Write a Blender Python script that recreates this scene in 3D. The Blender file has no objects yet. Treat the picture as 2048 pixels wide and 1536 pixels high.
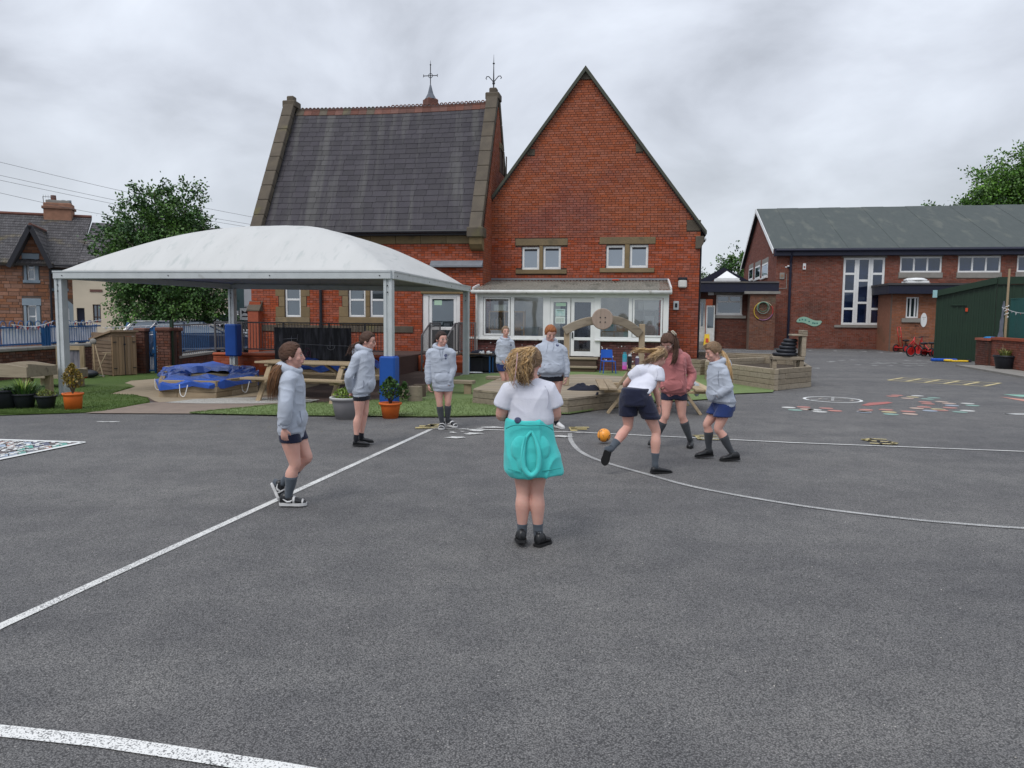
import bpy,bmesh,math,random
from mathutils import Vector,Matrix,noise as mnoise
R=math.radians
random.seed(11)
sc=bpy.context.scene
COL=sc.collection
# --- camera, sky, sun, exposure
CAMH,FPX=1.65,1540.0
PITCH,ROLL=R(5.05),R(0.5)
cf=Vector((0,math.cos(PITCH),-math.sin(PITCH)))
cu0=Vector((0,math.sin(PITCH),math.cos(PITCH)))
cr=Vector((math.cos(ROLL),0,0))+cu0*math.sin(ROLL)
cu=cu0*math.cos(ROLL)-Vector((1,0,0))*math.sin(ROLL)
CPOS=Vector((0,0,CAMH))
cam_d=bpy.data.cameras.new('camera');cam=bpy.data.objects.new('camera',cam_d);COL.objects.link(cam)
cam.matrix_world=Matrix(((cr.x,cu.x,-cf.x,0),(cr.y,cu.y,-cf.y,0),(cr.z,cu.z,-cf.z,CAMH),(0,0,0,1)))
cam_d.sensor_width=36;cam_d.lens=FPX/2048*36
cam_d.clip_start=0.05;cam_d.clip_end=3000
sc.camera=cam
sc.view_settings.view_transform='Standard';sc.view_settings.look='None'
sc.view_settings.exposure=0.37;sc.view_settings.gamma=1
try:sc.view_settings.use_curve_mapping=False
except Exception:pass
SUN_EL,SUN_AZ=R(52),R(215)
w=bpy.data.worlds.new('World');sc.world=w;w.use_nodes=True
nt=w.node_tree;N=nt.nodes;L=nt.links;N.clear()
def nn(t,**k):
 n=N.new(t)
 for a,b in k.items():setattr(n,a,b)
 return n
out=nn('ShaderNodeOutputWorld');bg=nn('ShaderNodeBackground');bg.inputs[1].default_value=0.1
sky=nn('ShaderNodeTexSky',sky_type='NISHITA',sun_disc=False)
sky.sun_elevation=SUN_EL;sky.sun_rotation=SUN_AZ;sky.air_density=1;sky.dust_density=3
tc=nn('ShaderNodeTexCoord');sep=nn('ShaderNodeSeparateXYZ');L.new(tc.outputs['Generated'],sep.inputs[0])
def mth(op,a,b=None,c=None):
 n=nn('ShaderNodeMath',operation=op)
 for i,v in enumerate((a,b,c)):
  if v is None:continue
  if isinstance(v,(int,float)):n.inputs[i].default_value=v
  else:L.new(v,n.inputs[i])
 return n.outputs[0]
zc=mth('MAXIMUM',sep.outputs[2],0.0)
den=mth('ADD',zc,0.42)
cx=mth('DIVIDE',sep.outputs[0],den);cy=mth('DIVIDE',sep.outputs[1],den)
cmb=nn('ShaderNodeCombineXYZ');L.new(cx,cmb.inputs[0]);L.new(cy,cmb.inputs[1])
n1=nn('ShaderNodeTexNoise');n1.inputs['Scale'].default_value=2.3;n1.inputs['Detail'].default_value=7;n1.inputs['Roughness'].default_value=.52;n1.inputs['Distortion'].default_value=.35
L.new(cmb.outputs[0],n1.inputs['Vector'])
n2=nn('ShaderNodeTexNoise');n2.inputs['Scale'].default_value=1.0;n2.inputs['Detail'].default_value=3
L.new(cmb.outputs[0],n2.inputs['Vector'])
s1=mth('ADD',mth('MULTIPLY',n1.outputs[0],.62),mth('MULTIPLY',n2.outputs[0],.38))
rp=nn('ShaderNodeValToRGB');L.new(s1,rp.inputs[0])
e=rp.color_ramp.elements
e[0].position=.38;e[0].color=(2.9,3.1,3.5,1)
e[1].position=.63;e[1].color=(6.1,6.5,7.2,1)
m=e.new(.51);m.color=(4.7,5.0,5.6,1)
grad=mth('ADD',0.98,mth('MULTIPLY',mth('POWER',zc,1.6),1.25))
hz=nn('ShaderNodeMixRGB');hz.blend_type='MIX';hz.inputs[2].default_value=(6.3,6.75,7.3,1)
L.new(mth('MAXIMUM',mth('SUBTRACT',1.0,mth('MULTIPLY',zc,4.0)),0.0),hz.inputs[0]);L.new(rp.outputs[0],hz.inputs[1])
mul=nn('ShaderNodeVectorMath',operation='SCALE');L.new(hz.outputs[0],mul.inputs[0]);L.new(grad,mul.inputs[3])
mx=nn('ShaderNodeMixRGB');mx.inputs[0].default_value=.93
L.new(sky.outputs[0],mx.inputs[1]);L.new(mul.outputs[0],mx.inputs[2])
L.new(mx.outputs[0],bg.inputs[0]);L.new(bg.outputs[0],out.inputs[0])
sun_d=bpy.data.lights.new('sun','SUN');sun_d.energy=1.25;sun_d.angle=R(25);sun_d.color=(1,.965,.92)
sun=bpy.data.objects.new('sun',sun_d);COL.objects.link(sun)
sd=Vector((math.sin(SUN_AZ)*math.cos(SUN_EL),math.cos(SUN_AZ)*math.cos(SUN_EL),math.sin(SUN_EL)))
sun.rotation_euler=sd.to_track_quat('Z','Y').to_euler();sun.location=sd*60
# --- measuring helpers
def ray(px,py):
 return cf+cr*((px-1024)/FPX)-cu*((py-768)/FPX)
def G(px,py,z=0.0):
 d=ray(px,py);t=(z-CAMH)/d.z
 p=CPOS+d*t
 return Vector((p.x,p.y,z))
def P(px,py,dep):
 d=ray(px,py);return CPOS+d*(dep/d.y)
class Frame:
 """a building's own axes: u to the right along its front, v away from the street side, z up"""
 def __init__(s,O,deg):
  s.O=Vector((O[0],O[1],0));s.a=-R(deg)
  s.ud=Vector((math.cos(s.a),math.sin(s.a),0));s.vd=Vector((-math.sin(s.a),math.cos(s.a),0))
 def w(s,u,v,z):return s.O+s.ud*u+s.vd*v+Vector((0,0,z))
 def at(s,px,py,v=0.0):
  d=ray(px,py);t=(v-(CPOS-s.O).dot(s.vd))/d.dot(s.vd)
  p=CPOS+d*t-s.O
  return p.dot(s.ud),p.z
 def atu(s,px,py,u):
  d=ray(px,py);t=(u-(CPOS-s.O).dot(s.ud))/d.dot(s.ud)
  p=CPOS+d*t-s.O
  return p.dot(s.vd),p.z
 def g(s,px,py,z=0.0):
  p=G(px,py,z)-s.O
  return p.dot(s.ud),p.dot(s.vd)
 def loc(s,p):
  p=Vector(p)-s.O
  return Vector((p.dot(s.ud),p.dot(s.vd),p.z))
# --- objects
def empty(name,label,cat,loc=(0,0,0),rz=0.0,group=None):
 o=bpy.data.objects.new(name,None);COL.objects.link(o);o.location=loc;o.rotation_euler=(0,0,rz)
 o.empty_display_size=.2
 o['label']=label;o['category']=cat
 if group:o['group']=group
 return o
def ethings(name,label,cat,F,group=None):
 return empty(name,label,cat,F.O,F.a,group)
def tag(o,label=None,cat=None,group=None,kind=None):
 if label:o['label']=label
 if cat:o['category']=cat
 if group:o['group']=group
 if kind:o['kind']=kind
 return o
def dup(root,loc=None,rz=None,label=None,group=None):
 r=root.copy();COL.objects.link(r)
 if loc is not None:r.location=loc
 if rz is not None:r.rotation_euler=(0,0,rz)
 if label:r['label']=label
 if group:r['group']=group
 for c0 in list(root.children):
  c=c0.copy();COL.objects.link(c);c.parent=r
  for g0 in c0.children:
   g=g0.copy();COL.objects.link(g);g.parent=c
 return r
class MB:
 def __init__(s):s.v=[];s.f=[];s.m=[];s.mi=0
 def add(s,vs,fs):
  b=len(s.v);s.v+=[tuple(v)for v in vs];s.f+=[tuple(i+b for i in f)for f in fs];s.m+=[s.mi]*len(fs);return s
 def quad(s,*p):return s.add(p,[tuple(range(len(p)))])
 def box(s,x0,x1,y0,y1,z0,z1):
  return s.add([(x0,y0,z0),(x1,y0,z0),(x1,y1,z0),(x0,y1,z0),(x0,y0,z1),(x1,y0,z1),(x1,y1,z1),(x0,y1,z1)],[(0,3,2,1),(4,5,6,7),(0,1,5,4),(1,2,6,5),(2,3,7,6),(3,0,4,7)])
 def beam(s,p,q,w,h,up=(0,0,1)):
  p=Vector(p);q=Vector(q);d=(q-p).normalized();up=Vector(up)
  sd_=d.cross(up)
  if sd_.length<1e-4:sd_=d.cross(Vector((1,0,0)))
  sd_.normalize();u2=sd_.cross(d).normalized()
  vs=[]
  for c in(p,q):
   for a,b in((-1,-1),(1,-1),(1,1),(-1,1)):vs.append(c+sd_*(a*w/2)+u2*(b*h/2))
  return s.add(vs,[(0,1,2,3),(7,6,5,4),(0,4,5,1),(1,5,6,2),(2,6,7,3),(3,7,4,0)])
 def tube(s,pts,r,n=8,caps=True,flat=1.0):
  pts=[Vector(p)for p in pts];k=len(pts)
  rs=r if isinstance(r,(list,tuple))else[r]*k
  b=len(s.v);up=None
  for i,p in enumerate(pts):
   t=(pts[min(i+1,k-1)]-pts[max(i-1,0)])
   t=t.normalized()if t.length>1e-9 else Vector((0,0,1))
   if up is None:
    up=Vector((0,0,1))if abs(t.z)<.9 else Vector((1,0,0))
   x=t.cross(up)
   if x.length<1e-5:x=t.cross(Vector((0,1,0)))
   x.normalize();y=x.cross(t).normalized();up=y
   for j in range(n):
    a=2*math.pi*j/n
    s.v.append(tuple(p+x*(math.cos(a)*rs[i])+y*(math.sin(a)*rs[i]*flat)))
  for i in range(k-1):
   for j in range(n):
    a=b+i*n+j;c=b+i*n+(j+1)%n
    s.f.append((a,c,c+n,a+n));s.m.append(s.mi)
  if caps:
   s.f.append(tuple(b+j for j in range(n))[::-1]);s.m.append(s.mi)
   s.f.append(tuple(b+(k-1)*n+j for j in range(n)));s.m.append(s.mi)
  return s
 def cyl(s,p,q,r0,r1=None,n=12):return s.tube([p,q],[r0,r0 if r1 is None else r1],n)
 def lathe(s,prof,c=(0,0,0),n=20,cap=True):
  b=len(s.v)
  for r,z in prof:
   for j in range(n):
    a=2*math.pi*j/n;s.v.append((c[0]+r*math.cos(a),c[1]+r*math.sin(a),c[2]+z))
  for i in range(len(prof)-1):
   for j in range(n):
    a=b+i*n+j;d=b+i*n+(j+1)%n
    s.f.append((a,d,d+n,a+n));s.m.append(s.mi)
  if cap:
   s.f.append(tuple(b+j for j in range(n))[::-1]);s.m.append(s.mi)
   s.f.append(tuple(b+(len(prof)-1)*n+j for j in range(n)));s.m.append(s.mi)
  return s
 def ell(s,c,r,n=14,m=9,M=None):
  vs=[];c=Vector(c)
  for i in range(m+1):
   t=math.pi*i/m
   for j in range(n):
    a=2*math.pi*j/n
    p=Vector((r[0]*math.sin(t)*math.cos(a),r[1]*math.sin(t)*math.sin(a),-r[2]*math.cos(t)))
    if M is not None:p=M@p
    vs.append(c+p)
  fs=[(i*n+j,i*n+(j+1)%n,(i+1)*n+(j+1)%n,(i+1)*n+j)for i in range(m)for j in range(n)]
  return s.add(vs,fs)
 def prism(s,poly,y0,y1):
  """poly of (x, z), extruded from y0 to y1"""
  n=len(poly)
  vs=[(x,y0,z)for x,z in poly]+[(x,y1,z)for x,z in poly]
  ar=sum(poly[i][0]*poly[(i+1)%n][1]-poly[(i+1)%n][0]*poly[i][1]for i in range(n))
  fs=[tuple(range(n))if ar>0 else tuple(range(n))[::-1],tuple(range(n,2*n))[::-1]if ar>0 else tuple(range(n,2*n))]
  for i in range(n):
   j=(i+1)%n
   fs.append((i,i+n,j+n,j)if ar>0 else(i,j,j+n,i+n))
  return s.add(vs,fs)
 def slab(s,poly,z0,z1):
  """poly of (x, y), from z0 to z1"""
  n=len(poly)
  ar=sum(poly[i][0]*poly[(i+1)%n][1]-poly[(i+1)%n][0]*poly[i][1]for i in range(n))
  if ar<0:poly=poly[::-1]
  vs=[(x,y,z0)for x,y in poly]+[(x,y,z1)for x,y in poly]
  fs=[tuple(range(n))[::-1],tuple(range(n,2*n))]
  for i in range(n):
   j=(i+1)%n;fs.append((i,j,j+n,i+n))
  return s.add(vs,fs)
 def mesh(s,name,mats,smooth=False):
  me=bpy.data.meshes.new(name);me.from_pydata(s.v,[],s.f)
  for mm in(mats if isinstance(mats,(list,tuple))else[mats]):me.materials.append(mm)
  if any(s.m):me.polygons.foreach_set('material_index',s.m)
  if smooth:me.polygons.foreach_set('use_smooth',[True]*len(me.polygons))
  me.update();return me
 def build(s,name,mats,parent=None,smooth=False,bevel=0,kind=None,loc=None,rz=None):
  o=bpy.data.objects.new(name,s.mesh(name,mats,smooth));COL.objects.link(o)
  if parent is not None:o.parent=parent
  if loc is not None:o.location=loc
  if rz is not None:o.rotation_euler=(0,0,rz)
  if bevel:
   b=o.modifiers.new('bevel','BEVEL');b.width=bevel;b.segments=1;b.limit_method='ANGLE';b.angle_limit=R(40)
  if kind:o['kind']=kind
  return o
def inst(me,name,parent,loc,rot=(0,0,0),scale=(1,1,1)):
 o=bpy.data.objects.new(name,me);COL.objects.link(o);o.parent=parent
 o.location=loc;o.rotation_euler=rot;o.scale=scale
 return o
# --- materials
MATS={}
def pm(name,c1,c2=None,scale=4.0,rough=.7,bump=0.0,bscale=None,spec=.3,metal=0.0,rnd=0.0,stretch=(1,1,1),c3=None,c3s=1.0,c3t=.55,detail=5,sharp=.25,coat=0,sheen=0,sub=0,world=False,c3st=None):
 """base colour c1 mixed with c2 by noise; a third colour c3 in larger patches; rnd = brightness change from piece to piece"""
 if name in MATS:return MATS[name]
 mt=bpy.data.materials.new(name);mt.use_nodes=True;nt=mt.node_tree;N=nt.nodes;L=nt.links
 b=N['Principled BSDF'];b.inputs['Roughness'].default_value=rough;b.inputs['Specular IOR Level'].default_value=spec;b.inputs['Metallic'].default_value=metal
 if coat:b.inputs['Coat Weight'].default_value=coat;b.inputs['Coat Roughness'].default_value=.08
 if sheen:b.inputs['Sheen Weight'].default_value=sheen
 if sub:b.inputs['Subsurface Weight'].default_value=sub;b.inputs['Subsurface Radius'].default_value=(.02,.008,.004);b.inputs['Subsurface Scale'].default_value=.5
 tc=N.new('ShaderNodeTexCoord');mp=N.new('ShaderNodeMapping');oi=N.new('ShaderNodeObjectInfo');geo=N.new('ShaderNodeNewGeometry');L.new(geo.outputs['Position']if world else tc.outputs['Object'],mp.inputs[0]);mp.inputs['Scale'].default_value=stretch
 ad=N.new('ShaderNodeMath');ad.operation='ADD';L.new(oi.outputs['Random'],ad.inputs[0]);L.new(geo.outputs['Random Per Island'],ad.inputs[1])
 fr=N.new('ShaderNodeMath');fr.operation='FRACT';L.new(ad.outputs[0],fr.inputs[0])
 if rnd:
  off=N.new('ShaderNodeVectorMath');off.operation='ADD';sc_=N.new('ShaderNodeMath');sc_.operation='MULTIPLY';sc_.inputs[1].default_value=37.0
  L.new(fr.outputs[0],sc_.inputs[0]);L.new(mp.outputs[0],off.inputs[0]);L.new(sc_.outputs[0],off.inputs[1]);vec=off.outputs[0]
 else:vec=mp.outputs[0]
 n1=N.new('ShaderNodeTexNoise');n1.inputs['Scale'].default_value=scale;n1.inputs['Detail'].default_value=detail;L.new(vec,n1.inputs['Vector'])
 rp=N.new('ShaderNodeValToRGB');rp.color_ramp.elements[0].position=.5-sharp;rp.color_ramp.elements[1].position=.5+sharp
 c2=c2 or tuple(x*.8 for x in c1)
 rp.color_ramp.elements[0].color=(*c1,1);rp.color_ramp.elements[1].color=(*c2,1);L.new(n1.outputs[0],rp.inputs[0])
 colr=rp.outputs[0]
 if c3:
  n3=N.new('ShaderNodeTexNoise');n3.inputs['Scale'].default_value=c3s;n3.inputs['Detail'].default_value=6;
  m33=N.new('ShaderNodeMapping');L.new(geo.outputs['Position']if world else tc.outputs['Object'],m33.inputs[0]);m33.inputs['Scale'].default_value=c3st or stretch;L.new(m33.outputs[0],n3.inputs['Vector'])
  r3=N.new('ShaderNodeValToRGB');r3.color_ramp.elements[0].position=c3t;r3.color_ramp.elements[1].position=min(c3t+.14,1);L.new(n3.outputs[0],r3.inputs[0])
  m3=N.new('ShaderNodeMixRGB');m3.inputs[2].default_value=(*c3,1);L.new(r3.outputs[0],m3.inputs[0]);L.new(colr,m3.inputs[1]);colr=m3.outputs[0]
 if rnd:
  mr=N.new('ShaderNodeMapRange');mr.inputs[3].default_value=1-rnd;mr.inputs[4].default_value=1+rnd;L.new(fr.outputs[0],mr.inputs[0])
  hs=N.new('ShaderNodeHueSaturation');L.new(mr.outputs[0],hs.inputs['Value']);L.new(colr,hs.inputs['Color'])
  sx=N.new('ShaderNodeMath');sx.operation='PINGPONG';sx.inputs[1].default_value=.13;L.new(fr.outputs[0],sx.inputs[0])
  s2=N.new('ShaderNodeMapRange');s2.inputs[2].default_value=.13;s2.inputs[3].default_value=1+rnd*.5;s2.inputs[4].default_value=1-rnd*.6;L.new(sx.outputs[0],s2.inputs[0]);L.new(s2.outputs[0],hs.inputs['Saturation'])
  colr=hs.outputs[0]
 L.new(colr,b.inputs['Base Color'])
 if bump:
  nb=N.new('ShaderNodeTexNoise');nb.inputs['Scale'].default_value=bscale or scale*4;nb.inputs['Detail'].default_value=6;L.new(vec,nb.inputs['Vector'])
  bp=N.new('ShaderNodeBump');bp.inputs['Strength'].default_value=bump;bp.inputs['Distance'].default_value=.01;L.new(nb.outputs[0],bp.inputs['Height']);L.new(bp.outputs[0],b.inputs['Normal'])
 MATS[name]=mt;return mt
def glassy(name,col,refl=.25,rough=.03,tcol=(.1,.1,.1),alpha=None):
 if name in MATS:return MATS[name]
 mt=bpy.data.materials.new(name);mt.use_nodes=True;nt=mt.node_tree;N=nt.nodes;L=nt.links;N.clear()
 o=N.new('ShaderNodeOutputMaterial');g=N.new('ShaderNodeBsdfGlossy');g.inputs['Roughness'].default_value=rough;g.inputs['Color'].default_value=(.82,.9,1,1)
 mx=N.new('ShaderNodeMixShader');lw=N.new('ShaderNodeLayerWeight');lw.inputs[0].default_value=.35
 mr=N.new('ShaderNodeMapRange');mr.inputs[3].default_value=refl;mr.inputs[4].default_value=min(1,refl+.5);L.new(lw.outputs['Facing'],mr.inputs[0]);L.new(mr.outputs[0],mx.inputs[0])
 if alpha is not None:
  d=N.new('ShaderNodeBsdfTransparent');d.inputs[0].default_value=(alpha,alpha,alpha,1)
 else:
  d=N.new('ShaderNodeBsdfDiffuse')
  nz=N.new('ShaderNodeTexNoise');nz.inputs['Scale'].default_value=1.3;tcn=N.new('ShaderNodeTexCoord');L.new(tcn.outputs['Object'],nz.inputs['Vector'])
  rp=N.new('ShaderNodeValToRGB');rp.color_ramp.elements[0].position=.38;rp.color_ramp.elements[1].position=.62
  rp.color_ramp.elements[0].color=(*col,1);rp.color_ramp.elements[1].color=(*[x*2.2 for x in col],1);L.new(nz.outputs[0],rp.inputs[0]);L.new(rp.outputs[0],d.inputs[0])
 nb=N.new('ShaderNodeTexNoise');nb.inputs['Scale'].default_value=.8;tcb=N.new('ShaderNodeTexCoord');L.new(tcb.outputs['Object'],nb.inputs['Vector'])
 bp=N.new('ShaderNodeBump');bp.inputs['Strength'].default_value=.06;bp.inputs['Distance'].default_value=.05;L.new(nb.outputs[0],bp.inputs['Height']);L.new(bp.outputs[0],g.inputs['Normal'])
 L.new(d.outputs[0],mx.inputs[1]);L.new(g.outputs[0],mx.inputs[2]);L.new(mx.outputs[0],o.inputs[0])
 MATS[name]=mt;return mt
def asphalt_mat():
 mt=bpy.data.materials.new('asphalt');mt.use_nodes=True;nt=mt.node_tree;N=nt.nodes;L=nt.links;b=N['Principled BSDF']
 b.inputs['Roughness'].default_value=.78;b.inputs['Specular IOR Level'].default_value=.35
 tc=N.new('ShaderNodeTexCoord')
 def noi(s,d=4,r=.5,vec=None):
  n=N.new('ShaderNodeTexNoise');n.inputs['Scale'].default_value=s;n.inputs['Detail'].default_value=d;n.inputs['Roughness'].default_value=r;L.new(vec or tc.outputs['Object'],n.inputs['Vector']);return n.outputs[0]
 def rmp(x,a,b_,ca,cb):
  r=N.new('ShaderNodeValToRGB');r.color_ramp.elements[0].position=a;r.color_ramp.elements[1].position=b_
  r.color_ramp.elements[0].color=(*ca,1);r.color_ramp.elements[1].color=(*cb,1);L.new(x,r.inputs[0]);return r.outputs[0]
 def mix(t,f,a,c):
  m=N.new('ShaderNodeMixRGB');m.blend_type=t
  for i,x in((0,f),(1,a),(2,c)):
   if isinstance(x,(int,float)):m.inputs[i].default_value=x
   elif isinstance(x,tuple):m.inputs[i].default_value=(*x,1)
   else:L.new(x,m.inputs[i])
  return m.outputs[0]
 big=rmp(noi(.35,6,.6),.34,.68,(.130,.130,.133),(.174,.172,.169))
 mid=rmp(noi(2.6,5,.6),.32,.7,(.84,.84,.85),(1.16,1.15,1.13))
 c=mix('MULTIPLY',1.0,big,mid)
 vo=N.new('ShaderNodeTexVoronoi');vo.inputs['Scale'].default_value=140;L.new(tc.outputs['Object'],vo.inputs['Vector'])
 st=rmp(vo.outputs['Distance'],.15,.75,(1.45,1.44,1.43),(.16,.16,.17))
 c=mix('MULTIPLY',.76,c,st)
 sepc=N.new('ShaderNodeSeparateColor');L.new(vo.outputs['Color'],sepc.inputs[0])
 c=mix('MULTIPLY',.7,c,rmp(sepc.outputs[0],.0,1.,(.62,.62,.62),(1.45,1.43,1.4)))
 c=mix('MIX',rmp(sepc.outputs[1],.992,.998,(0,0,0),(.6,.6,.6)),c,(.42,.4,.38))
 wv=N.new('ShaderNodeTexNoise');wv.inputs['Scale'].default_value=.9;mpp=N.new('ShaderNodeMapping');mpp.inputs['Scale'].default_value=(.12,1.3,1);mpp.inputs['Rotation'].default_value=(0,0,.12);L.new(tc.outputs['Object'],mpp.inputs[0]);L.new(mpp.outputs[0],wv.inputs['Vector'])
 c=mix('MULTIPLY',.8,c,rmp(wv.outputs[0],.35,.68,(.9,.9,.91),(1.12,1.12,1.11)))
 L.new(c,b.inputs['Base Color'])
 bp=N.new('ShaderNodeBump');bp.inputs['Strength'].default_value=.9;bp.inputs['Distance'].default_value=.006;bp.invert=True
 L.new(vo.outputs['Distance'],bp.inputs['Height']);L.new(bp.outputs[0],b.inputs['Normal'])
 return mt
def paint_mat(name,col,wear=.5,col2=None,shade=.13):
 """worn road paint: rubbed through to the asphalt by noise"""
 if name in MATS:return MATS[name]
 mt=bpy.data.materials.new(name);mt.use_nodes=True;nt=mt.node_tree;N=nt.nodes;L=nt.links;b=N['Principled BSDF']
 b.inputs['Roughness'].default_value=.7
 tc=N.new('ShaderNodeTexCoord');n1=N.new('ShaderNodeTexNoise');n1.inputs['Scale'].default_value=130;n1.inputs['Detail'].default_value=2;n1.inputs['Roughness'].default_value=.5;L.new(tc.outputs['Object'],n1.inputs['Vector'])
 n2=N.new('ShaderNodeTexNoise');n2.inputs['Scale'].default_value=2.2;n2.inputs['Detail'].default_value=4;L.new(tc.outputs['Object'],n2.inputs['Vector'])
 ad=N.new('ShaderNodeMath');ad.operation='MULTIPLY_ADD';ad.inputs[1].default_value=.35;L.new(n2.outputs[0],ad.inputs[0]);L.new(n1.outputs[0],ad.inputs[2])
 rp=N.new('ShaderNodeValToRGB');rp.color_ramp.elements[0].position=.50+wear*.42;rp.color_ramp.elements[1].position=.60+wear*.42;L.new(ad.outputs[0],rp.inputs[0])
 rp.color_ramp.elements[0].color=(*col,1);rp.color_ramp.elements[1].color=(shade,shade,shade,1)
 rp.color_ramp.elements[1].color=(shade,shade,shade,1)
 L.new(rp.outputs[0],b.inputs['Base Color']);MATS[name]=mt;return mt
M_ASPH=asphalt_mat()
M_BRICK=pm('red_brick',(.33,.080,.038),(.255,.065,.035),9,.85,.35,60,world=True,rnd=.17,c3=(.23,.062,.040),c3s=.55,c3t=.56)
M_BRICK_UP=pm('weathered_brick',(.325,.094,.045),(.25,.075,.04),9,.85,.35,60,world=True,rnd=.13,c3=(.22,.07,.05),c3s=.5,c3t=.54)
M_BRICK_OR=pm('painted_red_brick',(.34,.075,.03),(.29,.07,.032),7,.8,.3,50,rnd=.14,c3=(.2,.06,.04),c3s=1.2,c3t=.62)
M_BRICK_DK=pm('dark_brick',(.145,.052,.036),(.10,.043,.034),9,.85,.35,60,world=True,rnd=.22,c3=(.075,.04,.032),c3s=.8,c3t=.52)
M_MORT=pm('mortar',(.085,.045,.036),(.06,.038,.034),12,.95,.4,80)
M_MORTP=pm('pale_mortar',(.23,.17,.13),(.16,.11,.09),12,.95,.4,80)
M_STONE=pm('sandstone',(.215,.155,.082),(.155,.12,.07),3,.88,.4,30,rnd=.15,c3=(.10,.085,.055),c3s=1.5,c3t=.55)
M_STONED=pm('weathered_stone',(.12,.10,.075),(.078,.066,.053),3,.9,.5,25,rnd=.08,world=True,c3=(.16,.145,.06),c3s=.9,c3t=.62)
M_UPVC=pm('white_upvc',(.72,.73,.73),(.64,.65,.65),5,.35,0,spec=.45)
M_UPVCD=pm('grubby_upvc',(.66,.67,.66),(.5,.5,.47),6,.45,0,c3=(.28,.27,.23),c3s=5,c3t=.62)
M_GALV=pm('galvanised_steel',(.50,.53,.54),(.42,.45,.46),5,.55,0,metal=.15,spec=.4,c3=(.22,.22,.21),c3s=3,c3t=.66)
M_BLUEP=pm('blue_pad',(.012,.075,.33),(.010,.06,.27),3,.45,.1,12)
M_BLUERAIL=pm('blue_paint',(.02,.10,.26),(.016,.08,.21),6,.5,0)
M_GREYRAIL=pm('grey_railing',(.13,.13,.135),(.10,.095,.10),6,.55,0,metal=.2)
M_BLACK=pm('black_paint',(.016,.017,.022),(.022,.022,.028),6,.5,0)
M_NAVYB=pm('navy_paint',(.012,.014,.035),(.016,.018,.03),6,.5,0)
M_WOOD=pm('treated_timber',(.37,.29,.19),(.28,.21,.13),2.2,.8,.3,30,rnd=.17,stretch=(1,9,9),c3=(.2,.15,.085),c3s=1.1,c3t=.62)
M_WOODV=pm('timber_upright',(.37,.29,.19),(.28,.21,.13),2.2,.8,.3,30,rnd=.17,stretch=(9,9,1),c3=(.2,.15,.085),c3s=1.1,c3t=.62)
M_WOODG=pm('weathered_timber',(.30,.255,.19),(.22,.18,.13),2.2,.85,.35,30,rnd=.16,stretch=(1,9,9),c3=(.14,.115,.085),c3s=1.4,c3t=.6)
M_SHED=pm('shed_timber',(.27,.185,.115),(.21,.14,.085),2.2,.8,.3,30,rnd=.12,stretch=(9,9,1))
M_WOODD=pm('dark_timber',(.13,.095,.065),(.09,.065,.045),3,.85,.3,30,rnd=.2,stretch=(1,8,8))
M_SLATE=pm('slate',(.044,.040,.047),(.033,.030,.038),3,.7,.25,25,rnd=.18,c3=(.068,.066,.066),c3s=1.0,c3t=.48,spec=.3,world=True,c3st=(2.6,.22,.22))
M_SLATED=pm('old_slate',(.085,.08,.082),(.06,.057,.06),3,.75,.25,25,rnd=.26,c3=(.12,.10,.06),c3s=.9,c3t=.58)
M_TERRA=pm('terracotta_tile',(.15,.066,.05),(.10,.052,.042),6,.85,.3,40,rnd=.2)
M_WINDK=glassy('window_glass',(.012,.018,.020),.16)
M_WINSKY=glassy('upper_window_glass',(.015,.02,.025),.34)
M_WINBL=glassy('hall_window_glass',(.006,.010,.026),.075)
M_CLEAR=glassy('clear_glass',(0,0,0),.09,alpha=.93)
M_TURF=pm('artificial_turf',(.068,.115,.022),(.055,.095,.02),3,.95,.9,300,c3=(.09,.13,.035),c3s=1.0,c3t=.55)
M_TURFP=pm('pale_turf',(.165,.225,.085),(.135,.19,.072),3,.95,.9,300,c3=(.17,.20,.10),c3s=.8,c3t=.58)
M_BUFF=pm('buff_surface',(.33,.27,.19),(.27,.22,.155),5,.92,.4,120,c3=(.2,.16,.12),c3s=1.4,c3t=.62)
M_PINKC=pm('pinkish_concrete',(.24,.19,.155),(.19,.15,.125),4,.92,.4,80,c3=(.14,.11,.09),c3s=1.2,c3t=.6)
M_MULCH=pm('brown_rubber_ground',(.10,.068,.058),(.075,.052,.045),8,.95,.5,100,c3=(.14,.10,.08),c3s=1.5,c3t=.55)
M_CONC=pm('concrete',(.26,.25,.23),(.2,.19,.175),4,.9,.3,50)
M_ORANGE=pm('orange_plastic',(.62,.135,.022),(.52,.11,.02),3,.5,.05)
M_BLACKPL=pm('black_plastic',(.015,.017,.024),(.02,.022,.028),3,.45,.05)
M_SOIL=pm('soil',(.04,.028,.02),(.06,.045,.03),14,.95,.6,60)
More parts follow.
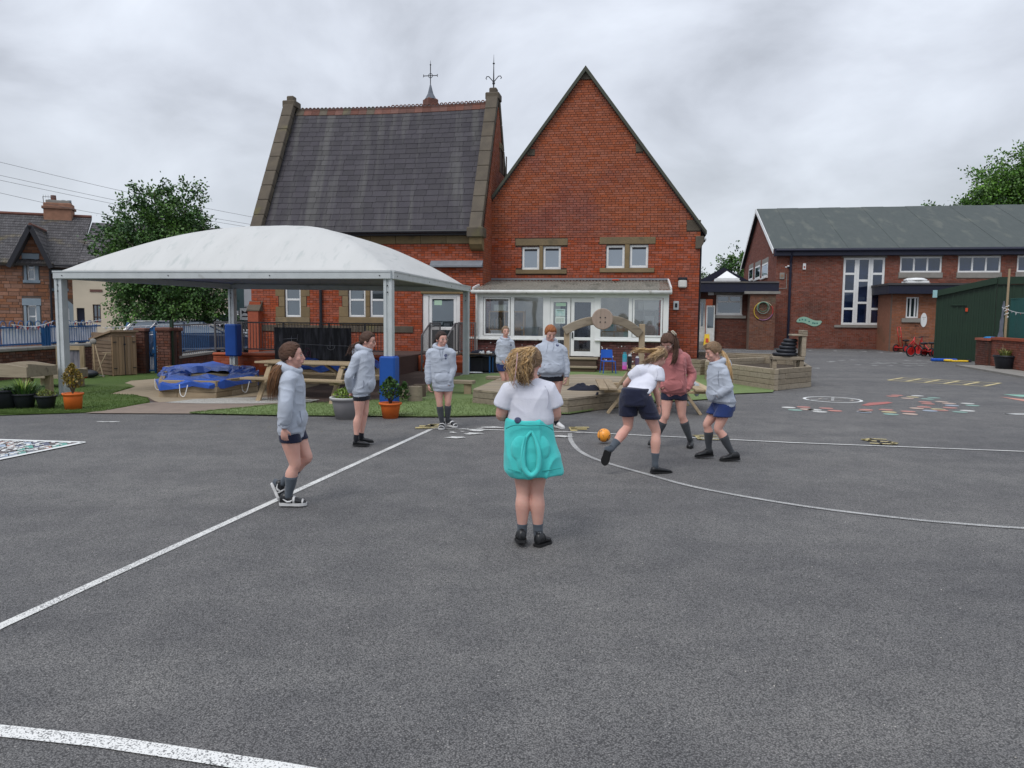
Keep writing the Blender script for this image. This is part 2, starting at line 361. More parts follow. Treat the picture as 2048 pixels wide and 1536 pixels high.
# --- walls made of bricks
def clip_rows(poly,z):
 xs=[]
 n=len(poly)
 for i in range(n):
  (x0,z0),(x1,z1)=poly[i],poly[(i+1)%n]
  if(z0<=z<z1)or(z1<=z<z0):xs.append(x0+(z-z0)/(z1-z0)*(x1-x0))
 xs.sort();return[(xs[i],xs[i+1])for i in range(0,len(xs)-1,2)]
def cut(iv,a,b):
 o=[]
 for x0,x1 in iv:
  if b<=x0 or a>=x1:o.append((x0,x1));continue
  if a>x0:o.append((x0,a))
  if b<x1:o.append((b,x1))
 return o
def masonry(parent,F,poly,holes,v,mat,bl=.225,bh=.075,proud=.008,joint=.011,name='brick',keep=300,axis='v',sgn=-1,seed=1,zoff=0.0,vary=.0,matf=None,thick=.05,maxn=None):
 """lays courses over poly (along, z) on the plane v (axis 'v') or u (axis 'u'); holes = rects (a0,a1,z0,z1)"""
 rs=random.Random(seed);z0=min(p[1]for p in poly);z1=max(p[1]for p in poly)
 bricks=[];k=0;z=z0
 while z<z1-.01:
  h=bh*(1+rs.uniform(-vary,vary));zt=min(z+h,z1);iv=clip_rows(poly,(z+zt)/2)
  for a0,a1,b0,b1 in holes:
   if b0<zt-.01 and b1>z+.01:iv=cut(iv,a0,a1)
  for x0,x1 in iv:
   x=x0-(bl/2 if k%2 else 0)-rs.uniform(0,.02)
   if vary:x-=rs.uniform(0,bl)
   while x<x1:
    l=bl*(1+rs.uniform(-vary,vary)*1.6)
    if not vary and(k%4==3):l=bl/2
    a,b=max(x,x0),min(x+l-joint,x1-joint*.3)
    if b-a>.03:bricks.append((a,b,z+joint/2,zt-joint/2))
    x+=l
  z+=h;k+=1
 def pos(a,b):return F.w(a,v,b)if axis=='v' else F.w(v,a,b)
 bricks.sort(key=lambda q:(pos((q[0]+q[1])/2,(q[2]+q[3])/2)-CPOS).length)
 cache={}
 for(a,b,c,d)in bricks[:keep]:
  key=(round(b-a,2),round(d-c,2))
  if key not in cache:
   hl,hz=key[0]/2,key[1]/2
   mb=MB()
   if axis=='v':mb.box(-hl,hl,0,thick,-hz,hz)
   else:mb.box(0,thick,-hl,hl,-hz,hz)
   cache[key]=mb.mesh(name,mat)
  pr=proud+rs.uniform(-.002,.003)
  if axis=='v':inst(cache[key],name,parent,((a+b)/2,v-pr if sgn<0 else v+pr-thick,(c+d)/2))
  else:inst(cache[key],name,parent,(v+pr-thick if sgn>0 else v-pr,(a+b)/2,(c+d)/2))
 if len(bricks)>keep:
  mb=MB()
  for(a,b,c,d)in bricks[keep:]:
   pr=proud+rs.uniform(-.002,.003)
   if axis=='v':y0,y1=(v-pr,v+.02)if sgn<0 else(v-.02,v+pr);mb.box(a,b,y0,y1,c,d)
   else:x0,x1=(v-.02,v+pr)if sgn>0 else(v-pr,v+.02);mb.box(x0,x1,a,b,c,d)
  mb.build(name+'s',mat,parent,kind='stuff')
 return len(bricks)
def wallbody(mb,poly,v0,v1,holes):
 """wall of thickness v0..v1 with rectangular openings, cut into convex strips"""
 zs=sorted(set([p[1]for p in poly]+[h for q in holes for h in(q[2],q[3])]))
 zs=[z for z in zs if min(p[1]for p in poly)<=z<=max(p[1]for p in poly)]
 for z0,z1 in zip(zs[:-1],zs[1:]):
  if z1-z0<1e-4:continue
  e=1e-4
  lo=clip_rows(poly,z0+e);hi=clip_rows(poly,z1-e)
  cs=[q for q in holes if q[2]<z1-e and q[3]>z0+e]
  for(a0,a1),(b0,b1)in zip(lo,hi):
   segs=[(a0,a1,b0,b1)]
   for q in sorted(cs):
    n=[]
    for(p0,p1,r0,r1)in segs:
     if q[1]<=max(p0,r0)or q[0]>=min(p1,r1):n.append((p0,p1,r0,r1));continue
     n.append((p0,q[0],r0,q[0]));n.append((q[1],p1,q[1],r1))
    segs=n
   for(p0,p1,r0,r1)in segs:
    if p1-p0>1e-3 or r1-r0>1e-3:mb.prism([(p0,z0),(p1,z0),(r1,z1),(r0,z1)],v0,v1)
 return mb
def upvc_window(parent,u0,u1,z0,z1,v,glass,mull=(),trans=(),fw=.06,frame_mat=None,depth=.07,sill=True,name='window',subs=None):
 """frame with panes; mull = u fractions, trans = z fractions; returns the window part"""
 fm=frame_mat or M_UPVC
 fr=MB();w=fw
 fr.box(u0,u1,v,v+depth,z0,z0+w);fr.box(u0,u1,v,v+depth,z1-w,z1)
 fr.box(u0,u0+w,v,v+depth,z0+w,z1-w);fr.box(u1-w,u1,v,v+depth,z0+w,z1-w)
 us=[u0+w]+[u0+(u1-u0)*m for m in mull]+[u1-w]
 zs=[z0+w]+[z0+(z1-z0)*m for m in trans]+[z1-w]
 for m in us[1:-1]:fr.box(m-w/2,m+w/2,v+.004,v+depth-.004,z0+w,z1-w)
 for m in zs[1:-1]:
  for i in range(len(us)-1):
   fr.box(us[i]+(w/2 if i else 0),us[i+1]-(w/2 if i<len(us)-2 else 0),v+.006,v+depth-.006,m-w/2,m+w/2)
 o=fr.build(name,fm,parent,bevel=.006)
 for i in range(len(us)-1):
  for j in range(len(zs)-1):
   a=us[i]+(w/2 if i else 0);b=us[i+1]-(w/2 if i<len(us)-2 else 0);c=zs[j]+(w/2 if j else 0);d=zs[j+1]-(w/2 if j<len(zs)-2 else 0)
   MB().box(a-.005,b+.005,v+depth*.5,v+depth*.5+.012,c-.005,d+.005).build('pane',glass,o)
 if sill:MB().box(u0-.03,u1+.03,v-.05,v+.02,z0-.045,z0-.002).build('sill',fm,o,bevel=.006)
 return o
# --- main frame: old school building
d0=ray(1172,500);O0=CPOS+d0*(25.3/d0.y)
FM=Frame(O0,9.5)
A=FM.at
ga=ethings('brick_school_building','tall red brick building with steep plain gable, four small windows above the conservatory','school building',FM)
apex=A(1172,136);eR=A(1407,458);base0=-.3
slR=(apex[1]-eR[1])/(eR[0]-apex[0])
uL=A(968,500,-1.37)[0]
p_l=A(985,395)
slL=(apex[1]-p_l[1])/(apex[0]-p_l[0])
uRw=A(1396,640)[0]
def zr(u):return apex[1]-slR*(u-apex[0])if u>apex[0]else apex[1]-slL*(apex[0]-u)
uLe=uL-.02
gpoly=[(uLe,base0),(uRw,base0),(uRw,zr(uRw)-.1),(apex[0],apex[1]-.1),(uLe,zr(uLe)-.1)]
win=[]
for(a,b,t,bt)in((1045,1079,494,540),(1087,1122,493,539),(1213,1249,491,537),(1260,1296,490,536)):
 u0,z1=A(a,t,.1);u1,z0=A(b,bt,.1);win.append((u0,u1,z0,z1))
lint=[]
for(i,j)in((0,1),(2,3)):
 u0=win[i][0]-.12;u1=win[j][1]+.12;lint.append((u0-.1,u1+.1,win[j][3]+.02,win[j][3]+.24))
sills=[(win[i][0]-.2,win[j][1]+.2,win[j][2]-.15,win[j][2]-.01)for i,j in((0,1),(2,3))]
mulls=[(win[i][1]+.0,win[j][0]-.0,win[j][2]-.01,win[j][3]+.02)for i,j in((0,1),(2,3))]
kn=[(A(1374,438)[0],uRw,A(1374,462)[1],A(1374,440)[1]),(A(1272,288)[0],A(1287,288)[0],A(1280,304)[1],A(1280,287)[1]),(A(1054,298)[0],A(1070,298)[0],A(1060,311)[1],A(1060,299)[1])]
holes=[(x0,x1,z0,z1)for x0,x1,z0,z1 in win]
body=wallbody(MB(),gpoly,.002,.35,holes);body.build('wall',M_MORT,ga)
side=MB();side.box(uRw-.3,uRw-.005,.35,9,base0,zr(uRw)-.2);side.box(uLe,uRw-.3,8.7,9,base0,4.5);side.build('side_wall',M_BRICK_DK,ga)
zsplit=A(1172,475)[1]
noz=holes+lint+sills+mulls+kn
low=[(uLe,base0),(uRw,base0),(uRw,zsplit),(uLe,zsplit)]
top=[(uLe,zsplit),(uRw,zsplit),(uRw,zr(uRw)-.12),(apex[0],apex[1]-.12),(uLe,zr(uLe)-.12)]
masonry(ga,FM,low,noz,0,M_BRICK,keep=300,seed=3,joint=.012)
masonry(ga,FM,top,noz,0,M_BRICK_UP,keep=0,seed=4,joint=.013,proud=.010)
for q in lint:MB().box(q[0],q[1],-.03,.1,q[2],q[3]).build('lintel',M_STONE,ga,bevel=.01)
for q in sills:MB().box(q[0],q[1],-.06,.1,q[2],q[3]).build('stone_sill',M_STONE,ga,bevel=.01)
for q in mulls:MB().box(q[0]+.003,q[1]-.003,-.02,.14,q[2],q[3]).build('stone_mullion',M_STONE,ga,bevel=.01)
for q in kn:MB().box(q[0],q[1],-.02,.05,q[2],q[3]).build('kneeler_stone',M_STONED,ga,bevel=.01)
for i,q in enumerate(win):
 o=upvc_window(ga,q[0],q[1],q[2],q[3],.05,M_WINSKY,fw=.075,sill=False)
 MB().box(q[0]+.055,q[1]-.055,.075,.083,q[3]-.14,q[3]-.06).build('blind',M_BLACK,o)
em=bpy.data.materials.new('lit_tube');em.use_nodes=True;em.node_tree.nodes['Principled BSDF'].inputs['Emission Color'].default_value=(.9,.95,1,1);em.node_tree.nodes['Principled BSDF'].inputs['Emission Strength'].default_value=1.5
def rake(mb,ax,az,ux,ex,t,w0,w1,y0,y1):
 pass
e0=A(1412,458)[0];ez=zr(e0)
roof=MB()
th=.11
lz=zr(uL-1.6)
roof.prism([(apex[0],apex[1]+.03),(e0,ez+.03),(e0,ez-th),(apex[0],apex[1]-th)],-.10,9.2)
roof.prism([(apex[0],apex[1]+.03),(apex[0],apex[1]-th),(uL+.02,zr(uL+.02)-th),(uL+.02,zr(uL+.02)+.03)],-.10,9.2)
roof.prism([(uL+.02,zr(uL+.02)+.03),(uL+.02,zr(uL+.02)-th),(uL-1.6,lz-th),(uL-1.6,lz+.03)],3.0,9.2)
roof.build('roof',M_SLATED,ga)
v_=MB()
dz=.14
v_.prism([(apex[0],apex[1]+.035),(e0+.02,ez+.035),(e0+.02,ez-.09),(apex[0],apex[1]-.13)],-.16,-.102)
v_.prism([(apex[0],apex[1]+.035),(apex[0],apex[1]-.13),(uL+.0,zr(uL+.0)-.09),(uL+.0,zr(uL+.0)+.035)],-.16,-.102)
v_.build('verge',pm('dark_green_verge',(.055,.065,.05),(.07,.07,.055),5,.8),ga)
k=MB();k.prism([(apex[0]-.22,apex[1]-.36),(apex[0]+.22,apex[1]-.36),(apex[0]+.03,apex[1]-.14),(apex[0]-.03,apex[1]-.14)],-.05,.02);k.build('apex_stone',M_STONED,ga)
k=MB();k.prism([(uRw-.15,ez-.12),(uRw+.12,ez-.12),(uRw+.1,ez-.35),(uRw+.0,ez-.52),(uRw-.15,ez-.52)],-.08,.3);k.build('corbel',M_STONED,ga,bevel=.02)
MB().cyl((uRw+.05,.5,0),(uRw+.05,.5,ez-.2),.04,n=8).build('downpipe',M_BLACK,ga)
def cctv(F,px,py,v,label,parent=None,side=0):
 u,z=F.at(px,py,v)
 t=empty('security_camera',label,'camera',F.w(u,v,z),F.a)
 MB().box(-.12,.0,-.02,.04,-.03,.03).build('bracket',M_UPVC,t)
 MB().lathe([(.02,.09),(.075,.08),(.08,0)],(.05,-.05,0),14).build('housing',M_UPVC,t,smooth=True)
 MB().ell((.05,-.05,-.01),(.055,.055,.06)).build('dome',M_BLACKPL,t,smooth=True)
cctv(FM,1404,481,.1,'small white security camera under the eaves corner of the tall brick gable')
u,z=A(1365,566);t=empty('bulkhead_light','white bulkhead lamp with black hood on the brick wall right of the conservatory','wall light',FM.w(u,0,z),FM.a)
MB().box(-.135,.135,-.13,-.01,-.16,.1).build('diffuser',pm('opal_plastic',(.6,.6,.58),(.55,.55,.53),3,.4),t,bevel=.04)
MB().box(-.145,.145,-.135,-.005,.1,.17).build('hood',M_BLACKPL,t,bevel=.02)
u,z=A(1352,611);t=empty('key_pad','grey steel entry panel with dark screen on brick wall by the conservatory','entry panel',FM.w(u,0,z),FM.a)
MB().box(-.085,.085,-.05,-.012,-.14,.14).build('plate',M_GALV,t,bevel=.01)
MB().box(-.035,.04,-.062,-.05,-.06,.07).build('screen',M_BLACKPL,t)
# --- left wing with slate roof
VW=-1.37
wi=ethings('slate_roofed_wing','lower brick wing with a steep grey slate roof between stone copings and crested ridge tiles','school building',FM)
uR=A(966,500,VW)[0];uLw=A(503,600,VW)[0]
ze=A(948,461,VW-.25)[1]
ridge_v=2.3+VW+0.0
best=None
for i in range(200):
 vv=VW+.5+i*.03;uu,zz=A(997,182,vv)
 if best is None or abs(uu-(uR+.0))<best[0]:best=(abs(uu-(uR+.0)),vv,zz)
rv,rz_=best[1],best[2]-.45
print('wing ridge v',rv,'z',rz_,'eave',ze,'uR',uR,'uL',uLw)
half=rv-VW
wtop=ze
bandz0=A(940,487,VW)[1];bandz1=ze-.03
door=(A(845,700,VW)[0],A(920,700,VW)[0],.42,A(880,588,VW)[1])
wpx=[(570,602,520,634),(697,731,520,634),(740,770,520,634)]
wwin=[]
for a,b,t_,bt in wpx:
 wwin.append((A(a,634,VW)[0],A(b,634,VW)[0],A(a,634,VW)[1],A(a,t_,VW)[1]))
wpoly=[(uLw,-.3),(uR,-.3),(uR,bandz0),(uLw,bandz0)]
surr=[]
for(i,j)in((0,0),(1,2)):
 surr.append((wwin[i][0]-.32,wwin[j][1]+.32,wwin[i][2]-.28,wwin[i][3]+.3))
sb=MB();wallbody(sb,wpoly,VW+.002,VW+.4,wwin+[door]);sb.prism([(uLw,bandz0),(uR,bandz0),(uR,ze),(uLw,ze)],VW+.05,VW+.4)
sb.build('wall',M_MORT,wi)
nob=list(wwin)+[door]+[(door[0]-.05,door[1]+.12,door[3],door[3]+.16)]
for q in surr:nob.append((q[0]+.1,q[1]-.1,q[2],q[3]))
masonry(wi,FM,wpoly,nob,VW,M_BRICK,keep=300,seed=6)
nb=9
for i in range(nb):
 a=uLw+(uR-.35-uLw)*i/nb;b=uLw+(uR-.35-uLw)*(i+1)/nb
 MB().box(a+.004,b-.004,VW-.03,VW+.06,bandz0+.002,bandz1).build('band_stone',M_STONE,wi,bevel=.006)
for q,ws in((surr[0],wwin[:1]),(surr[1],wwin[1:])):
 z=q[2]+.28;k_=0
 while z<q[3]-.05:
  h=.34;e_=.12 if k_%2 else 0
  MB().box(q[0]+e_,ws[0][0]-.002,VW-.02,VW+.12,z+.004,min(z+h,q[3])-.004).build('quoin',M_STONE,wi,bevel=.008)
  MB().box(ws[-1][1]+.002,q[1]-e_,VW-.02,VW+.12,z+.004,min(z+h,q[3])-.004).build('quoin',M_STONE,wi,bevel=.008)
  if len(ws)==2:MB().box(ws[0][1]+.002,ws[1][0]-.002,VW-.01,VW+.12,z+.004,min(z+h,q[3])-.004).build('mullion_stone',M_STONE,wi,bevel=.008)
  z+=h;k_+=1
 MB().box(q[0],q[1],VW-.05,VW+.1,q[2]+.03,q[2]+.278).build('stone_sill',M_STONE,wi,bevel=.01)
zb=surr[0][2]
for i in range(6):
 a=uLw+(door[0]-.3-uLw)*i/6;b=uLw+(door[0]-.3-uLw)*(i+1)/6
 MB().box(a+.004,b-.004,VW-.04,VW,zb-.19,zb+.02).build('plinth_stone',M_STONED,wi,bevel=.01)
for i,q in enumerate(wwin):
 hm=(A(570,599,VW)[1]-q[2])/(q[3]-q[2])
 upvc_window(wi,q[0],q[1],q[2],q[3],VW+.05,pm and M_WINDK,trans=(hm,),fw=.065)
dmb=MB();u0,u1,z0,z1=door
fw=.13
dmb.box(u0,u0+.19,VW+.04,VW+.16,z0,z1);dmb.box(u1-.12,u1,VW+.04,VW+.16,z0,z1);dmb.box(u0+.19,u1-.12,VW+.04,VW+.16,z1-.06,z1)
dmb.build('door_frame',M_UPVC,wi,bevel=.008)
a,b=u0+.2,u1-.13
leaf=MB();m_=A(880,657,VW)[1]
leaf.box(a,b,VW+.07,VW+.13,z0+.01,z0+.14);leaf.box(a,b,VW+.07,VW+.13,z1-.16,z1-.07);leaf.box(a,a+.1,VW+.07,VW+.13,z0+.14,z1-.16);leaf.box(b-.1,b,VW+.07,VW+.13,z0+.14,z1-.16);leaf.box(a+.1,b-.1,VW+.07,VW+.13,m_-.05,m_+.05)
lf=leaf.build('door',M_UPVC,wi,bevel=.008)
MB().box(a+.1,b-.1,VW+.095,VW+.105,z0+.14,m_-.05).build('pane',M_WINDK,lf);MB().box(a+.1,b-.1,VW+.095,VW+.105,m_+.05,z1-.16).build('pane',M_WINDK,lf)
MB().box(a+.03,a+.06,VW+.04,VW+.07,m_+.02,m_+.2).box(a+.03,a+.15,VW+.03,VW+.045,m_+.09,m_+.11).build('handle',M_GALV,lf)
MB().box(a+.17,a+.42,VW+.088,VW+.093,z1-.35,z1-.2).build('notice',pm('pale_green_paper',(.4,.58,.45),(.38,.55,.43),2,.8),lf)
MB().box(u0-.05,u1+.1,VW-.03,VW+.1,z1+.002,z1+.14).build('door_lintel',M_STONE,wi,bevel=.01)
pitch=math.atan2(rz_-ze,half+.25);SL=math.hypot(rz_-ze,half+.25)
cp0,cp1=uLw-.05,uR-.32
cu_=.42
sA,sB=uLw+.58,uR-.42+.1
def roofpt(u,s,off=0.0):
 return(u,VW-.25+math.cos(pitch)*s-math.sin(pitch)*off,ze+math.sin(pitch)*s+math.cos(pitch)*off-.055*math.sin(math.pi*(u-sA)/(sB-sA))*(s/SL))
rb=MB();rb.prism([(0,0)],0,0)if False else None
n=12
for i in range(n):
 a=uLw+.4+(uR-.1-uLw-.4)*i/n;b=uLw+.4+(uR-.1-uLw-.4)*(i+1)/n
 rb.quad(roofpt(a,0,-.03),roofpt(b,0,-.03),roofpt(b,SL,-.03),roofpt(a,SL,-.03))
far=MB();far.quad((uLw+.4,rv,rz_-.02),(uR-.1,rv,rz_-.02),(uR-.1,rv+half+.3,ze-.1),(uLw+.4,rv+half+.3,ze-.1))
rb.v+=[];rb.build('roof_boarding',M_SLATED,wi);far.build('rear_roof',M_SLATED,wi)
rs=random.Random(5);slates=[]
exp_=.245;s=-.02;row=0
while s<SL-.12:
 x=sA-rs.uniform(0,.3)
 while x<sB:
  l=rs.uniform(.30,.44)*(1.0 if row>6 else 1.1);slates.append((max(x,sA),min(x+l-.008,sB),s));x+=l
 s+=exp_*(1.0-.008*row);row+=1
slates=[q for q in slates if q[1]-q[0]>.05]
def slate_verts(q):
 a,b,s=q;t=.011;rr=rs.uniform(-.006,.006);cutc=rs.random()<.12
 e1=s+rs.uniform(-.006,.006)
 low_a,low_b=e1,e1+rr
 pts=[]
 for off in(0,-t):
  pts+=[roofpt(a,low_a,.018+off),roofpt(b,low_b,.018+off),roofpt(b,s+exp_+.05,.004+off),roofpt(a,s+exp_+.05,.004+off)]
 return pts
fs=[(0,1,2,3),(7,6,5,4),(0,4,5,1),(1,5,6,2),(2,6,7,3),(3,7,4,0)]
slates.sort(key=lambda q:q[2])
for q in slates[:300]:
 pts=[Vector(p)for p in slate_verts(q)];c=pts[0]
 m_b=MB().add([p-c for p in pts],fs);o=m_b.build('slate',M_SLATE,wi);o.location=c
st=MB()
for q in slates[300:]:st.add(slate_verts(q),fs)
st.build('slates',M_SLATE,wi,kind='stuff')
print('slates',len(slates))
MB().tube([(sA-.1,VW-.33,ze-.02),(sB+.05,VW-.33,ze-.02)],.06,8).build('gutter',M_BLACK,wi)
MB().box(sA-.1,sB,VW-.27,VW-.035,ze-.13,ze-.01).build('fascia',M_BLACK,wi)
nt_=24
for i in range(nt_):
 a=sA+(sB-sA)*i/nt_;b=sA+(sB-sA)*(i+1)/nt_-.006
 sag=-.055*math.sin(math.pi*((a+b)/2-sA)/(sB-sA));zz=rz_+sag
 t_=MB();t_.prism([(0,0)],0,0)if False else None
 t_.add([(a,rv-.12,zz-.14),(b,rv-.12,zz-.14),(b,rv,zz+.05),(a,rv,zz+.05),(b,rv+.12,zz-.14),(a,rv+.12,zz-.14),(a,rv-.1,zz-.17),(b,rv-.1,zz-.17)],[(0,1,2,3),(3,2,4,5),(0,6,7,1),(0,3,5),(1,4,2)])
 big=i>=12
 t_.box(a,b,rv-.02,rv+.02,zz+.03,zz+.07)
 k_=2;r_=.052 if big else .043
 for j in range(k_):
  c=a+(b-a)*(j+.5)/k_
  ring=[(c+math.cos(x)*r_,rv,zz+.09+(.02 if big else 0)+math.sin(x)*r_)for x in[math.pi*(-.35+1.7*q/9)for q in range(10)]]
  t_.tube(ring,.02,5)
 t_.build('ridge_tile',M_TERRA if(big or i%3)else M_STONED,wi)
def coping(uc,w_,nm,vf,zf,vr,zr_,n_,front=True):
 for i in range(n_):
  f0,f1=i/n_,(i+1)/n_
  v0,z0_=vf+(vr-vf)*f0,zf+(zr_-zf)*f0;v1,z1_=vf+(vr-vf)*f1,zf+(zr_-zf)*f1
  d=Vector((0,v1-v0,z1_-z0_)).normalized();g=.005
  MB().beam(Vector((uc,v0,z0_))+d*g,Vector((uc,v1,z1_))-d*g,w_,.22,(0,-d.z,d.y)).build(nm,M_STONED,wi,bevel=.015)
for uc in(uLw+.38,uR-.17):
 coping(uc,.39,'coping_stone',VW-.34,ze+.02,rv-.12,rz_+.24,9)
 coping(uc,.39,'coping_stone',rv+half+.3,ze-.1,rv+.12,rz_+.24,6)
 MB().box(uc-.24,uc+.24,rv-.26,rv+.26,rz_+.12,rz_+.36).build('apex_stone',M_STONED,wi,bevel=.03)
 MB().box(uc-.13,uc+.13,rv-.14,rv+.14,rz_+.36,rz_+.54).build('finial_base',M_STONED,wi,bevel=.03)
 MB().box(uc-.26,uc+.26,VW-.46,VW+.1,ze-.22,ze+.10).build('kneeler_stone',M_STONED,wi,bevel=.03)
 MB().prism([(-0.0,0)],0,0)if False else None
 c_=MB();prof=[(VW+.0,ze-.22),(VW-.38,ze-.22),(VW-.34,ze-.42),(VW-.2,ze-.55),(VW+.0,ze-.6)]
 c_.add([(uc-.2,y,z)for y,z in prof]+[(uc+.2,y,z)for y,z in prof],[(0,1,2,3,4),(9,8,7,6,5)]+[(i,(i+1)%5,5+(i+1)%5,5+i)for i in range(5)]);c_.build('corbel',M_STONE,wi,bevel=.01)
uc=uR-.17
f_=MB();zb_=rz_+.54
f_.tube([(uc,rv,zb_),(uc,rv,zb_+.25),(uc,rv,zb_+.55),(uc,rv,zb_+.88),(uc,rv,zb_+1.12)],[.024,.025,.018,.011,.003],6)
f_.ell((uc,rv,zb_+.17),(.05,.05,.05),8,6);f_.ell((uc,rv,zb_+.82),(.04,.04,.03),8,6)
for sg in(-1,1):
 f_.tube([(uc,rv,zb_+.2),(uc+sg*.08,rv,zb_+.30),(uc+sg*.17,rv,zb_+.40),(uc+sg*.24,rv,zb_+.40),(uc+sg*.27,rv,zb_+.34),(uc+sg*.235,rv,zb_+.31)],.016,5)
f_.build('iron_finial',M_BLACK,wi)
endp=[(VW+.03,-.3),(rv*2-VW,-.3),(rv*2-VW,ze-.1),(rv,rz_-.05),(VW+.03,ze-.1)]
for uu in(uR-.3,uLw+.2):MB().add([(uu,y,z)for y,z in endp]+[(uu+.298,y,z)for y,z in endp],[(0,1,2,3,4),(9,8,7,6,5)]+[(i,(i+1)%5,5+(i+1)%5,5+i)for i in range(5)]).build('end_wall',M_MORT,wi)
vs0,zs0=FM.atu(1000,305,uR);vs1,zs1=FM.atu(1012,350,uR)
masonry(wi,FM,endp,[(vs0-.1,vs1+.1,zs1-.1,zs0+.2)],uR,M_BRICK_UP,keep=0,axis='u',sgn=1,seed=8)
for i in range(3):
 vv=vs0+(vs1-vs0)*i/2;MB().box(uR-.0,uR+.02,vv-.08,vv+.08,zs1-.1-(.0),zs0+.1).build('louvre_slit',M_WOODD,wi)
MB().box(uR,uR+.03,vs0-.2,vs0+.4,zs0+.12,zs0+.32).build('slit_lintel',M_STONE,wi)
u_,z_=A(643,560,VW)
MB().tube([(u_,VW-.09,.4),(u_,VW-.09,ze-.25),(u_,VW-.3,ze-.08)],.05,8).build('downpipe',M_BLACK,wi)
a=A(862,525,VW)[0];b,z_=A(966,525,VW)
ld=MB();ld.add([(a,VW-.18,z_-.1),(b,VW-.18,z_-.1),(b,VW-.0,z_+.07),(a,VW-.0,z_+.07),(a,VW-.18,z_-.15),(b,VW-.18,z_-.15),(b,VW,z_-.15),(a,VW,z_-.15)],[(0,1,2,3),(0,4,5,1),(4,7,6,5),(1,5,6,2),(0,3,7,4)]);ld.build('lead_flashing',pm('lead',(.2,.22,.25),(.15,.16,.18),4,.6),wi)
bu0=uLw-.02;bu1=A(524,600,VW)[0]
zb1=A(512,603,VW-.25)[1];zb2=A(512,617,VW-.45)[1]
b_=MB();b_.box(bu0,bu1,VW-.12,VW-.0,-.3,zb1+0.0);b_.box(bu0,bu1-.02,VW-.24,VW-.12,-.3,zb2-.03);b_.build('buttress',M_BRICK,wi)
MB().add([(bu0-.03,VW-.26,zb2-.04),(bu1+.03,VW-.26,zb2-.04),(bu1+.03,VW-.02,zb1+.02),(bu0-.03,VW-.02,zb1+.02),(bu0-.03,VW-.26,zb2-.08),(bu1+.03,VW-.26,zb2-.08),(bu1+.03,VW-.02,zb2-.08),(bu0-.03,VW-.02,zb2-.08)],fs).build('buttress_cap',M_STONED,wi)
uu,zz=A(861,200,rv+.6)
spv=rv+.6
sp=empty('ventilator_spire','small lead spirelet carrying an iron cross behind the slate ridge','spire',FM.w(uu,spv,zz-1.2),FM.a)
MB().lathe([(.28,0),(.28,1.2),(.20,1.25)],n=4).build('spire_base',M_TERRA,sp)
MB().lathe([(.21,1.22),(.10,1.42),(.05,1.62),(.015,1.75)],n=8).build('spire_cone',pm('lead_cone',(.13,.15,.18),(.10,.11,.13),4,.6),sp)
c_=MB();c_.tube([(0,0,1.7),(0,0,2.35)],.016,6).tube([(0,0,2.35),(0,0,2.55)],[.014,.003],6)
z_=2.03
c_.tube([(-.26,0,z_),(.26,0,z_)],.014,6)
c_.tube([(math.cos(q)*.075,0,z_+math.sin(q)*.075)for q in[2*math.pi*i/10 for i in range(11)]],.012,5)
for sg in(-1,1):c_.tube([(sg*.26,0,z_+.045),(sg*.23,0,z_),(sg*.26,0,z_-.045)],.012,5)
c_.ell((0,0,2.4),(.03,.03,.03),8,5)
c_.build('iron_cross',M_BLACK,sp)
# --- ground
g_=MB();g_.quad((-400,-60,0),(400,-60,0),(400,600,0),(-400,600,0));g_.build('playground_asphalt',M_ASPH,kind='structure')
def curve(pts,k=6):
 """Catmull-Rom through pts"""
 o=[];n=len(pts);P_=[Vector(p)for p in pts]
 for i in range(n-1):
  p0,p1,p2,p3=P_[max(i-1,0)],P_[i],P_[i+1],P_[min(i+2,n-1)]
  for j in range(k):
   t=j/k;o.append(.5*((2*p1)+(p2-p0)*t+(2*p0-5*p1+4*p2-p3)*t*t+(3*p1-p0-3*p2+p3)*t*t*t))
 o.append(P_[-1]);return o
def sheet(name,px,mat,z,jit=0,kind='structure'):
 pts=[G(*p)for p in px]
 m=MB();bm_=[(p.x,p.y,z)for p in pts]
 m.add(bm_,[tuple(range(len(bm_)))]);return m.build(name,mat,kind=kind)
def stripe(name,px,wd,mat,z,smooth=False,extend=0):
 pts=[G(*p)for p in px]
 if smooth:pts=curve(pts,8)
 m=MB();vs=[]
 for i,p in enumerate(pts):
  t=(pts[min(i+1,len(pts)-1)]-pts[max(i-1,0)]).normalized();nr=Vector((-t.y,t.x,0))*wd/2
  vs+=[(p.x+nr.x,p.y+nr.y,z),(p.x-nr.x,p.y-nr.y,z)]
 m.add(vs,[(2*i,2*i+1,2*i+3,2*i+2)for i in range(len(pts)-1)])
 return m.build(name,mat,kind='structure')
sheet('brown_rubber_surface',[(395,826),(250,790),(255,760),(330,742),(560,738),(820,742),(960,748),(860,795),(620,812),(520,816)],M_MULCH,.004)
sheet('buff_resin_surface',[(322,806),(310,803),(296,795),(262,790),(218,789),(262,777),(271,773),(249,767),(262,762),(330,757),(400,752),(560,752),(640,770),(560,790),(380,802)],M_BUFF,.008)
sheet('left_turf',[(-200,834),(0,832),(180,826),(205,824),(250,816),(300,806),(296,798),(286,794),(262,790),(222,789),(218,788.5),(262,777),(269,774),(262,770),(249,767),(262,762),(330,757),(340,743),(330,741),(100,741),(-200,738)],M_TURF,.012)
sheet('pinkish_path',[(170,828),(300,807),(400,801),(560,792),(620,796),(560,812),(470,820),(378,829)],M_PINKC,.016)
sheet('white_gravel_strip',[(330,807),(390,800),(470,797),(560,797),(640,801),(620,806),(500,809),(400,809)],pm('white_gravel',(.55,.54,.5),(.25,.24,.22),60,.9,.8,200,sharp=.1),.020)
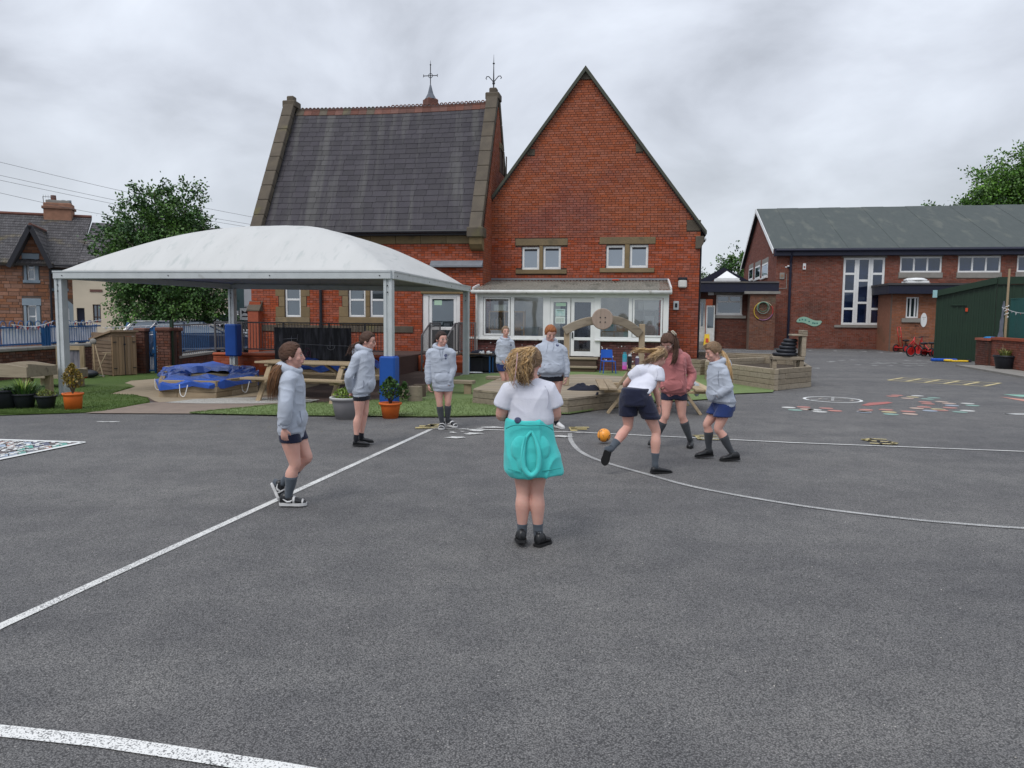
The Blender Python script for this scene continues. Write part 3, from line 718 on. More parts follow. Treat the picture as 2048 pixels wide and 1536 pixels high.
sheet('front_turf',[(378,829),(470,820),(560,811),(700,806),(800,800),(850,790),(850,772),(930,750),(1180,742),(1420,742),(1560,768),(1545,786),(1470,789),(1420,800),(1225,812),(1180,824),(1140,830),(1000,833),(880,836),(700,834),(560,833)],M_TURFP,.024)
sheet('buff_step_pad',[(770,795),(790,774),(860,776),(850,792)],M_BUFF,.028)
W1=paint_mat('worn_white_paint',(.60,.60,.58),.46);W2=paint_mat('white_paint',(.66,.66,.64),.52);W3=paint_mat('rubbed_white_paint',(.42,.42,.41),.34)
YL=paint_mat('yellow_paint',(.46,.37,.14),.38)
stripe('painted_line',[(-500,1516),(0,1254),(862,859)],.068,W1,.005)
stripe('painted_line',[(862,858),(1000,861),(1150,865),(1580,886),(2048,904),(2300,914),(3300,950)],.05,W1,.009)
stripe('painted_arc',[(1140,867),(1142,882),(1160,903),(1200,922),(1290,948),(1400,977),(1600,1012),(1800,1037),(1930,1049),(2060,1058),(2250,1066),(2600,1072),(3000,1066)],.06,W3,.006,True)
stripe('painted_line',[(-120,1452),(0,1463),(200,1484),(400,1514),(560,1539),(900,1600),(1300,1690)],.078,W2,.005)
def glyph(name,px0,py0,w_,h_,strokes,wd,mat,z=.013):
 """strokes in a unit square, laid on the ground; x right, y away"""
 o=G(px0,py0);m=MB()
 for st in strokes:
  pts=[Vector((o.x+x*w_,o.y+y*h_,z))for x,y in st]
  for a,b in zip(pts[:-1],pts[1:]):
   t=(b-a).normalized();nr=Vector((-t.y,t.x,0))*wd/2;a2=a-t*wd*.3;b2=b+t*wd*.3
   m.quad(a2+nr,a2-nr,b2-nr,b2+nr)
 return m.build(name,mat,kind='structure')
glyph('painted_letter',836,857,.36,.36,[[(0,0),(1,.1)],[(.1,.5),(.9,.55)],[(.35,.2),(.5,.9),(.8,1)]],.13,YL)
glyph('painted_letter',1148,863,.22,.35,[[(0,0),(0,1),(1,1)],[(0,.5),(.8,.5)]],.10,YL)
glyph('painted_letter',1400,880,.3,.35,[[(0,0),(1,0)],[(.1,.5),(.9,.5)],[(0,1),(1,1)],[(0,0),(.1,1)]],.06,YL)
glyph('painted_letter',1746,889,.34,.42,[[(0,.1),(.3,0),(.8,0),(1,.2),(.9,.4),(.5,.5),(.2,.6),(.1,.85),(.5,1),(1,.9)]],.07,YL)
sp_=MB();rs=random.Random(4)
for(x,y)in[(905,866),(930,859),(945,868),(960,858),(985,856),(925,864),(940,870),(955,862),(912,876),(1160,866),(1125,874),(205,845),(226,845)]:
 c=G(x,y);n=9;r0=rs.uniform(.04,.13)
 sp_.add([(c.x+math.cos(i*6.283/n)*r0*rs.uniform(.5,1.6),c.y+math.sin(i*6.283/n)*r0*rs.uniform(.3,.9),.011)for i in range(n)],[tuple(range(n))])
sp_.build('paint_splashes',W1,kind='stuff')
tri=[G(168,886),G(-60,932),G(-60,879)]
W4=paint_mat('crisp_white_paint',(.62,.63,.62),.75)
for a,b in((0,1),(0,2)):
 pa,pb=tri[a],tri[b];t=(pb-pa).normalized();nr=Vector((-t.y,t.x,0))*.04
 MB().quad((*(pa+nr)[:2],.012),(*(pa-nr)[:2],.012),(*(pb-nr)[:2],.012),(*(pb+nr)[:2],.012)).build('painted_grid_border',W4,kind='structure')
gc=[paint_mat('grid_paint_%s'%n,c,.62)for n,c in(('teal',(.10,.30,.25)),('pink',(.34,.20,.17)),('pale_blue',(.30,.36,.44)),('slate',(.09,.10,.15)),('brown',(.09,.07,.07)))]
A0,e1,e2=tri[0],tri[1]-tri[0],tri[2]-tri[0]
rs=random.Random(2)
k=13
cells=[MB()for _ in gc];lets=MB()
for i in range(k):
 for j in range(k-0):
  if i+j>=k*2:continue
  u0_,u1_=(i+.06)/k,(i+.94)/k;v0_,v1_=.05+.9*j/k,.05+.9*(j+.92)/k
  if(i+.5)/k*k<1.0:continue
  nj=max(1,int((i+1)/k*7));
  if j>=nj:continue
  v0_,v1_=.06+.88*j/nj,.06+.88*(j+.9)/nj
  q=[A0+(e1*(1-v)+e2*v)*u for u,v in((u0_,v0_),(u1_,v0_),(u1_,v1_),(u0_,v1_))]
  cells[rs.choice([0,0,1,2,3,4,4])].quad(*[(p.x,p.y,.009)for p in q])
  c=(q[0]+q[2])/2;
  if rs.random()<.7:
   a_=rs.uniform(.05,.08)
   ring=[(c.x+math.cos(x)*a_,c.y+math.sin(x)*a_*1.5)for x in[.3+5.0*t/8 for t in range(9)]]
   for p,q2 in zip(ring[:-1],ring[1:]):
    t=(Vector(q2)-Vector(p)).normalized()*1;nx,ny=-t.y*.02,t.x*.02
    lets.quad((p[0]+nx,p[1]+ny,.013),(p[0]-nx,p[1]-ny,.013),(q2[0]-nx,q2[1]-ny,.013),(q2[0]+nx,q2[1]+ny,.013))
for mb,mt_ in zip(cells,gc):mb.build('painted_grid_squares',mt_,kind='structure')
lets.build('painted_grid_figures',W4,kind='structure')
def ring(name,px,py,rx_px,wd,mat,z=.006,n=40,ry=None,dashes=None):
 c=G(px,py);r=(G(px+rx_px,py)-c).length;ryy=r*(ry or 1);m=MB()
 for i in range(n):
  if dashes and i%dashes==0:continue
  a,b=2*math.pi*i/n,2*math.pi*(i+1)/n
  m.quad(*[(c.x+math.cos(q)*(r+s*wd/2),c.y+math.sin(q)*(ryy+s*wd/2),z)for q,s in((a,-1),(b,-1),(b,1),(a,1))])
 return m.build(name,mat,kind='structure')
ring('painted_compass_ring',1665,799.5,51,.06,W4)
ring('painted_compass_ring',1672,799.5,30,.05,paint_mat('dull_paint',(.34,.31,.27),.4),n=12,dashes=3)
glyph('painted_compass_needle',1625,802,1.0,.7,[[(0,.2),(.5,.6),(1,.5)],[(.4,0),(.7,1)]],.06,W3,.006)
RD=paint_mat('red_paint',(.36,.10,.085),.6)
sheet('painted_red_lozenge',[(1722,811),(1738,806),(1775,804),(1786,806),(1770,808.5),(1735,812)],RD,.006)
dots=[(1577,815.5,0),(1590,820.5,1),(1607,814.5,2),(1614,819,3),(1629,820,0),(1640,824,0),(1652,817,2),(1670,822,2),(1728,823.5,3),(1732,820,2),(1728,824.5,4),(1772,820,2),(1778,824.5,5),(1782,829,1),(1816,823.5,2),(1820,828.5,3),(1785,793,2),(1794,791,2),(1815,797,3),(1825,794.5,5),(1835,792,0),(1855,798.5,1),(1868,796,1),(1850,804.5,2),(1856,808,2),(1848,814.5,2),(1860,822,4),(1833,817,3),(1876,819,5),(1884,804,3),(1898,807.5,3),(1904,811.5,4),(1900,816,2),(1935,807.5,0),(1945,811.5,1),(1935,822,0),(1920,824.5,1),(1882,821,2)]
dc=[paint_mat('dot_paint_%s'%n,c,.5)for n,c in(('white',(.5,.5,.48)),('green',(.2,.34,.29)),('red',(.42,.17,.14)),('peach',(.45,.33,.27)),('blue',(.30,.36,.44)),('yellow',(.45,.38,.2)))]
for x,y,c_ in dots:
 c=G(x,y);m=MB();m.add([(c.x+math.cos(i*6.2832/16)*.125,c.y+math.sin(i*6.2832/16)*.125,.006)for i in range(16)],[tuple(range(16))]);m.build('painted_stepping_dot',dc[c_],kind='structure')
la,lb,lc,ld_=G(1776,761),G(1969,773),G(2001,766.5),G(1806,756)
LAD=paint_mat('pale_yellow_paint',(.5,.42,.22),.6)
def gline(a,b,wd,m,z):
 t=(b-a).normalized();nr=Vector((-t.y,t.x,0))*wd/2
 m.quad(*[(p.x,p.y,z)for p in(a+nr,a-nr,b-nr,b+nr)])
m=MB();gline(la,lb,.08,m,.006);gline(ld_,lc,.08,m,.006);gline((la+ld_)/2,(lb+lc)/2,.07,m,.006)
for i in range(6):gline(la.lerp(lb,i/5),ld_.lerp(lc,i/5),.09,m,.010)
m.build('painted_ladder',LAD,kind='structure')
for(x,y,r_,mt_)in((1700,702.5,26,W3),(1690,703,60,paint_mat('faint_paint',(.3,.3,.3),.3)),(1690,703,90,MATS['faint_paint'])):ring('painted_far_ring',x,y,r_,.12,mt_)
ring('painted_far_ring',1617,736,18,.08,W3)
glyph('painted_far_figure',1740,728,2.6,1.6,[[(0,0),(.5,.4),(.9,.3)],[(.3,.8),(.7,.1)]],.13,W3,.006)
glyph('painted_far_figure',1470,722,1.6,2.2,[[(0,0),(.5,.4),(.3,.8),(.9,1)]],.14,W3,.006)
glyph('painted_far_figure',1500,718,1.9,2.4,[[(0,.3),(.5,0),(1,.5)],[(.3,.8),(.9,.7)]],.14,W3,.006)
glyph('painted_far_figure',1450,702,.8,3,[[(0,1),(1,0)]],.12,W3,.006);glyph('painted_far_figure',1478,702,.8,3,[[(0,1),(1,0)]],.12,W3,.006)
dash=MB()
for x,y in[(1660,724),(1683,721),(1705,720),(1717,730),(1749,731),(1781,732),(1813,721),(1815,732),(1838,722),(1842,731),(1861,724),(1760,725),(1790,727),(1665,723)]:
 a=G(x-6,y);b=G(x+6,y);gline(a,b,.22,dash,.006)
dash.build('painted_dashes',W3,kind='structure')
GN=paint_mat('sea_green_paint',(.2,.4,.32),.6)
sheet('painted_green_band',[(2006,789),(2060,790.5),(2100,791),(2100,797),(2040,794)],GN,.006)
sheet('painted_pink_band',[(2000,794),(2048,799),(2100,803),(2100,812),(2048,803)],paint_mat('salmon_paint',(.5,.22,.17),.6),.006)
glyph('painted_triangle',2011,828,1,1,[[(0,0),(1.4,0.02)],[(0,0),(1.6,-.75)],[(.35,-.1),(1.5,-.1)]],.07,W4,.006)
lf_=MB();rs=random.Random(7)
for i in range(260):
 x=rs.uniform(420,1000);y=836+rs.gauss(0,4)if rs.random()<.6 else rs.uniform(830,870);c=G(x,y);s_=rs.uniform(.006,.018);a=rs.uniform(0,6.28)
 lf_.quad(*[(c.x+math.cos(a+k*1.571)*s_,c.y+math.sin(a+k*1.571)*s_*.7,.03+rs.uniform(0,.006))for k in range(4)])
for i in range(140):
 x=rs.uniform(330,520);y=rs.uniform(770,806);c=G(x,y);s_=rs.uniform(.008,.02);a=rs.uniform(0,6.28)
 lf_.quad(*[(c.x+math.cos(a+k*1.571)*s_,c.y+math.sin(a+k*1.571)*s_*.7,.034)for k in range(4)])
lf_.build('leaf_litter',pm('leaf_litter',(.2,.17,.11),(.1,.08,.05),30,.9,rnd=.3),kind='stuff')
gr=MB();rs=random.Random(17)
for i in range(900):
 y=1.6+14*rs.random()**1.5;x=rs.uniform(-.75,.75)*y;s_=rs.uniform(.002,.0055);a=rs.uniform(0,6.28)
 gr.add([(x+math.cos(a)*s_,y+math.sin(a)*s_,.001),(x+math.cos(a+2)*s_,y+math.sin(a+2)*s_,.001),(x+math.cos(a+4.1)*s_,y+math.sin(a+4.1)*s_,.001),(x,y,s_)],[(0,1,3),(1,2,3),(2,0,3)])
gr.build('loose_grit',pm('grit',(.45,.43,.40),(.25,.23,.2),40,.9,rnd=.4),kind='stuff')
sheet('street_road',[(-400,698),(-400,662),(520,664),(520,702),(300,712)],pm('road',(.17,.17,.17),(.13,.13,.135),2,.9,.3,60),.004)
# --- hall on the right
d0=ray(1547,690);OH=CPOS+d0*(43.0/d0.y)
FR=Frame(OH,10.6);B=FR.at
ha=ethings('brick_school_hall','long dark red brick school hall with a grey felt roof and a three-column tall window','school hall',FR)
ue=19.0;zeave=B(1545,500)[1];zgut=B(1545,512)[1]
hu0=0
best=None
for i in range(300):
 vv=1+i*.03;uu,zz=B(1515,418,vv)
 if best is None or abs(uu-(hu0-.15))<best[0]:best=(abs(uu-(hu0-.15)),vv,zz)
hv,hz=best[1],best[2]
print('hall ridge',hv,hz,zeave)
big=(B(1684,600)[0],B(1767,600)[0],B(1725,650)[1],B(1725,515)[1])
upw=[(B(1800,530)[0],B(1884,530)[0],B(1840,545)[1],B(1840,513)[1]),(B(1916,530)[0],B(2002,530)[0],B(1950,545)[1],B(1950,512)[1]),(B(2034,530)[0],B(2120,530)[0],B(2060,544)[1],B(2060,511)[1])]
hp=[(hu0,0),(ue,0),(ue,zeave),(hu0,zeave)]
wallbody(MB(),hp,.002,.35,[big]+upw).build('wall',M_MORTP,ha)
M_BRICK_H=pm('hall_brick',(.225,.075,.05),(.155,.056,.042),9,.85,.35,60,world=True,rnd=.22,c3=(.10,.045,.035),c3s=.4,c3t=.55)
noh=[big,(big[0]-.1,big[1]+.1,big[3],zeave)]+upw
for q in upw:noh.append((q[0]-.05,q[1]+.05,q[3],q[3]+.3));noh.append((q[0]-.05,q[1]+.05,q[2]-.3,q[2]))
masonry(ha,FR,hp,noh,0,M_BRICK_H,keep=0,seed=12,joint=.014)
for q in upw+[big]:
 MB().box(q[0]-.05,q[1]+.05,-.02,.1,q[3]+.003,min(q[3]+.3,zeave-.01)).build('lintel',M_CONC,ha)
for q in upw:MB().box(q[0]-.05,q[1]+.05,-.05,.1,q[2]-.28,q[2]-.01).build('stone_sill',M_CONC,ha)
MB().box(big[0]-.35,big[1]+.35,-.08,.1,big[2]-.14,big[2]-.01).build('stone_sill',M_CONC,ha)
for q in upw:upvc_window(ha,q[0],q[1],q[2],q[3],.04,M_WINBL,mull=(.34,.66),fw=.09,sill=False)
W_=big[1]-big[0];H_=big[3]-big[2]
for i,tr in enumerate(((.24,.50,.76),(.33,.66),(.24,.50,.76))):
 upvc_window(ha,big[0]+W_*i/3+.002,big[0]+W_*(i+1)/3-.002,big[2],big[3],.04 if i!=1 else .05,M_WINBL,trans=tr,fw=.12,sill=False)
rf=MB();ov=.32
rp0=(-ov,zeave+.02);rpr=(hv,hz)
fsl=[(0,1,2,3),(7,6,5,4),(0,4,5,1),(1,5,6,2),(2,6,7,3),(3,7,4,0)]
M_FELT=pm('green_grey_felt',(.074,.086,.084),(.062,.074,.073),1.5,.92,.3,60,c3=(.10,.11,.10),c3s=.5,c3t=.55,stretch=(3,1,1))
n=15
for i in range(n):
 a=hu0-.22+(ue+.3-hu0)*i/n;b=hu0-.22+(ue+.3-hu0)*(i+1)/n
 lap=.012
 MB().add([(a,rp0[0],rp0[1]),(b+.08,rp0[0],rp0[1]),(b+.08,hv,hz),(a,hv,hz),(a,rp0[0],rp0[1]+lap+.014*(i%2)),(b,rp0[0],rp0[1]+lap+.014*(i%2)),(b,hv,hz+lap+.014*(i%2)),(a,hv,hz+lap+.014*(i%2))],fsl).build('felt_strip',M_FELT,ha)
bk=MB();bk.quad((hu0-.22,hv,hz),(ue,hv,hz),(ue,2*hv+ov,zeave),(hu0-.22,2*hv+ov,zeave));bk.build('rear_roof',M_FELT,ha)
MB().box(hu0-.2,ue,-ov-.03,-ov+.0,zgut,zeave+.05).box(hu0-.2,ue,-ov,0,zgut-.02,zgut+.02).build('fascia',M_NAVYB,ha)
MB().tube([(hu0-.1,-ov-.08,zeave-.05),(ue,-ov-.08,zeave-.05)],.07,8).build('gutter',M_NAVYB,ha)
gp=[(0.0,0),(2*hv,0),(2*hv,zeave),(hv,hz-.08),(0.0,zeave)]
gm=MB();gm.add([(hu0+.01,y,z)for y,z in gp]+[(hu0+.3,y,z)for y,z in gp],[(4,3,2,1,0),(5,6,7,8,9)]+[(i,(i+1)%5,5+(i+1)%5,5+i)for i in range(5)]);gm.build('gable_wall',M_MORTP,ha)
gw=[]
for(x0,x1,t_,b_)in((1525,1536,527,552),(1511,1520.5,532,555.5),(1498.5,1506,537,558)):
 v1,zt=FR.atu(x0,t_,hu0);v0,zb_=FR.atu(x1,b_,hu0);gw.append((v0,v1,zb_,FR.atu((x0+x1)/2,t_,hu0)[1]))
masonry(ha,FR,gp,gw,hu0,M_BRICK_H,keep=0,axis='u',sgn=-1,seed=13,joint=.014)
for q in gw:
 m=MB();m.box(hu0-.03,hu0,q[0],q[1],q[2],q[2]+.1).box(hu0-.03,hu0,q[0],q[1],q[3]-.1,q[3]).box(hu0-.03,hu0,q[0],q[0]+.1,q[2],q[3]).box(hu0-.03,hu0,q[1]-.1,q[1],q[2],q[3]);o=m.build('window',M_UPVC,ha)
 MB().box(hu0-.015,hu0-.005,q[0],q[1],q[2],q[3]).build('pane',M_WINBL,o);MB().box(hu0-.12,hu0,q[0]-.05,q[1]+.05,q[2]-.1,q[2]-.01).build('sill',M_UPVC,o)
 MB().box(hu0-.02,hu0,q[0]-.05,q[1]+.05,q[3]+.01,q[3]+.3).build('lintel',M_CONC,o)
for(ya,za,yb,zb_)in((-ov-.02,zeave+.0,hv,hz),(2*hv+ov,zeave,hv,hz)):
 MB().beam((hu0-.25,ya,za-.1),(hu0-.25,yb,zb_-.1),.26,.03,(1,0,0)).build('bargeboard',M_UPVC,ha)
u_=B(1578,600)[0]
MB().tube([(u_,-ov-.05,zeave-.15),(u_,-.12,zgut-.4),(u_,-.12,0)],.07,8).build('downpipe',M_NAVYB,ha)
u_,z_=B(1572,612);
MB().beam((.02,-.02,B(1550,577)[1]),(B(1571,577)[0],-.02,B(1571,577)[1]),.03,.03).beam((B(1573,575)[0],-.02,B(1573,577)[1]),(B(1573,548)[0],-.02,B(1573,548)[1]),.03,.03).build('conduit',M_CONC,ha)
for(x0,x1)in((1632,1640),(1717,1725)):
 a,z_=B(x0,679);b=B(x1,679)[0];MB().box(a,b,-.02,.01,z_-.06,z_+.08).build('air_brick',M_TERRA,ha)
def wallbox(F,px,py,w_,h_,mat,name,label,cat,v=0.0,d_=.06,extra=None):
 u,z=F.at(px,py,v);t=empty(name,label,cat,F.w(u,v-.005,z),F.a)
 MB().box(-w_/2,w_/2,-d_,0,-h_/2,h_/2).build('casing',mat,t,bevel=.01)
 if extra:extra(t)
 return t
wallbox(FR,1564,552,.26,.36,M_CONC,'alarm_box','cream square alarm box on hall wall left of the drainpipe','alarm box',extra=lambda t:MB().box(-.08,.08,-.072,-.061,-.06,.08).build('badge',pm('brown_print',(.3,.2,.14),None,5,.7),t))
wallbox(FR,1608.5,533,.16,.34,M_UPVC,'bell_box','small white box with red print high on hall wall right of the drainpipe','bell box',extra=lambda t:MB().box(-.04,.04,-.065,-.061,-.1,.02).build('print',RD,t))
cctv(FR,1575,534,.0,'white dome security camera on hall corner beside the navy drainpipe')
u,z=B(1618,643);t=empty('fish_board','pale green wavy cut-out fish board with dark spots low on hall wall','wall board',FR.w(u,-.01,z),FR.a)
pts=[];
wv=lambda x:.10*math.sin(-x*4.6)
xs=[-.66+1.32*i/20 for i in range(21)]
th_=lambda x:.03+.15*max(0,(1-(x/.66)**2))**.5
topp=[(x,wv(x)+th_(x))for x in xs];botp=[(x,wv(x)-th_(x))for x in xs]
m=MB()
for i in range(20):m.prism([botp[i],botp[i+1],topp[i+1],topp[i]],-.03,0)
m.build('board',pm('mint_board',(.22,.42,.33),(.3,.45,.36),3,.6),t)
m=MB()
for x in(-.5,-.36,-.2,0,.2,.3,.42):m.cyl((x,-.034,wv(x)),(x,-.03,wv(x)),.045,n=10)
m.build('spots',pm('spot_paint',(.05,.18,.17),None,3,.6),t)
d0=ray(1450,690);OL=CPOS+d0*(41.5/d0.y)
FL_=Frame(OL,9.5);C_=FL_.at
li=ethings('link_block','low flat-roofed dark brick link with a black fascia joining the two school blocks','building',FL_)
lu0,lu1=C_(1330,640)[0],C_(1499,640)[0];lz=C_(1450,585)[1];lz2=C_(1450,568)[1]
lw=(C_(1432,620)[0],C_(1484,620)[0],C_(1455,629)[1],C_(1455,590)[1])
ld=(C_(1398,620)[0],C_(1426,620)[0],.35,C_(1412,598)[1])
lp=[(lu0,0),(lu1,0),(lu1,lz),(lu0,lz)]
wallbody(MB(),lp,.002,.3,[lw,ld]).build('wall',M_MORT,li)
masonry(li,FL_,lp,[lw,ld],0,M_BRICK_DK,keep=0,seed=21,joint=.014)
def lwin():
 o=upvc_window(li,lw[0],lw[1],lw[2],lw[3],.03,M_WINDK,trans=(.66,),fw=.09,sill=True)
 MB().box((lw[0]+lw[1])/2-.05,(lw[0]+lw[1])/2+.05,.032,.09,lw[2]+(lw[3]-lw[2])*.68,lw[3]-.09).build('mullion',M_UPVC,o)
lwin()
MB().box(lw[0]-.1,lw[1]+.1,-.03,.1,lw[3]+.01,lw[3]+.2).build('lintel',M_CONC,li)
MB().box(lw[0]-.2,lw[1]+.2,-.08,.1,lw[2]-.2,lw[2]-.06).build('stone_sill',M_CONC,li)
uH=C_(1552,580)[0]
MB().box(lu0,uH,-.9,6,lz,lz2+.02).build('fascia',M_NAVYB,li)
MB().box(lu0,uH,-.95,6.5,lz2+.02,lz2+.1).build('flat_roof',M_SLATED,li)
dm=MB();m_=(ld[0]+ld[1])/2
dm.box(ld[0],m_-.02,.05,.1,ld[2],ld[3]);dl=dm.build('door',M_UPVCD,li);MB().box(ld[0]+.12,m_-.14,.03,.05,1.2,ld[3]-.2).build('pane',M_WINDK,dl)
dm=MB();dm.box(m_,m_+.06,-.3,-.22,ld[2],ld[3]-.35).box(ld[1]+.02,ld[1]+.08,-.3,-.22,ld[2],ld[3]-.35).box(m_+.06,ld[1]+.02,-.3,-.22,ld[3]-.43,ld[3]-.35).box(m_+.06,ld[1]+.02,-.3,-.22,ld[2],ld[2]+.75)
dl=dm.build('open_door',M_UPVCD,li);MB().box(m_+.06,ld[1]+.02,-.27,-.25,ld[2]+.75,ld[3]-.43).build('pane',M_WINDK,dl)
MB().box(ld[0]-.4,ld[1]+.1,-.9,0,0,.17).box(ld[0]-.2,ld[1]-.2,-.55,0,.17,.34).build('door_step',M_CONC,li)
u,z=C_(1413,681);z=.18
t=empty('wet_floor_sign','yellow folding floor sign with a red mark on link doorstep','floor sign',FL_.w(C_(1414,675,-.8)[0],-.75,z),FL_.a)
YP=pm('yellow_plastic',(.72,.48,.03),(.66,.42,.03),3,.5)
MB().add([(-.17,-.15,0),(.17,-.15,0),(.12,0,.6),(-.12,0,.6),(-.17,-.13,0),(.17,-.13,0),(.12,.02,.6),(-.12,.02,.6)],fsl).build('front_panel',YP,t)
MB().add([(-.17,.15,0),(.17,.15,0),(.12,.03,.6),(-.12,.03,.6),(-.17,.17,0),(.17,.17,0),(.12,.05,.6),(-.12,.05,.6)],fsl).build('rear_panel',YP,t)
MB().add([(-.08,-.125,.16),(.09,-.125,.16),(.07,-.06,.38),(-.07,-.06,.38)],[(0,1,2,3)]).build('warning_mark',pm('sign_red',(.5,.06,.02),None,3,.5),t)
wallbox(FL_,1422,585,.3,.28,M_UPVC,'wall_lamp','square white bulkhead lamp over the link doorway','wall light')
pn=(C_(1499,640)[0],C_(1552,640)[0]+.25)
pv=-1.0
hz_=C_(1520,588,pv)[1]
a_,b_=C_(1499,640,pv)[0],C_(1550,640,pv)[0]
hl=empty('brick_store','square projecting brick store wall where the hoops hang beside hall','brick store',FL_.w(a_,pv,0),FL_.a)
wdt=b_-a_
MB().box(0,wdt,.005,1.4,0,hz_).build('core',M_MORTP,hl)
F_s=Frame(FL_.w(a_,pv,0),9.5)
masonry(hl,F_s,[(0,0),(wdt,0),(wdt,hz_),(0,hz_)],[],0,pm('brown_brick',(.20,.085,.052),(.13,.062,.045),9,.85,.35,60,rnd=.2,c3=(.12,.10,.07),c3s=1,c3t=.55),keep=0,seed=31,joint=.014)
MB().box(-.3,wdt+.2,-.12,1.5,hz_+.005,hz_+.14).build('coping',M_CONC,hl)
hc,hzz=F_s.at(1527,622,-.06)
for j,(r_,dz_,cols,nm)in enumerate(((.47,-.0,('yellow','red','purple'),'large hula hoop of yellow, red and purple sections on the brick store'),(.30,.17,('grey',),'middle-sized dull green hula hoop hung inside the large one'),(.24,.21,('green',),'smallest dark green hula hoop hung at top of the hoops'))):
 t=empty('hula_hoop',nm,'hoop',F_s.w(hc+(.0,-.03,-.04)[j],-.05-.05*j,hzz+dz_),F_s.a,'hoops on the store wall')
 cm={'yellow':(.6,.42,.05),'red':(.5,.05,.05),'purple':(.28,.12,.25),'grey':(.25,.33,.28),'green':(.05,.14,.09)}
 ns=len(cols)
 spans={3:((math.pi*.55,math.pi*1.35),(-.35,.6),(math.pi*1.35,2*math.pi-.35)),1:((0,2*math.pi),)}[ns]
 for(s0,s1),c_ in zip(spans,cols):
  MB().tube([(math.cos(x)*r_,0,math.sin(x)*r_)for x in[s0+(s1-s0)*i/24 for i in range(25)]],.022,6).build('hoop_section',pm('hoop_'+c_,cm[c_],None,3,.4),t,smooth=True)
 if ns==3:MB().tube([(math.cos(x)*r_,0,math.sin(x)*r_)for x in[.6+(math.pi*.55-.6)*i/12 for i in range(13)]],.022,6).build('hoop_section',pm('hoop_cream',(.4,.38,.25),None,3,.4),t,smooth=True)
 MB().cyl((0,-.03,r_-.01),(0,.08,r_-.01),.015).build('hook',M_BLACK,t)
d0=ray(1447,600);OB=CPOS+d0*(52/d0.y);FB=Frame(OB,9.5);D_=FB.at
fb=ethings('rear_gable_block','low brick gable with a black bargeboard rising behind the flat link roof','building',FB)
au,az=D_(1447,535);gl,gz=D_(1390,567);gr,gz2=D_(1478,551)
MB().prism([(gl-1,0),(gr+.6,0),(gr+.6,gz2-.5),(au,az-.3),(gl-1,gz-.8)],0,.3).build('wall',M_BRICK_OR,fb)
MB().prism([(gl-1.2,gz-.6),(au,az),(au,az-.5),(gl-1.2,gz-1.1)],-.2,6).prism([(au,az),(gr+.8,gz2-.45),(gr+.8,gz2-.95),(au,az-.5)],-.2,6).build('roof',M_NAVYB,fb)
def skylight(F,px,py,v,s,label,z=None,flat=False):
 u,zz=F.at(px,py,v);t=empty('roof_light',label,'skylight',F.w(u,v,zz),F.a)
 MB().box(-s,s,-s,s,0,.22*s).box(-s*.93,s*.93,-s*.93,s*.93,.25*s,.40*s).build('kerb',M_UPVC,t)
 if flat:MB().lathe([(s*1.02,.42*s),(s*1.0,.55*s),(s*.7,.68*s),(s*.1,.72*s)],n=20).build('dome',M_UPVC,t,smooth=True)
 else:MB().add([(-s*.85,-s*.85,.41*s),(s*.85,-s*.85,.41*s),(s*.85,s*.85,.41*s),(-s*.85,s*.85,.41*s),(0,0,1.05*s)],[(0,1,4),(1,2,4),(2,3,4),(3,0,4)]).build('pyramid',M_UPVC,t)
 return t
skylight(FL_,1453,567,1.6,.66,'white pyramid roof light on the link flat roof before the low gable')
pvv=-2.6
OP=FR.w(B(1783,640,pvv)[0],pvv,0);FP_=Frame(OP,10.6);E_=FP_.at
po=ethings('flat_roofed_annexe','small orange-brown brick annexe with a dark flat roof in front of the hall','annexe',FP_)
pw=E_(1856,640)[0];pz=E_(1800,588)[1];pz2=E_(1800,571)[1]
ww=(E_(1812,620)[0],E_(1837,620)[0],E_(1825,636)[1],E_(1825,594)[1])
M_BRICK_A=pm('annexe_brick',(.30,.12,.065),(.22,.09,.05),9,.85,.35,60,rnd=.16,c3=(.18,.09,.05),c3s=.7,c3t=.58)
pp=[(0,0),(pw+3.5,0),(pw+3.5,pz),(0,pz)]
wallbody(MB(),pp,.002,.3,[ww]).build('wall',M_MORTP,po)
MB().box(.0,.25,.3,2.6,0,pz).build('side_wall',M_BRICK_A,po)
masonry(po,FP_,pp,[ww],0,M_BRICK_A,keep=0,seed=41,joint=.014)
upvc_window(po,ww[0],ww[1],ww[2],ww[3],.03,M_WINDK,mull=(.35,.72),fw=.07,sill=False)
MB().box(ww[0]-.2,ww[1]+.1,-.1,.1,ww[2]-.22,ww[2]-.01).build('stone_sill',M_CONC,po)
MB().box(-.35,pw+3.5,-.5,2.6,pz+.005,pz2).build('fascia',M_NAVYB,po);MB().box(-.4,pw+3.5,-.55,2.6,pz2+.003,pz2+.1).build('flat_roof',M_SLATED,po)
skylight(FP_,1830,571,.9,.55,'low white domed roof light on the annexe flat roof',flat=True)
u,z=E_(1847,640);t=empty('oval_plaque','white oval plaque with a simple face drawn on the annexe wall','plaque',FP_.w(u,-.012,z),FP_.a)
m=MB();nn_=24;m.prism([(math.cos(i*6.2832/nn_)*.15,math.sin(i*6.2832/nn_)*.36)for i in range(nn_)],-.03,0);m.build('board',M_UPVC,t)
m=MB();m.cyl((-.04,-.034,.13),(-.04,-.031,.13),.02,n=8).cyl((.05,-.034,.13),(.05,-.031,.13),.02,n=8).box(-.005,.005,-.034,-.031,.0,.1);m.build('face_marks',M_BLACK,t)
d0=ray(1870,718);a3=G(1868,720);b3=G(1951,726)
FC_=Frame(a3,34);H2=FC_.at
co=ethings('green_metal_shed','dark green ribbed metal shed with a mono-pitch roof at the right edge','metal shed',FC_)
w0=H2(1950,720)[0];cz0=H2(1872,583)[1];cur,cz1=H2(1992,556)
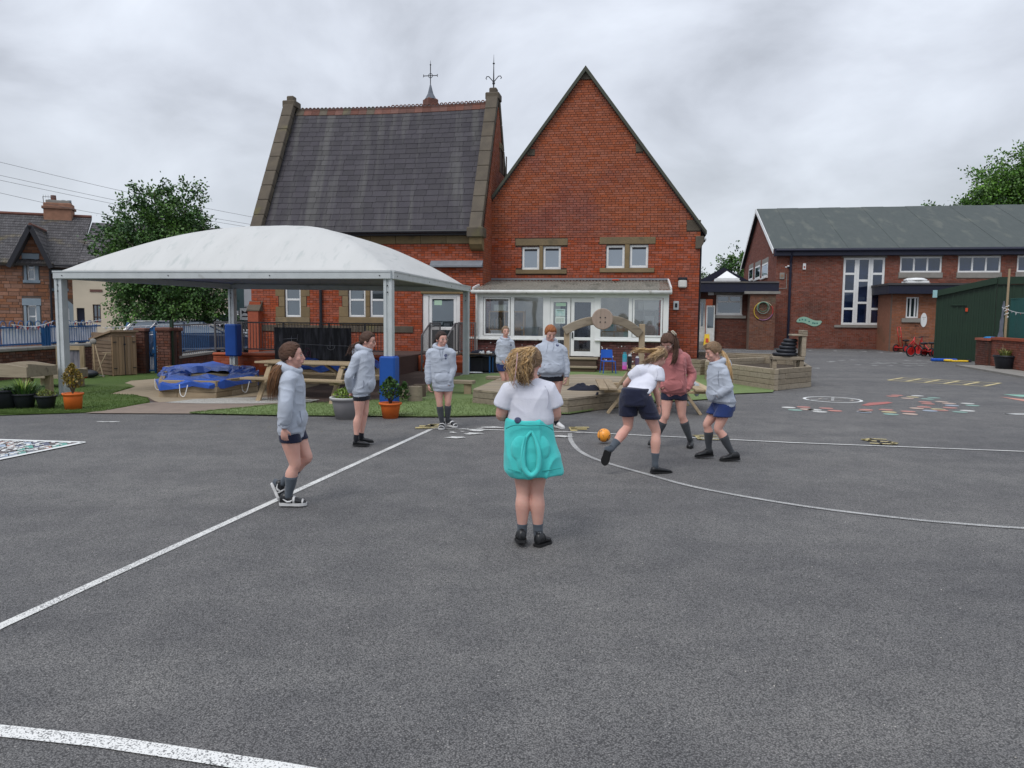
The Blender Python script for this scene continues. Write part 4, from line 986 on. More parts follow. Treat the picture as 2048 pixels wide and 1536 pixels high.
M_GREEN=pm('dark_green_metal',(.007,.025,.013),(.010,.032,.016),2,.5,.1,20,spec=.4)
wE=cur
n=int(wE/.17)
cb=MB();cb.prism([(0,0),(wE,0),(wE,cz1-.15),(0,cz0-.15)],.0,.06);cb.build('wall',M_GREEN,co)
for i in range(n+1):
 u_=wE*i/n;zt=cz0+(cz1-cz0)*u_/wE-.2
 MB().box(u_-.03,u_+.03,-.035,.0,.02,zt).build('rib',M_GREEN,co)
MB().prism([(-.12,cz0+.02),(wE+.05,cz1+.02),(wE+.05,cz1-.22),(-.12,cz0-.22)],-.16,-.037).build('roof_edge',M_GREEN,co)
MB().prism([(-.12,cz0+.02),(wE+.05,cz1+.02),(wE+.05,cz1-.04),(-.12,cz0-.04)],-.034,4).build('roof',M_GREEN,co)
MB().box(wE,wE+.05,0,4,0,cz1-.06).build('end_wall',M_GREEN,co)
n2_=9
sidem=MB();sidem.add([(wE+.05,.05,0),(wE+6,.05,0),(wE+6,.05,cz1-.1),(wE+.05,.05,cz1-.1)],[(0,1,2,3)]);
rt=MB();rt.box(wE+.06,wE+5,.1,.2,0,cz1-.25);rt.build('return_wall',M_GREEN,co)
for i in range(14):MB().box(wE+.25+i*.33,wE+.31+i*.33,.06,.1,0,cz1-.26).build('rib',M_GREEN,co)
MB().box(wE+.06,wE+5,.0,.25,cz1-.24,cz1+.04).build('return_edge',M_GREEN,co)
MB().box(H2(1902,609)[0],H2(1933,609)[0],-.09,-.04,H2(1917,611)[1],H2(1917,608)[1]).build('door_bar',M_GREEN,co)
MB().box(H2(1931,620)[0],H2(1936,620)[0],-.09,-.04,H2(1933,623)[1],H2(1933,616)[1]).build('padlock',pm('sign_red',(.5,.06,.02)),co)
MB().box(-.16,-.0,-.2,-.165,cz0-.25,cz0+.05).build('gutter_end',pm('pale_blue_plastic',(.3,.5,.52),None,3,.5),co)
w0_=G(1950,731);w1_=G(2048,747);ang=-math.degrees(math.atan2(w1_.y-w0_.y,w1_.x-w0_.x))
FW_=Frame(w0_,ang);K_=FW_.at
bw=ethings('brick_boundary_wall','low red brick wall with a square end pillar in front of the green shed','brick wall',FW_)
pil=K_(1975,700)[0];wzt=K_(2010,676)[1];pzt=K_(1962,676)[1]
MB().box(.02,pil-.02,.02,.5,0,pzt-.02).build('pillar_core',M_MORT,bw)
MB().box(pil,9,.12,.32,0,wzt-.02).build('wall_core',M_MORT,bw)
masonry(bw,FW_,[(0,0),(pil,0),(pil,pzt-.08),(0,pzt-.08)],[],.0,M_BRICK_DK,keep=60,seed=51,proud=.012)
masonry(bw,FW_,[(pil,0),(9,0),(9,wzt-.09),(pil,wzt-.09)],[],.12,pm('wall_brick',(.22,.075,.05),(.17,.06,.045),9,.85,.35,60,rnd=.2),keep=240,seed=52)
MB().box(-.03,pil+.03,-.05,.55,pzt-.078,pzt).build('pillar_cap',M_BRICK,bw);MB().box(pil+.03,9,.07,.36,wzt-.088,wzt).build('wall_coping',M_BRICK,bw)
kb=MB();kb.box(pil-.3,9,-.9,.1,0,.06);kb.build('kerb',M_CONC,bw)
t=empty('blue_plastic_disc','bright blue plastic lid resting on the brick pillar','lid',FW_.w(pil*.62,.2,pzt),FW_.a)
MB().lathe([(.19,0.002),(.2,.02),(.16,.05),(.02,.06)],n=20).build('lid',pm('bright_blue_plastic',(.02,.22,.55),None,3,.4),t,smooth=True)
u,z=K_(2000,676,.3);zt=K_(2006,538,.3)[1]
t=empty('timber_pole','slim bare timber pole standing behind low brick wall with rope tied round','pole',FW_.w(u,.45,0),FW_.a)
MB().cyl((0,0,0),(.02,0,zt),.045,.035,8).build('pole',M_WOODV,t)
MB().tube([(.06*math.cos(i*.9),.06*math.sin(i*.9),1.75+i*.018)for i in range(24)],.012,5).build('rope',M_UPVC,t)
ms=empty('green_mesh_screen','dark teal mesh screen hung behind low brick wall at the right edge','mesh screen',FW_.w(u+.1,.5,0),FW_.a)
mm=MB();zm=K_(2020,598,.5)[1];nx=14
for i in range(nx):
 a,b=.05+i*.35,.05+(i+1)*.35;f1=math.sin(i*1.7)*.03;f2=math.sin((i+1)*1.7)*.03
 mm.quad((a,f1,.8),(b,f2,.8),(b,f2*.3,zm),(a,f1*.3,zm))
mm.build('mesh',pm('teal_mesh',(.012,.075,.070),(.02,.10,.09),60,.8),ms)
MB().tube([(0,0,zm),(5,0,zm)],.012,5).build('top_cord',pm('teal_mesh',(.012,.075,.07)),ms)
t=empty('grey_tarpaulin','grey plastic sheet hanging down beside the timber pole','tarpaulin',FW_.w(u-.1,.38,0),FW_.a)
mm=MB()
for i in range(8):
 z0,z1=.95+.17*i,.95+.17*(i+1);s0,s1=.12-.012*i+.02*math.sin(i*2),.12-.012*(i+1)+.02*math.sin(i*2+2)
 for j in range(4):
  xa,xb=-s0*2+s0*j,-s0*2+s0*(j+1);xc,xd=-s1*2+s1*j,-s1*2+s1*(j+1)
  mm.quad((xa-.1*(1-i/8),.03*(j%2),z0),(xb-.1*(1-i/8),.03*((j+1)%2),z0),(xd-.1*(1-(i+1)/8),.03*((j+1)%2),z1),(xc-.1*(1-(i+1)/8),.03*(j%2),z1))
mm.build('sheet',pm('grey_sheet',(.10,.115,.15),(.2,.22,.26),4,.5),t)
def bunting(pts3,n,label,group=None,r=.006,size=.09,cols=None):
 t=empty('bunting',label,'bunting',pts3[0],0,group);o=Vector(pts3[0]);c=curve([Vector(p)-o for p in pts3],8)
 MB().tube(c,r,4).build('cord',M_UPVC,t)
 L_=[0]
 for a,b in zip(c[:-1],c[1:]):L_.append(L_[-1]+(b-a).length)
 cm=cols or[(.6,.6,.6),(.45,.08,.08),(.5,.42,.5)]
 for i in range(n):
  s_=L_[-1]*(i+.5)/n;k_=max(j for j in range(len(L_))if L_[j]<=s_);k_=min(k_,len(c)-2)
  p=c[k_].lerp(c[k_+1],(s_-L_[k_])/max(1e-6,L_[k_+1]-L_[k_]));d=(c[k_+1]-c[k_]).normalized()
  cc=cm[i%len(cm)];sz=size*random.uniform(.7,1.2)
  q=[p-d*sz*.6,p+d*sz*.6,p-Vector((0,0,sz))+Vector((random.uniform(-.02,.02),random.uniform(-.03,.03),0))]
  MB().add([q[0],q[1],q[2],q[0]+Vector((.0,.004,0)),q[1]+Vector((.0,.004,0)),q[2]+Vector((.0,.004,0))],[(0,1,2),(5,4,3),(0,3,4,1),(1,4,5,2),(2,5,3,0)]).build('pennant',pm('pennant_%d'%(int(cc[0]*100)),cc,None,3,.7),t)
 return t
pA=FW_.w(u,.3,K_(2004,615,.3)[1]);pB=FW_.w(u+3.2,.25,K_(2004,622,.3)[1]);pM=(pA+pB)/2-Vector((0,0,.14))
bunting([pA,pM,pB],9,'white bunting string tied to the timber pole at the right')
t=empty('rolled_cover','pale grey rolled cover lying behind the low brick wall at the right edge','rolled cover',FW_.w(u+1.1,.6,.0),FW_.a)
MB().tube([(-.1,.3,.85),(.3,.3,1.0),(.9,.2,1.12),(2.2,.2,1.2)],[.13,.2,.24,.24],12).build('roll',pm('grey_sheet',(.1,.11,.15)),t,smooth=True)
def tub(loc,r,h,mat,label,cat='plant pot',name='plant_pot',rim=.02,group=None,taper=.72):
 t=empty(name,label,cat,loc,0,group)
 MB().lathe([(r*taper,0),(r*(taper+(1-taper)*.8),h*.8),(r*.97,h*.86),(r*.97+rim,h*.88),(r+rim,h),(r-.01,h),(r*.92,h*.86)],n=28,cap=True).build('pot',mat,t,smooth=True)
 MB().lathe([(r*.93,h*.87),(r*.5,h*.9),(.01,h*.91)],n=16,cap=False).build('compost',M_SOIL,t)
 return t
def leafy(parent,name,c,spread,h,n,ls,mat,kind='blade',seed=0,stem=None,up=.6):
 rs=random.Random(seed);m=MB()
 for i in range(n):
  a=rs.uniform(0,6.283);r0=rs.random()**.5*spread*.5
  b=Vector((c[0]+math.cos(a)*r0,c[1]+math.sin(a)*r0,c[2]))
  if kind=='blade':
   tip=b+Vector((math.cos(a)*spread*rs.uniform(.2,1),math.sin(a)*spread*rs.uniform(.2,1),h*rs.uniform(.4,1)));mid=(b+tip)/2+Vector((0,0,h*.2));wv_=Vector((-math.sin(a),math.cos(a),0))*ls
   m.add([b-wv_,b+wv_,mid+wv_*.8,mid-wv_*.8,tip],[(0,1,2,3),(3,2,4)])
  else:
   z=c[2]+h*rs.random()**.8;k_=math.sin(min(1,(z-c[2])/h*.9+.15)*math.pi)**.6;rr=spread*k_*rs.random()**.45
   p=Vector((c[0]+math.cos(a)*rr,c[1]+math.sin(a)*rr,z));d=Vector((rs.gauss(0,1),rs.gauss(0,1),rs.gauss(up,.6))).normalized();s_=d.cross(Vector((rs.random(),rs.random(),rs.random()))).normalized()*ls*.4
   m.add([p,p+d*ls*.5+s_,p+d*ls,p+d*ls*.5-s_],[(0,1,2,3)])
 return m.build(name,mat,parent,kind='stuff')
LG=pm('light_leaf',(.16,.26,.04),(.22,.30,.06),5,.6,rnd=.35);DG=pm('dark_leaf',(.035,.085,.022),(.055,.11,.03),5,.6,rnd=.4);SG=pm('straw_green_leaf',(.25,.27,.07),(.16,.2,.06),5,.7,rnd=.3);RDL=pm('bronze_leaf',(.20,.19,.04),(.27,.15,.035),6,.6,rnd=.4)
p_=G(2010,741);t=tub(p_,.36,.50,M_BLACKPL,'black tub with straw-green plant by low brick wall at the right');leafy(t,'leaves',(0,0,.44),.28,.32,120,.012,SG,seed=2);MB().cyl((-.08,0,.4),(-.12,0,.85),.008).build('cane',M_WOODV,t)
def trike(loc,rz,label,tall=False,s=1.0):
 t=empty('red_tricycle',label,'tricycle',loc,rz,'red school tricycles');RM=pm('red_metal',(.42,.012,.012),(.5,.02,.02),3,.35,coat=.4)
 def whl(x,y,r_):
  w_=MB();w_.tube([(x+math.cos(q)*r_,y,r_+math.sin(q)*r_*.98)for q in[6.2832*i/16 for i in range(17)]],.03,6,False);o=w_.build('wheel',M_BLACKPL,t,smooth=True)
  MB().cyl((x,y-.02,r_),(x,y+.02,r_),r_*.75,n=14).build('hub',RM,o)
 whl(.42*s,0,.17*s);whl(-.3*s,.22*s,.13*s);whl(-.3*s,-.22*s,.13*s)
 f=MB();hz2=(.95 if tall else .62)*s
 f.tube([(-.3*s,-.22*s,.13*s),(-.3*s,.22*s,.13*s)],.02,6).tube([(-.3*s,0,.14*s),(0,0,.2*s),(.28*s,0,.42*s),(.34*s,0,.5*s)],.028,6).tube([(.42*s,.05,.17*s),(.34*s,.05,.45*s),(.3*s,0,hz2)],.02,6).tube([(.42*s,-.05,.17*s),(.34*s,-.05,.45*s),(.3*s,0,hz2)],.02,6)
 if tall:f.tube([(-.3*s,.1,.2*s),(-.45*s,.1,.9*s)],.018,6).tube([(-.3*s,-.1,.2*s),(-.45*s,-.1,.9*s)],.018,6).tube([(-.45*s,-.1,.9*s),(-.45*s,.1,.9*s)],.018,6).tube([(-.38*s,-.1,.55*s),(-.38*s,.1,.55*s)],.018,6)
 f.build('frame',RM,t,smooth=True)
 MB().tube([(.24*s,-.22*s,hz2-.02),(.29*s,-.1*s,hz2),(.29*s,.1*s,hz2),(.24*s,.22*s,hz2-.02)],.017,6).build('handlebar',M_BLACKPL,t)
 MB().ell((-.08*s,0,.42*s),(.14*s,.11*s,.04*s),12,6).tube([(-.08*s,0,.2*s),(-.08*s,0,.4*s)],.02,6).build('saddle',M_BLACKPL,t,smooth=True)
 MB().box(-.42*s,-.18*s,-.2*s,.2*s,.15*s,.18*s).build('rear_plate',RM,t,bevel=.01)
trike(G(1814,704),R(20),'red tricycle with a tall push frame, leftmost of the tricycle row',True,1.4)
trike(G(1833,701),R(200),'red tricycle second from the left, handlebar turned towards the annexe',False,1.5)
trike(G(1846,703),R(70),'red tricycle in the middle of the huddle under the plaque',True,1.35)
trike(G(1843,713),R(195),'red tricycle nearest the camera with its rear wheels splayed left',False,1.4)
trike(G(1858,712),R(110),'red tricycle hard against the green shed corner',False,1.4)
t=empty('blue_scooter_board','blue plastic balance board lying flat at foot of the green shed','balance board',G(1890,723),R(-12),None)
MB().box(-.5,.42,-.13,.13,0,.12).build('deck',pm('toy_blue',(.015,.08,.42),None,3,.4),t,bevel=.03);MB().box(-.45,.38,-.15,-.131,.03,.07).build('edge',M_BLUEP,t)
t=empty('yellow_balance_board','yellow plastic toy board lying flat right of the blue one','toy board',G(1918,724),R(-8))
MB().box(-.42,.3,-.14,.14,0.01,.07).cyl((-.4,0,0.02),(-.4,0,.1),.16,n=14).build('deck',YP,t,bevel=.02);MB().cyl((.35,-.15,.06),(.35,.15,.06),.055,n=12).build('roller',M_BLACKPL,t)
# --- stone houses over the road, left
d0=ray(105,690);OS=CPOS+d0*(37.0/d0.y)
FS=Frame(OS,-20.0);S_=FS.at
sh=ethings('stone_house','old reddish sandstone house with a slate roof, blue-grey painted window surrounds and big chimney','house',FS)
M_SAND=pm('red_sandstone',(.27,.135,.085),(.19,.095,.06),5,.92,.5,25,rnd=.27,c3=(.13,.09,.07),c3s=1.2,c3t=.58)
M_BGREY=pm('blue_grey_paint',(.24,.29,.33),(.2,.25,.29),5,.7,.1)
ez_=S_(110,533)[1]
ul=S_(-60,600)[0];gx0=S_(33,530)[0];gx1=0.0
apx,apz=S_(66,458);gez=S_(33,527)[1];gez1=S_(103,535)[1]
wps=[(45,78,512,566),(47,77,611,665)]
wn=[]
for(a,b,t_,b_)in((52,69,535-0,565),(54,72,611,655)):
 pass
wn=[(S_(53,540)[0],S_(70,540)[0],S_(60,560)[1],S_(60,518)[1]),(S_(54,640)[0],S_(74,640)[0],S_(60,655)[1],S_(60,611)[1])]
sur=[(S_(45,540)[0],S_(80,540)[0],S_(60,566)[1],S_(60,507)[1]),(S_(46,640)[0],S_(84,640)[0],S_(60,666)[1],S_(60,597)[1])]
pst=[(ul,0),(gx1,0),(gx1,gez),(apx,apz),(gx0,gez),(ul,gez)]
pst=[(ul,0),(gx1,0),(gx1,gez),(ul,gez)]
ptop=[(gx0,gez),(gx1,gez),(apx,apz)]
M_POINT=pm('dark_pointing',(.13,.10,.085),None,12,.95)
wb_=wallbody(MB(),pst,.002,.4,wn);wb_.prism(ptop,.002,.4);wb_.build('wall',M_POINT,sh)
masonry(sh,FS,pst,sur,0,M_SAND,bl=.42,bh=.155,proud=.02,joint=.02,name='stone_block',keep=260,seed=61,vary=.28,thick=.06)
masonry(sh,FS,[(gx0,gez),(gx1,gez),(apx,apz-.02)],sur,0,M_SAND,bl=.42,bh=.155,proud=.02,joint=.02,name='stone_block',keep=40,seed=62,vary=.28,thick=.06)
for q,s2 in zip(wn,sur):
 for r in((s2[0],s2[1],q[3]+.0,s2[3]),(s2[0],s2[1],s2[2],q[2]-.0)):MB().box(r[0],r[1],-.05,.2,r[2]+.002,r[3]-.002).build('painted_surround',M_BGREY,sh,bevel=.01)
 MB().box(s2[0]+.06,q[0],-.03,.2,q[2],q[3]).build('painted_surround',M_BGREY,sh);MB().box(q[1],s2[1]-.06,-.03,.2,q[2],q[3]).build('painted_surround',M_BGREY,sh)
 upvc_window(sh,q[0]+.01,q[1]-.01,q[2]+.01,q[3]-.01,.1,M_WINDK,trans=(.5,),fw=.07,sill=False)
fo=-.35
def slope_tiles(parent,quadpts,rows,cols,mat,name='slate',keep=0,seed=0,t=.025,jit=.2):
 """lays slates over a planar quad given as eave-left, eave-right, ridge-right, ridge-left"""
 a,b,c,d=[Vector(p)for p in quadpts];nrm=(b-a).cross(d-a).normalized();rs=random.Random(seed);m=MB()
 for r in range(rows):
  f0,f1=r/rows,min((r+1.25)/rows,1);off=rs.random()
  for i in range(-1,cols):
   g0,g1=(i+off)/cols,(i+1+off)/cols-.004;g0=max(g0,0);g1=min(g1,1)
   if g1-g0<.002:continue
   def pt(f,g):return a.lerp(b,g).lerp(d.lerp(c,g),f)
   lo=nrm*(t+rs.uniform(-.004,.006));hi=nrm*.004
   q=[pt(f0,g0)+lo,pt(f0,g1)+lo,pt(f1,g1)+hi,pt(f1,g0)+hi]
   base_=pt(f0,g0)-nrm*.0;base2=pt(f0,g1)
   m.add(q+[base_,base2],[(0,1,2,3),(4,5,1,0)])
 return m.build(name+'s',mat,parent,kind='stuff')
def roofquad(parent,q,mat,rows,cols,seed):
 a,b,c,d=[Vector(p)for p in q];nrm=(b-a).cross(d-a).normalized()
 MB().add([p for p in(a,b,c,d)]+[p-nrm*.12 for p in(a,b,c,d)],fs).build('roof',mat,parent)
 slope_tiles(parent,q,rows,cols,mat,seed=seed)
rdv=4.2
mrz=S_(-0,427,rdv)[1]
print('house ridge',mrz,'eave',gez)
ux1=S_(150,560,0)[0]+.2
bk_v=.9
roofquad(sh,[(ul,fo,gez),(ux1,fo,gez),(ux1,rdv,mrz),(ul,rdv,mrz)],M_SLATED,18,44,1)
gr_=lambda x:gez+(apz+.12-gez)*(1-abs(x-apx)/(gx1-gx0)*2)
vint=fo+(apz-gez)/(mrz-gez)*(rdv-fo)+.2
roofquad(sh,[(gx1+.18,fo-.25,gez-.12),(gx1+.18,.2,gez-.12),(apx,vint,apz+.14),(apx,fo-.25,apz+.14)],M_SLATED,9,8,2)
roofquad(sh,[(gx0-.18,.2,gez-.12),(gx0-.18,fo-.25,gez-.12),(apx,fo-.25,apz+.14),(apx,vint,apz+.14)],M_SLATED,9,8,3)
for xe in(gx1+.2,gx0-.2):MB().beam((xe,fo-.28,gez-.2),(apx,fo-.28,apz+.08),.20,.05,(0,1,0)).build('bargeboard',M_BLACK,sh)
MB().tube([(ul,rdv,mrz+.03),(ux1,rdv,mrz+.03)],.1,6).build('ridge',M_TERRA,sh)
MB().tube([(apx,fo-.2,apz+.16),(apx,vint,apz+.16)],.08,6).build('ridge',M_TERRA,sh)
MB().tube([(ux1,fo-.1,gez-.05),(.3,fo-.1,gez-.05)],.06,6).build('gutter',M_BLACK,sh)
MB().tube([(.05,-.12,gez-.3),(.05,-.12,0)],.05,6).build('downpipe',M_BLACK,sh)
eb_=[(.0,0),(S_(147,600,.3)[0],0),(S_(147,600,.3)[0],gez-.1),(0,gez-.1)]
dw=(S_(128,650,.3)[0],S_(140,650,.3)[0],0,S_(134,612,.3)[1])
w3=(S_(108,585,.3)[0],S_(133,585,.3)[0],S_(120,577,.3)[1],S_(120,548,.3)[1])
wallbody(MB(),eb_,.302,.6,[dw,w3]).build('bay_wall',M_POINT,sh)
masonry(sh,FS,eb_,[(dw[0]-.15,dw[1]+.25,0,dw[3]+.3),(w3[0]-.1,w3[1]+.1,w3[2]-.1,w3[3]+.2)],.3,M_SAND,bl=.42,bh=.155,proud=.02,joint=.02,name='stone_block',keep=0,seed=63,vary=.28)
MB().prism([(dw[0]-.15,0),(dw[0]-.0,0),(dw[0]-.0,dw[3]-.15),((dw[0]+dw[1])/2,dw[3]+.1),((dw[0]+dw[1])/2,dw[3]+.35),(dw[0]-.15,dw[3]+.05)],.24,.4).prism([(dw[1],0),(dw[1]+.25,0),(dw[1]+.25,dw[3]+.0),((dw[0]+dw[1])/2,dw[3]+.35),((dw[0]+dw[1])/2,dw[3]+.1),(dw[1],dw[3]-.15)],.24,.4).build('door_surround',M_BGREY,sh)
o=upvc_window(sh,dw[0]+.02,dw[1]-.02,.05,dw[3]-.05,.38,M_WINDK,trans=(.68,),fw=.08,sill=False,name='front_door')
MB().box(w3[0]-.1,w3[1]+.1,.25,.4,w3[3],w3[3]+.2).box(w3[0]-.1,w3[1]+.1,.25,.4,w3[2]-.12,w3[2]).build('painted_surround',M_BGREY,sh)
upvc_window(sh,w3[0],w3[1],w3[2],w3[3],.34,M_WINDK,mull=(.5,),fw=.07,sill=False)
ch=MB();cu0_,cz0_=S_(91,440,rdv);cu1_=S_(147,440,rdv)[0];czt=S_(120,404,rdv)[1]
MB().box(cu0_,cu1_,rdv-.45,rdv+.45,mrz-1.2,czt-.1).build('chimney',M_SAND,sh,bevel=.03)
chs=[o for o in sh.children if o.name.startswith('chimney')][0]
MB().box(cu0_-.07,cu1_+.07,rdv-.52,rdv+.52,czt-.42,czt-.28).build('chimney_band',M_SAND,chs,bevel=.02)
MB().box(cu0_+.1,cu1_-.1,rdv-.35,rdv+.35,czt-.1,czt+.05).build('chimney_cap',M_CONC,chs,bevel=.02)
cpx,cpz=S_(107,395,rdv)
MB().cyl((cpx,rdv,czt),(cpx,rdv,czt+.32),.14,.12,12).build('chimney_pot',M_TERRA,chs)
for xx in(cu0_+.25,cpx+.45,cpx+.72):MB().cyl((xx,rdv,czt),(xx,rdv,czt+.1),.09,.1,10).build('chimney_pot',M_BGREY,chs)
cx0,cx1=S_(147,600)[0],S_(232,600)[0]+5.5
chh=ethings('cream_house','plain cream rendered house with slate gable, right of the stone house','house',FS)
M_CREAM=pm('cream_render',(.60,.52,.40),(.54,.47,.36),2,.9,.15,30)
cd=(S_(155,650)[0],S_(171,650)[0],0,S_(163,616)[1]);cw=(S_(187,640)[0],S_(203,640)[0],S_(195,645)[1],S_(195,609)[1]);cw2=(S_(180,570)[0],S_(205,570)[0],S_(190,578)[1]-.02,S_(190,572)[1]+.8)
cpl=[(cx0,0),(cx1,0),(cx1,gez+.1),(cx0,gez+.1)]
wallbody(MB(),cpl,-.1,.35,[cd,cw]).build('wall',M_CREAM,chh)
MB().box(cd[0],cd[1],.05,.1,0,cd[3]).build('door',M_NAVYB,chh)
upvc_window(chh,cw[0],cw[1],cw[2],cw[3],.02,M_WINDK,mull=(.5,),trans=(.3,),fw=.05,frame_mat=pm('brown_frame',(.08,.05,.04),None,4,.6),sill=False)
MB().box(cw2[0],cw2[1],-.13,-.1,cw2[2]-.12,cw2[2]).build('stone_sill',M_TERRA,chh)
roofquad(chh,[(ux1+.02,fo,gez+.1),(cx1+.3,fo,gez+.1),(cx1+.3,rdv,mrz-.25),(ux1+.02,rdv,mrz-.25)],M_SLATED,18,34,4)
gcx=S_(230,520)[0]+1.2;gcz=S_(200,470,1)[1]+.2
roofquad(chh,[(gcx-1.9,.2,gez+.2),(gcx-1.9,fo-.2,gez+.2),(gcx,fo-.2,gcz),(gcx,2.8,gcz)],M_SLATE,9,8,5)
roofquad(chh,[(gcx+1.9,fo-.2,gez+.2),(gcx+1.9,.2,gez+.2),(gcx,2.8,gcz),(gcx,fo-.2,gcz)],M_SLATE,9,8,6)
MB().prism([(gcx-1.75,gez+.1),(gcx+1.75,gez+.1),(gcx,gcz-.15)],-.1,.2).build('gable',M_CREAM,chh)
d0=ray(470,640);OW=CPOS+d0*(46/d0.y);FWH=Frame(OW,-20);Wt=FWH.at
wh=ethings('white_terrace_house','white rendered terrace house glimpsed between the tree and the slate wing','house',FWH)
a,zt=Wt(445,560);b=Wt(512,560)[0]
zt=Wt(480,560)[1]+.4
q=(Wt(484,640)[0],Wt(497,640)[0],Wt(490,640)[1],Wt(490,612)[1])
wallbody(MB(),[(a+.6,0),(b+2,0),(b+2,zt),(a+.6,zt)],0,.3,[q]).build('wall',pm('white_render',(.5,.52,.55),(.46,.48,.5),2,.9),wh)
upvc_window(wh,q[0],q[1],q[2],q[3],.04,M_WINDK,trans=(.6,),fw=.08)
roofquad(wh,[(a,-.3,zt),(b+2,-.3,zt),(b+2,4,zt+2.4),(a,4,zt+2.4)],M_SLATED,10,20,7)
bh=ethings('buff_terrace_house','buff rendered terrace house mostly hidden by the tree left of the white one','house',FWH)
wallbody(MB(),[(a-9,0),(a+.58,0),(a+.58,zt-.1),(a-9,zt-.1)],0,.3,[(a-1.2,a-.3,.9,2.2),(a-3.5,a-2.4,.9,2.2)]).build('wall',pm('buff_render',(.40,.35,.30),(.36,.32,.27),2,.9),bh)
for s0 in(a-1.2,a-3.5):upvc_window(bh,s0,s0+.9,.9,2.2,.04,M_WINDK,trans=(.5,),fw=.08)
roofquad(bh,[(a-9,-.3,zt-.1),(a+.58,-.3,zt-.1),(a+.58,4,zt+2.0),(a-9,4,zt+2.0)],M_SLATED,10,20,8)
MB().box(a-1.8,a-.9,3.6,4.4,zt+1.6,zt+2.9).build('chimney',M_BRICK_OR,bh)
MB().tube([(a-.1,-.06,0),(a-.1,-.06,zt-.2)],.05,6).build('downpipe',M_BLACK,bh)
u,z=S_(92,437,rdv-.3)
t=empty('television_aerial','thin television aerial on a tilted mast beside the sandstone chimney','aerial',FS.w(u,rdv-.3,z),FS.a)
zt_=1.12
MB().tube([(0,0,-.3),(-.1,0,zt_)],.018,5).tube([(-.1,0,zt_),(.45,0,zt_-.02)],.012,5).tube([(0,0,.1),(.25,.2,.12)],.015,5).build('mast',M_GREYRAIL,t)
for i in range(5):MB().tube([(-.08+i*.11,0,zt_-.09),(-.08+i*.11,0,zt_+.09)],.006,4).build('element',M_GREYRAIL,t)
for i,(p0,p1,d_,nm)in enumerate((((-30,317),(520,437),33,'topmost overhead wire crossing the sky above the tree'),((-30,344),(520,452),33,'second overhead wire from the top at left'),((-30,354),(520,458),33,'third overhead wire running just under the second'),((-30,379),(330,448),33,'lowest overhead wire passing behind the chimney'))):
 a=P(*p0,d_);b=P(*p1,d_+6);m_=(a+b)/2-Vector((0,0,.12))
 o=MB().tube(curve([a,m_,b],8),.0075,4).build('overhead_wire',pm('wire',(.12,.12,.125),None,3,.6));tag(o,nm,'wire','overhead wires')
# --- trees
def tree(name,label,base,trunk_h,blobs,n,ls,mats,seed=0,group=None,trunk_r=.18):
 t=empty(name,label,'tree',base,0,group);rs=random.Random(seed);tm=MB();BK=pm('bark',(.10,.08,.06),(.06,.05,.04),9,.95,.5,30)
 top=Vector((0,0,trunk_h));tm.tube([(0,0,-.1),(.03,0,trunk_h*.4),(-.02,.03,trunk_h*.8),top],[trunk_r*1.3,trunk_r,trunk_r*.85,trunk_r*.7],9)
 for c,r in blobs:
  c=Vector(c);m_=top.lerp(c,.5)+Vector((rs.uniform(-.1,.1),rs.uniform(-.1,.1),.1));tm.tube([top-Vector((0,0,trunk_h*rs.uniform(0,.25))),m_,c,c+(c-top).normalized()*min(r)*.5],[trunk_r*.5,trunk_r*.3,trunk_r*.15,.01],6)
 tm.build('trunk',BK,t)
 tot=sum(r[0]*r[1]*r[2]for c,r in blobs);crown=MB()
 for c,r in blobs:
  c=Vector(c);nb=int(n*r[0]*r[1]*r[2]/tot);ns=max(6,nb//42)
  for k_ in range(ns):
   d=Vector((rs.gauss(0,1),rs.gauss(0,1),rs.gauss(0,1))).normalized();rad=rs.random()**.38*rs.choice([.92,1.0,1.0,1.08])
   cc=c+Vector((d.x*r[0],d.y*r[1],d.z*r[2]))*rad;cr_=rs.uniform(.16,.34)*min(r)**.3*(ls/.13);drp=Vector((d.x*.5,d.y*.5,-.35 if d.z<.3 else .25)).normalized()
   crown.mi=0 if rs.random()<.55 else(1 if rs.random()<.6 else 2)
   for _ in range(42):
    s_=rs.uniform(-.5,1.3);p=cc+drp*s_*cr_*1.3+Vector((rs.gauss(0,1),rs.gauss(0,1),rs.gauss(0,.8)))*cr_*.52
    dd=(drp+Vector((rs.gauss(0,.7),rs.gauss(0,.7),rs.gauss(-.1,.6)))).normalized();s2=dd.cross(Vector((rs.gauss(0,1),rs.gauss(0,1),rs.gauss(0,1)))).normalized()*ls*.36;L2=ls*rs.uniform(.7,1.25)
    crown.add([p,p+dd*L2*.45+s2,p+dd*L2,p+dd*L2*.5-s2],[(0,1,2,3)])
 crown.build('crown',mats,t)
 return t
TL=[pm('tree_leaf_a',(.048,.11,.03),(.065,.14,.035),2,.55,rnd=.35),pm('tree_leaf_b',(.075,.15,.035),(.09,.18,.04),2,.55,rnd=.35),pm('tree_leaf_c',(.022,.06,.022),(.035,.08,.025),2,.6,rnd=.3)]
TL2=[pm('tree_leaf_d',(.06,.15,.025),(.09,.19,.03),2,.55,rnd=.35),pm('tree_leaf_e',(.09,.19,.03),(.12,.23,.04),2,.55,rnd=.35),TL[0]]
bt=G(330,700);dT=30.0;bt=P(335,700,dT);bt.z=0
def bl(px,py,rx,ry,dep,dz=1.0):
 c=P(px,py,dep)-bt;s_=dep/FPX;return((c.x,c.y,c.z),(rx*s_,min(rx,ry)*s_*dz,ry*s_))
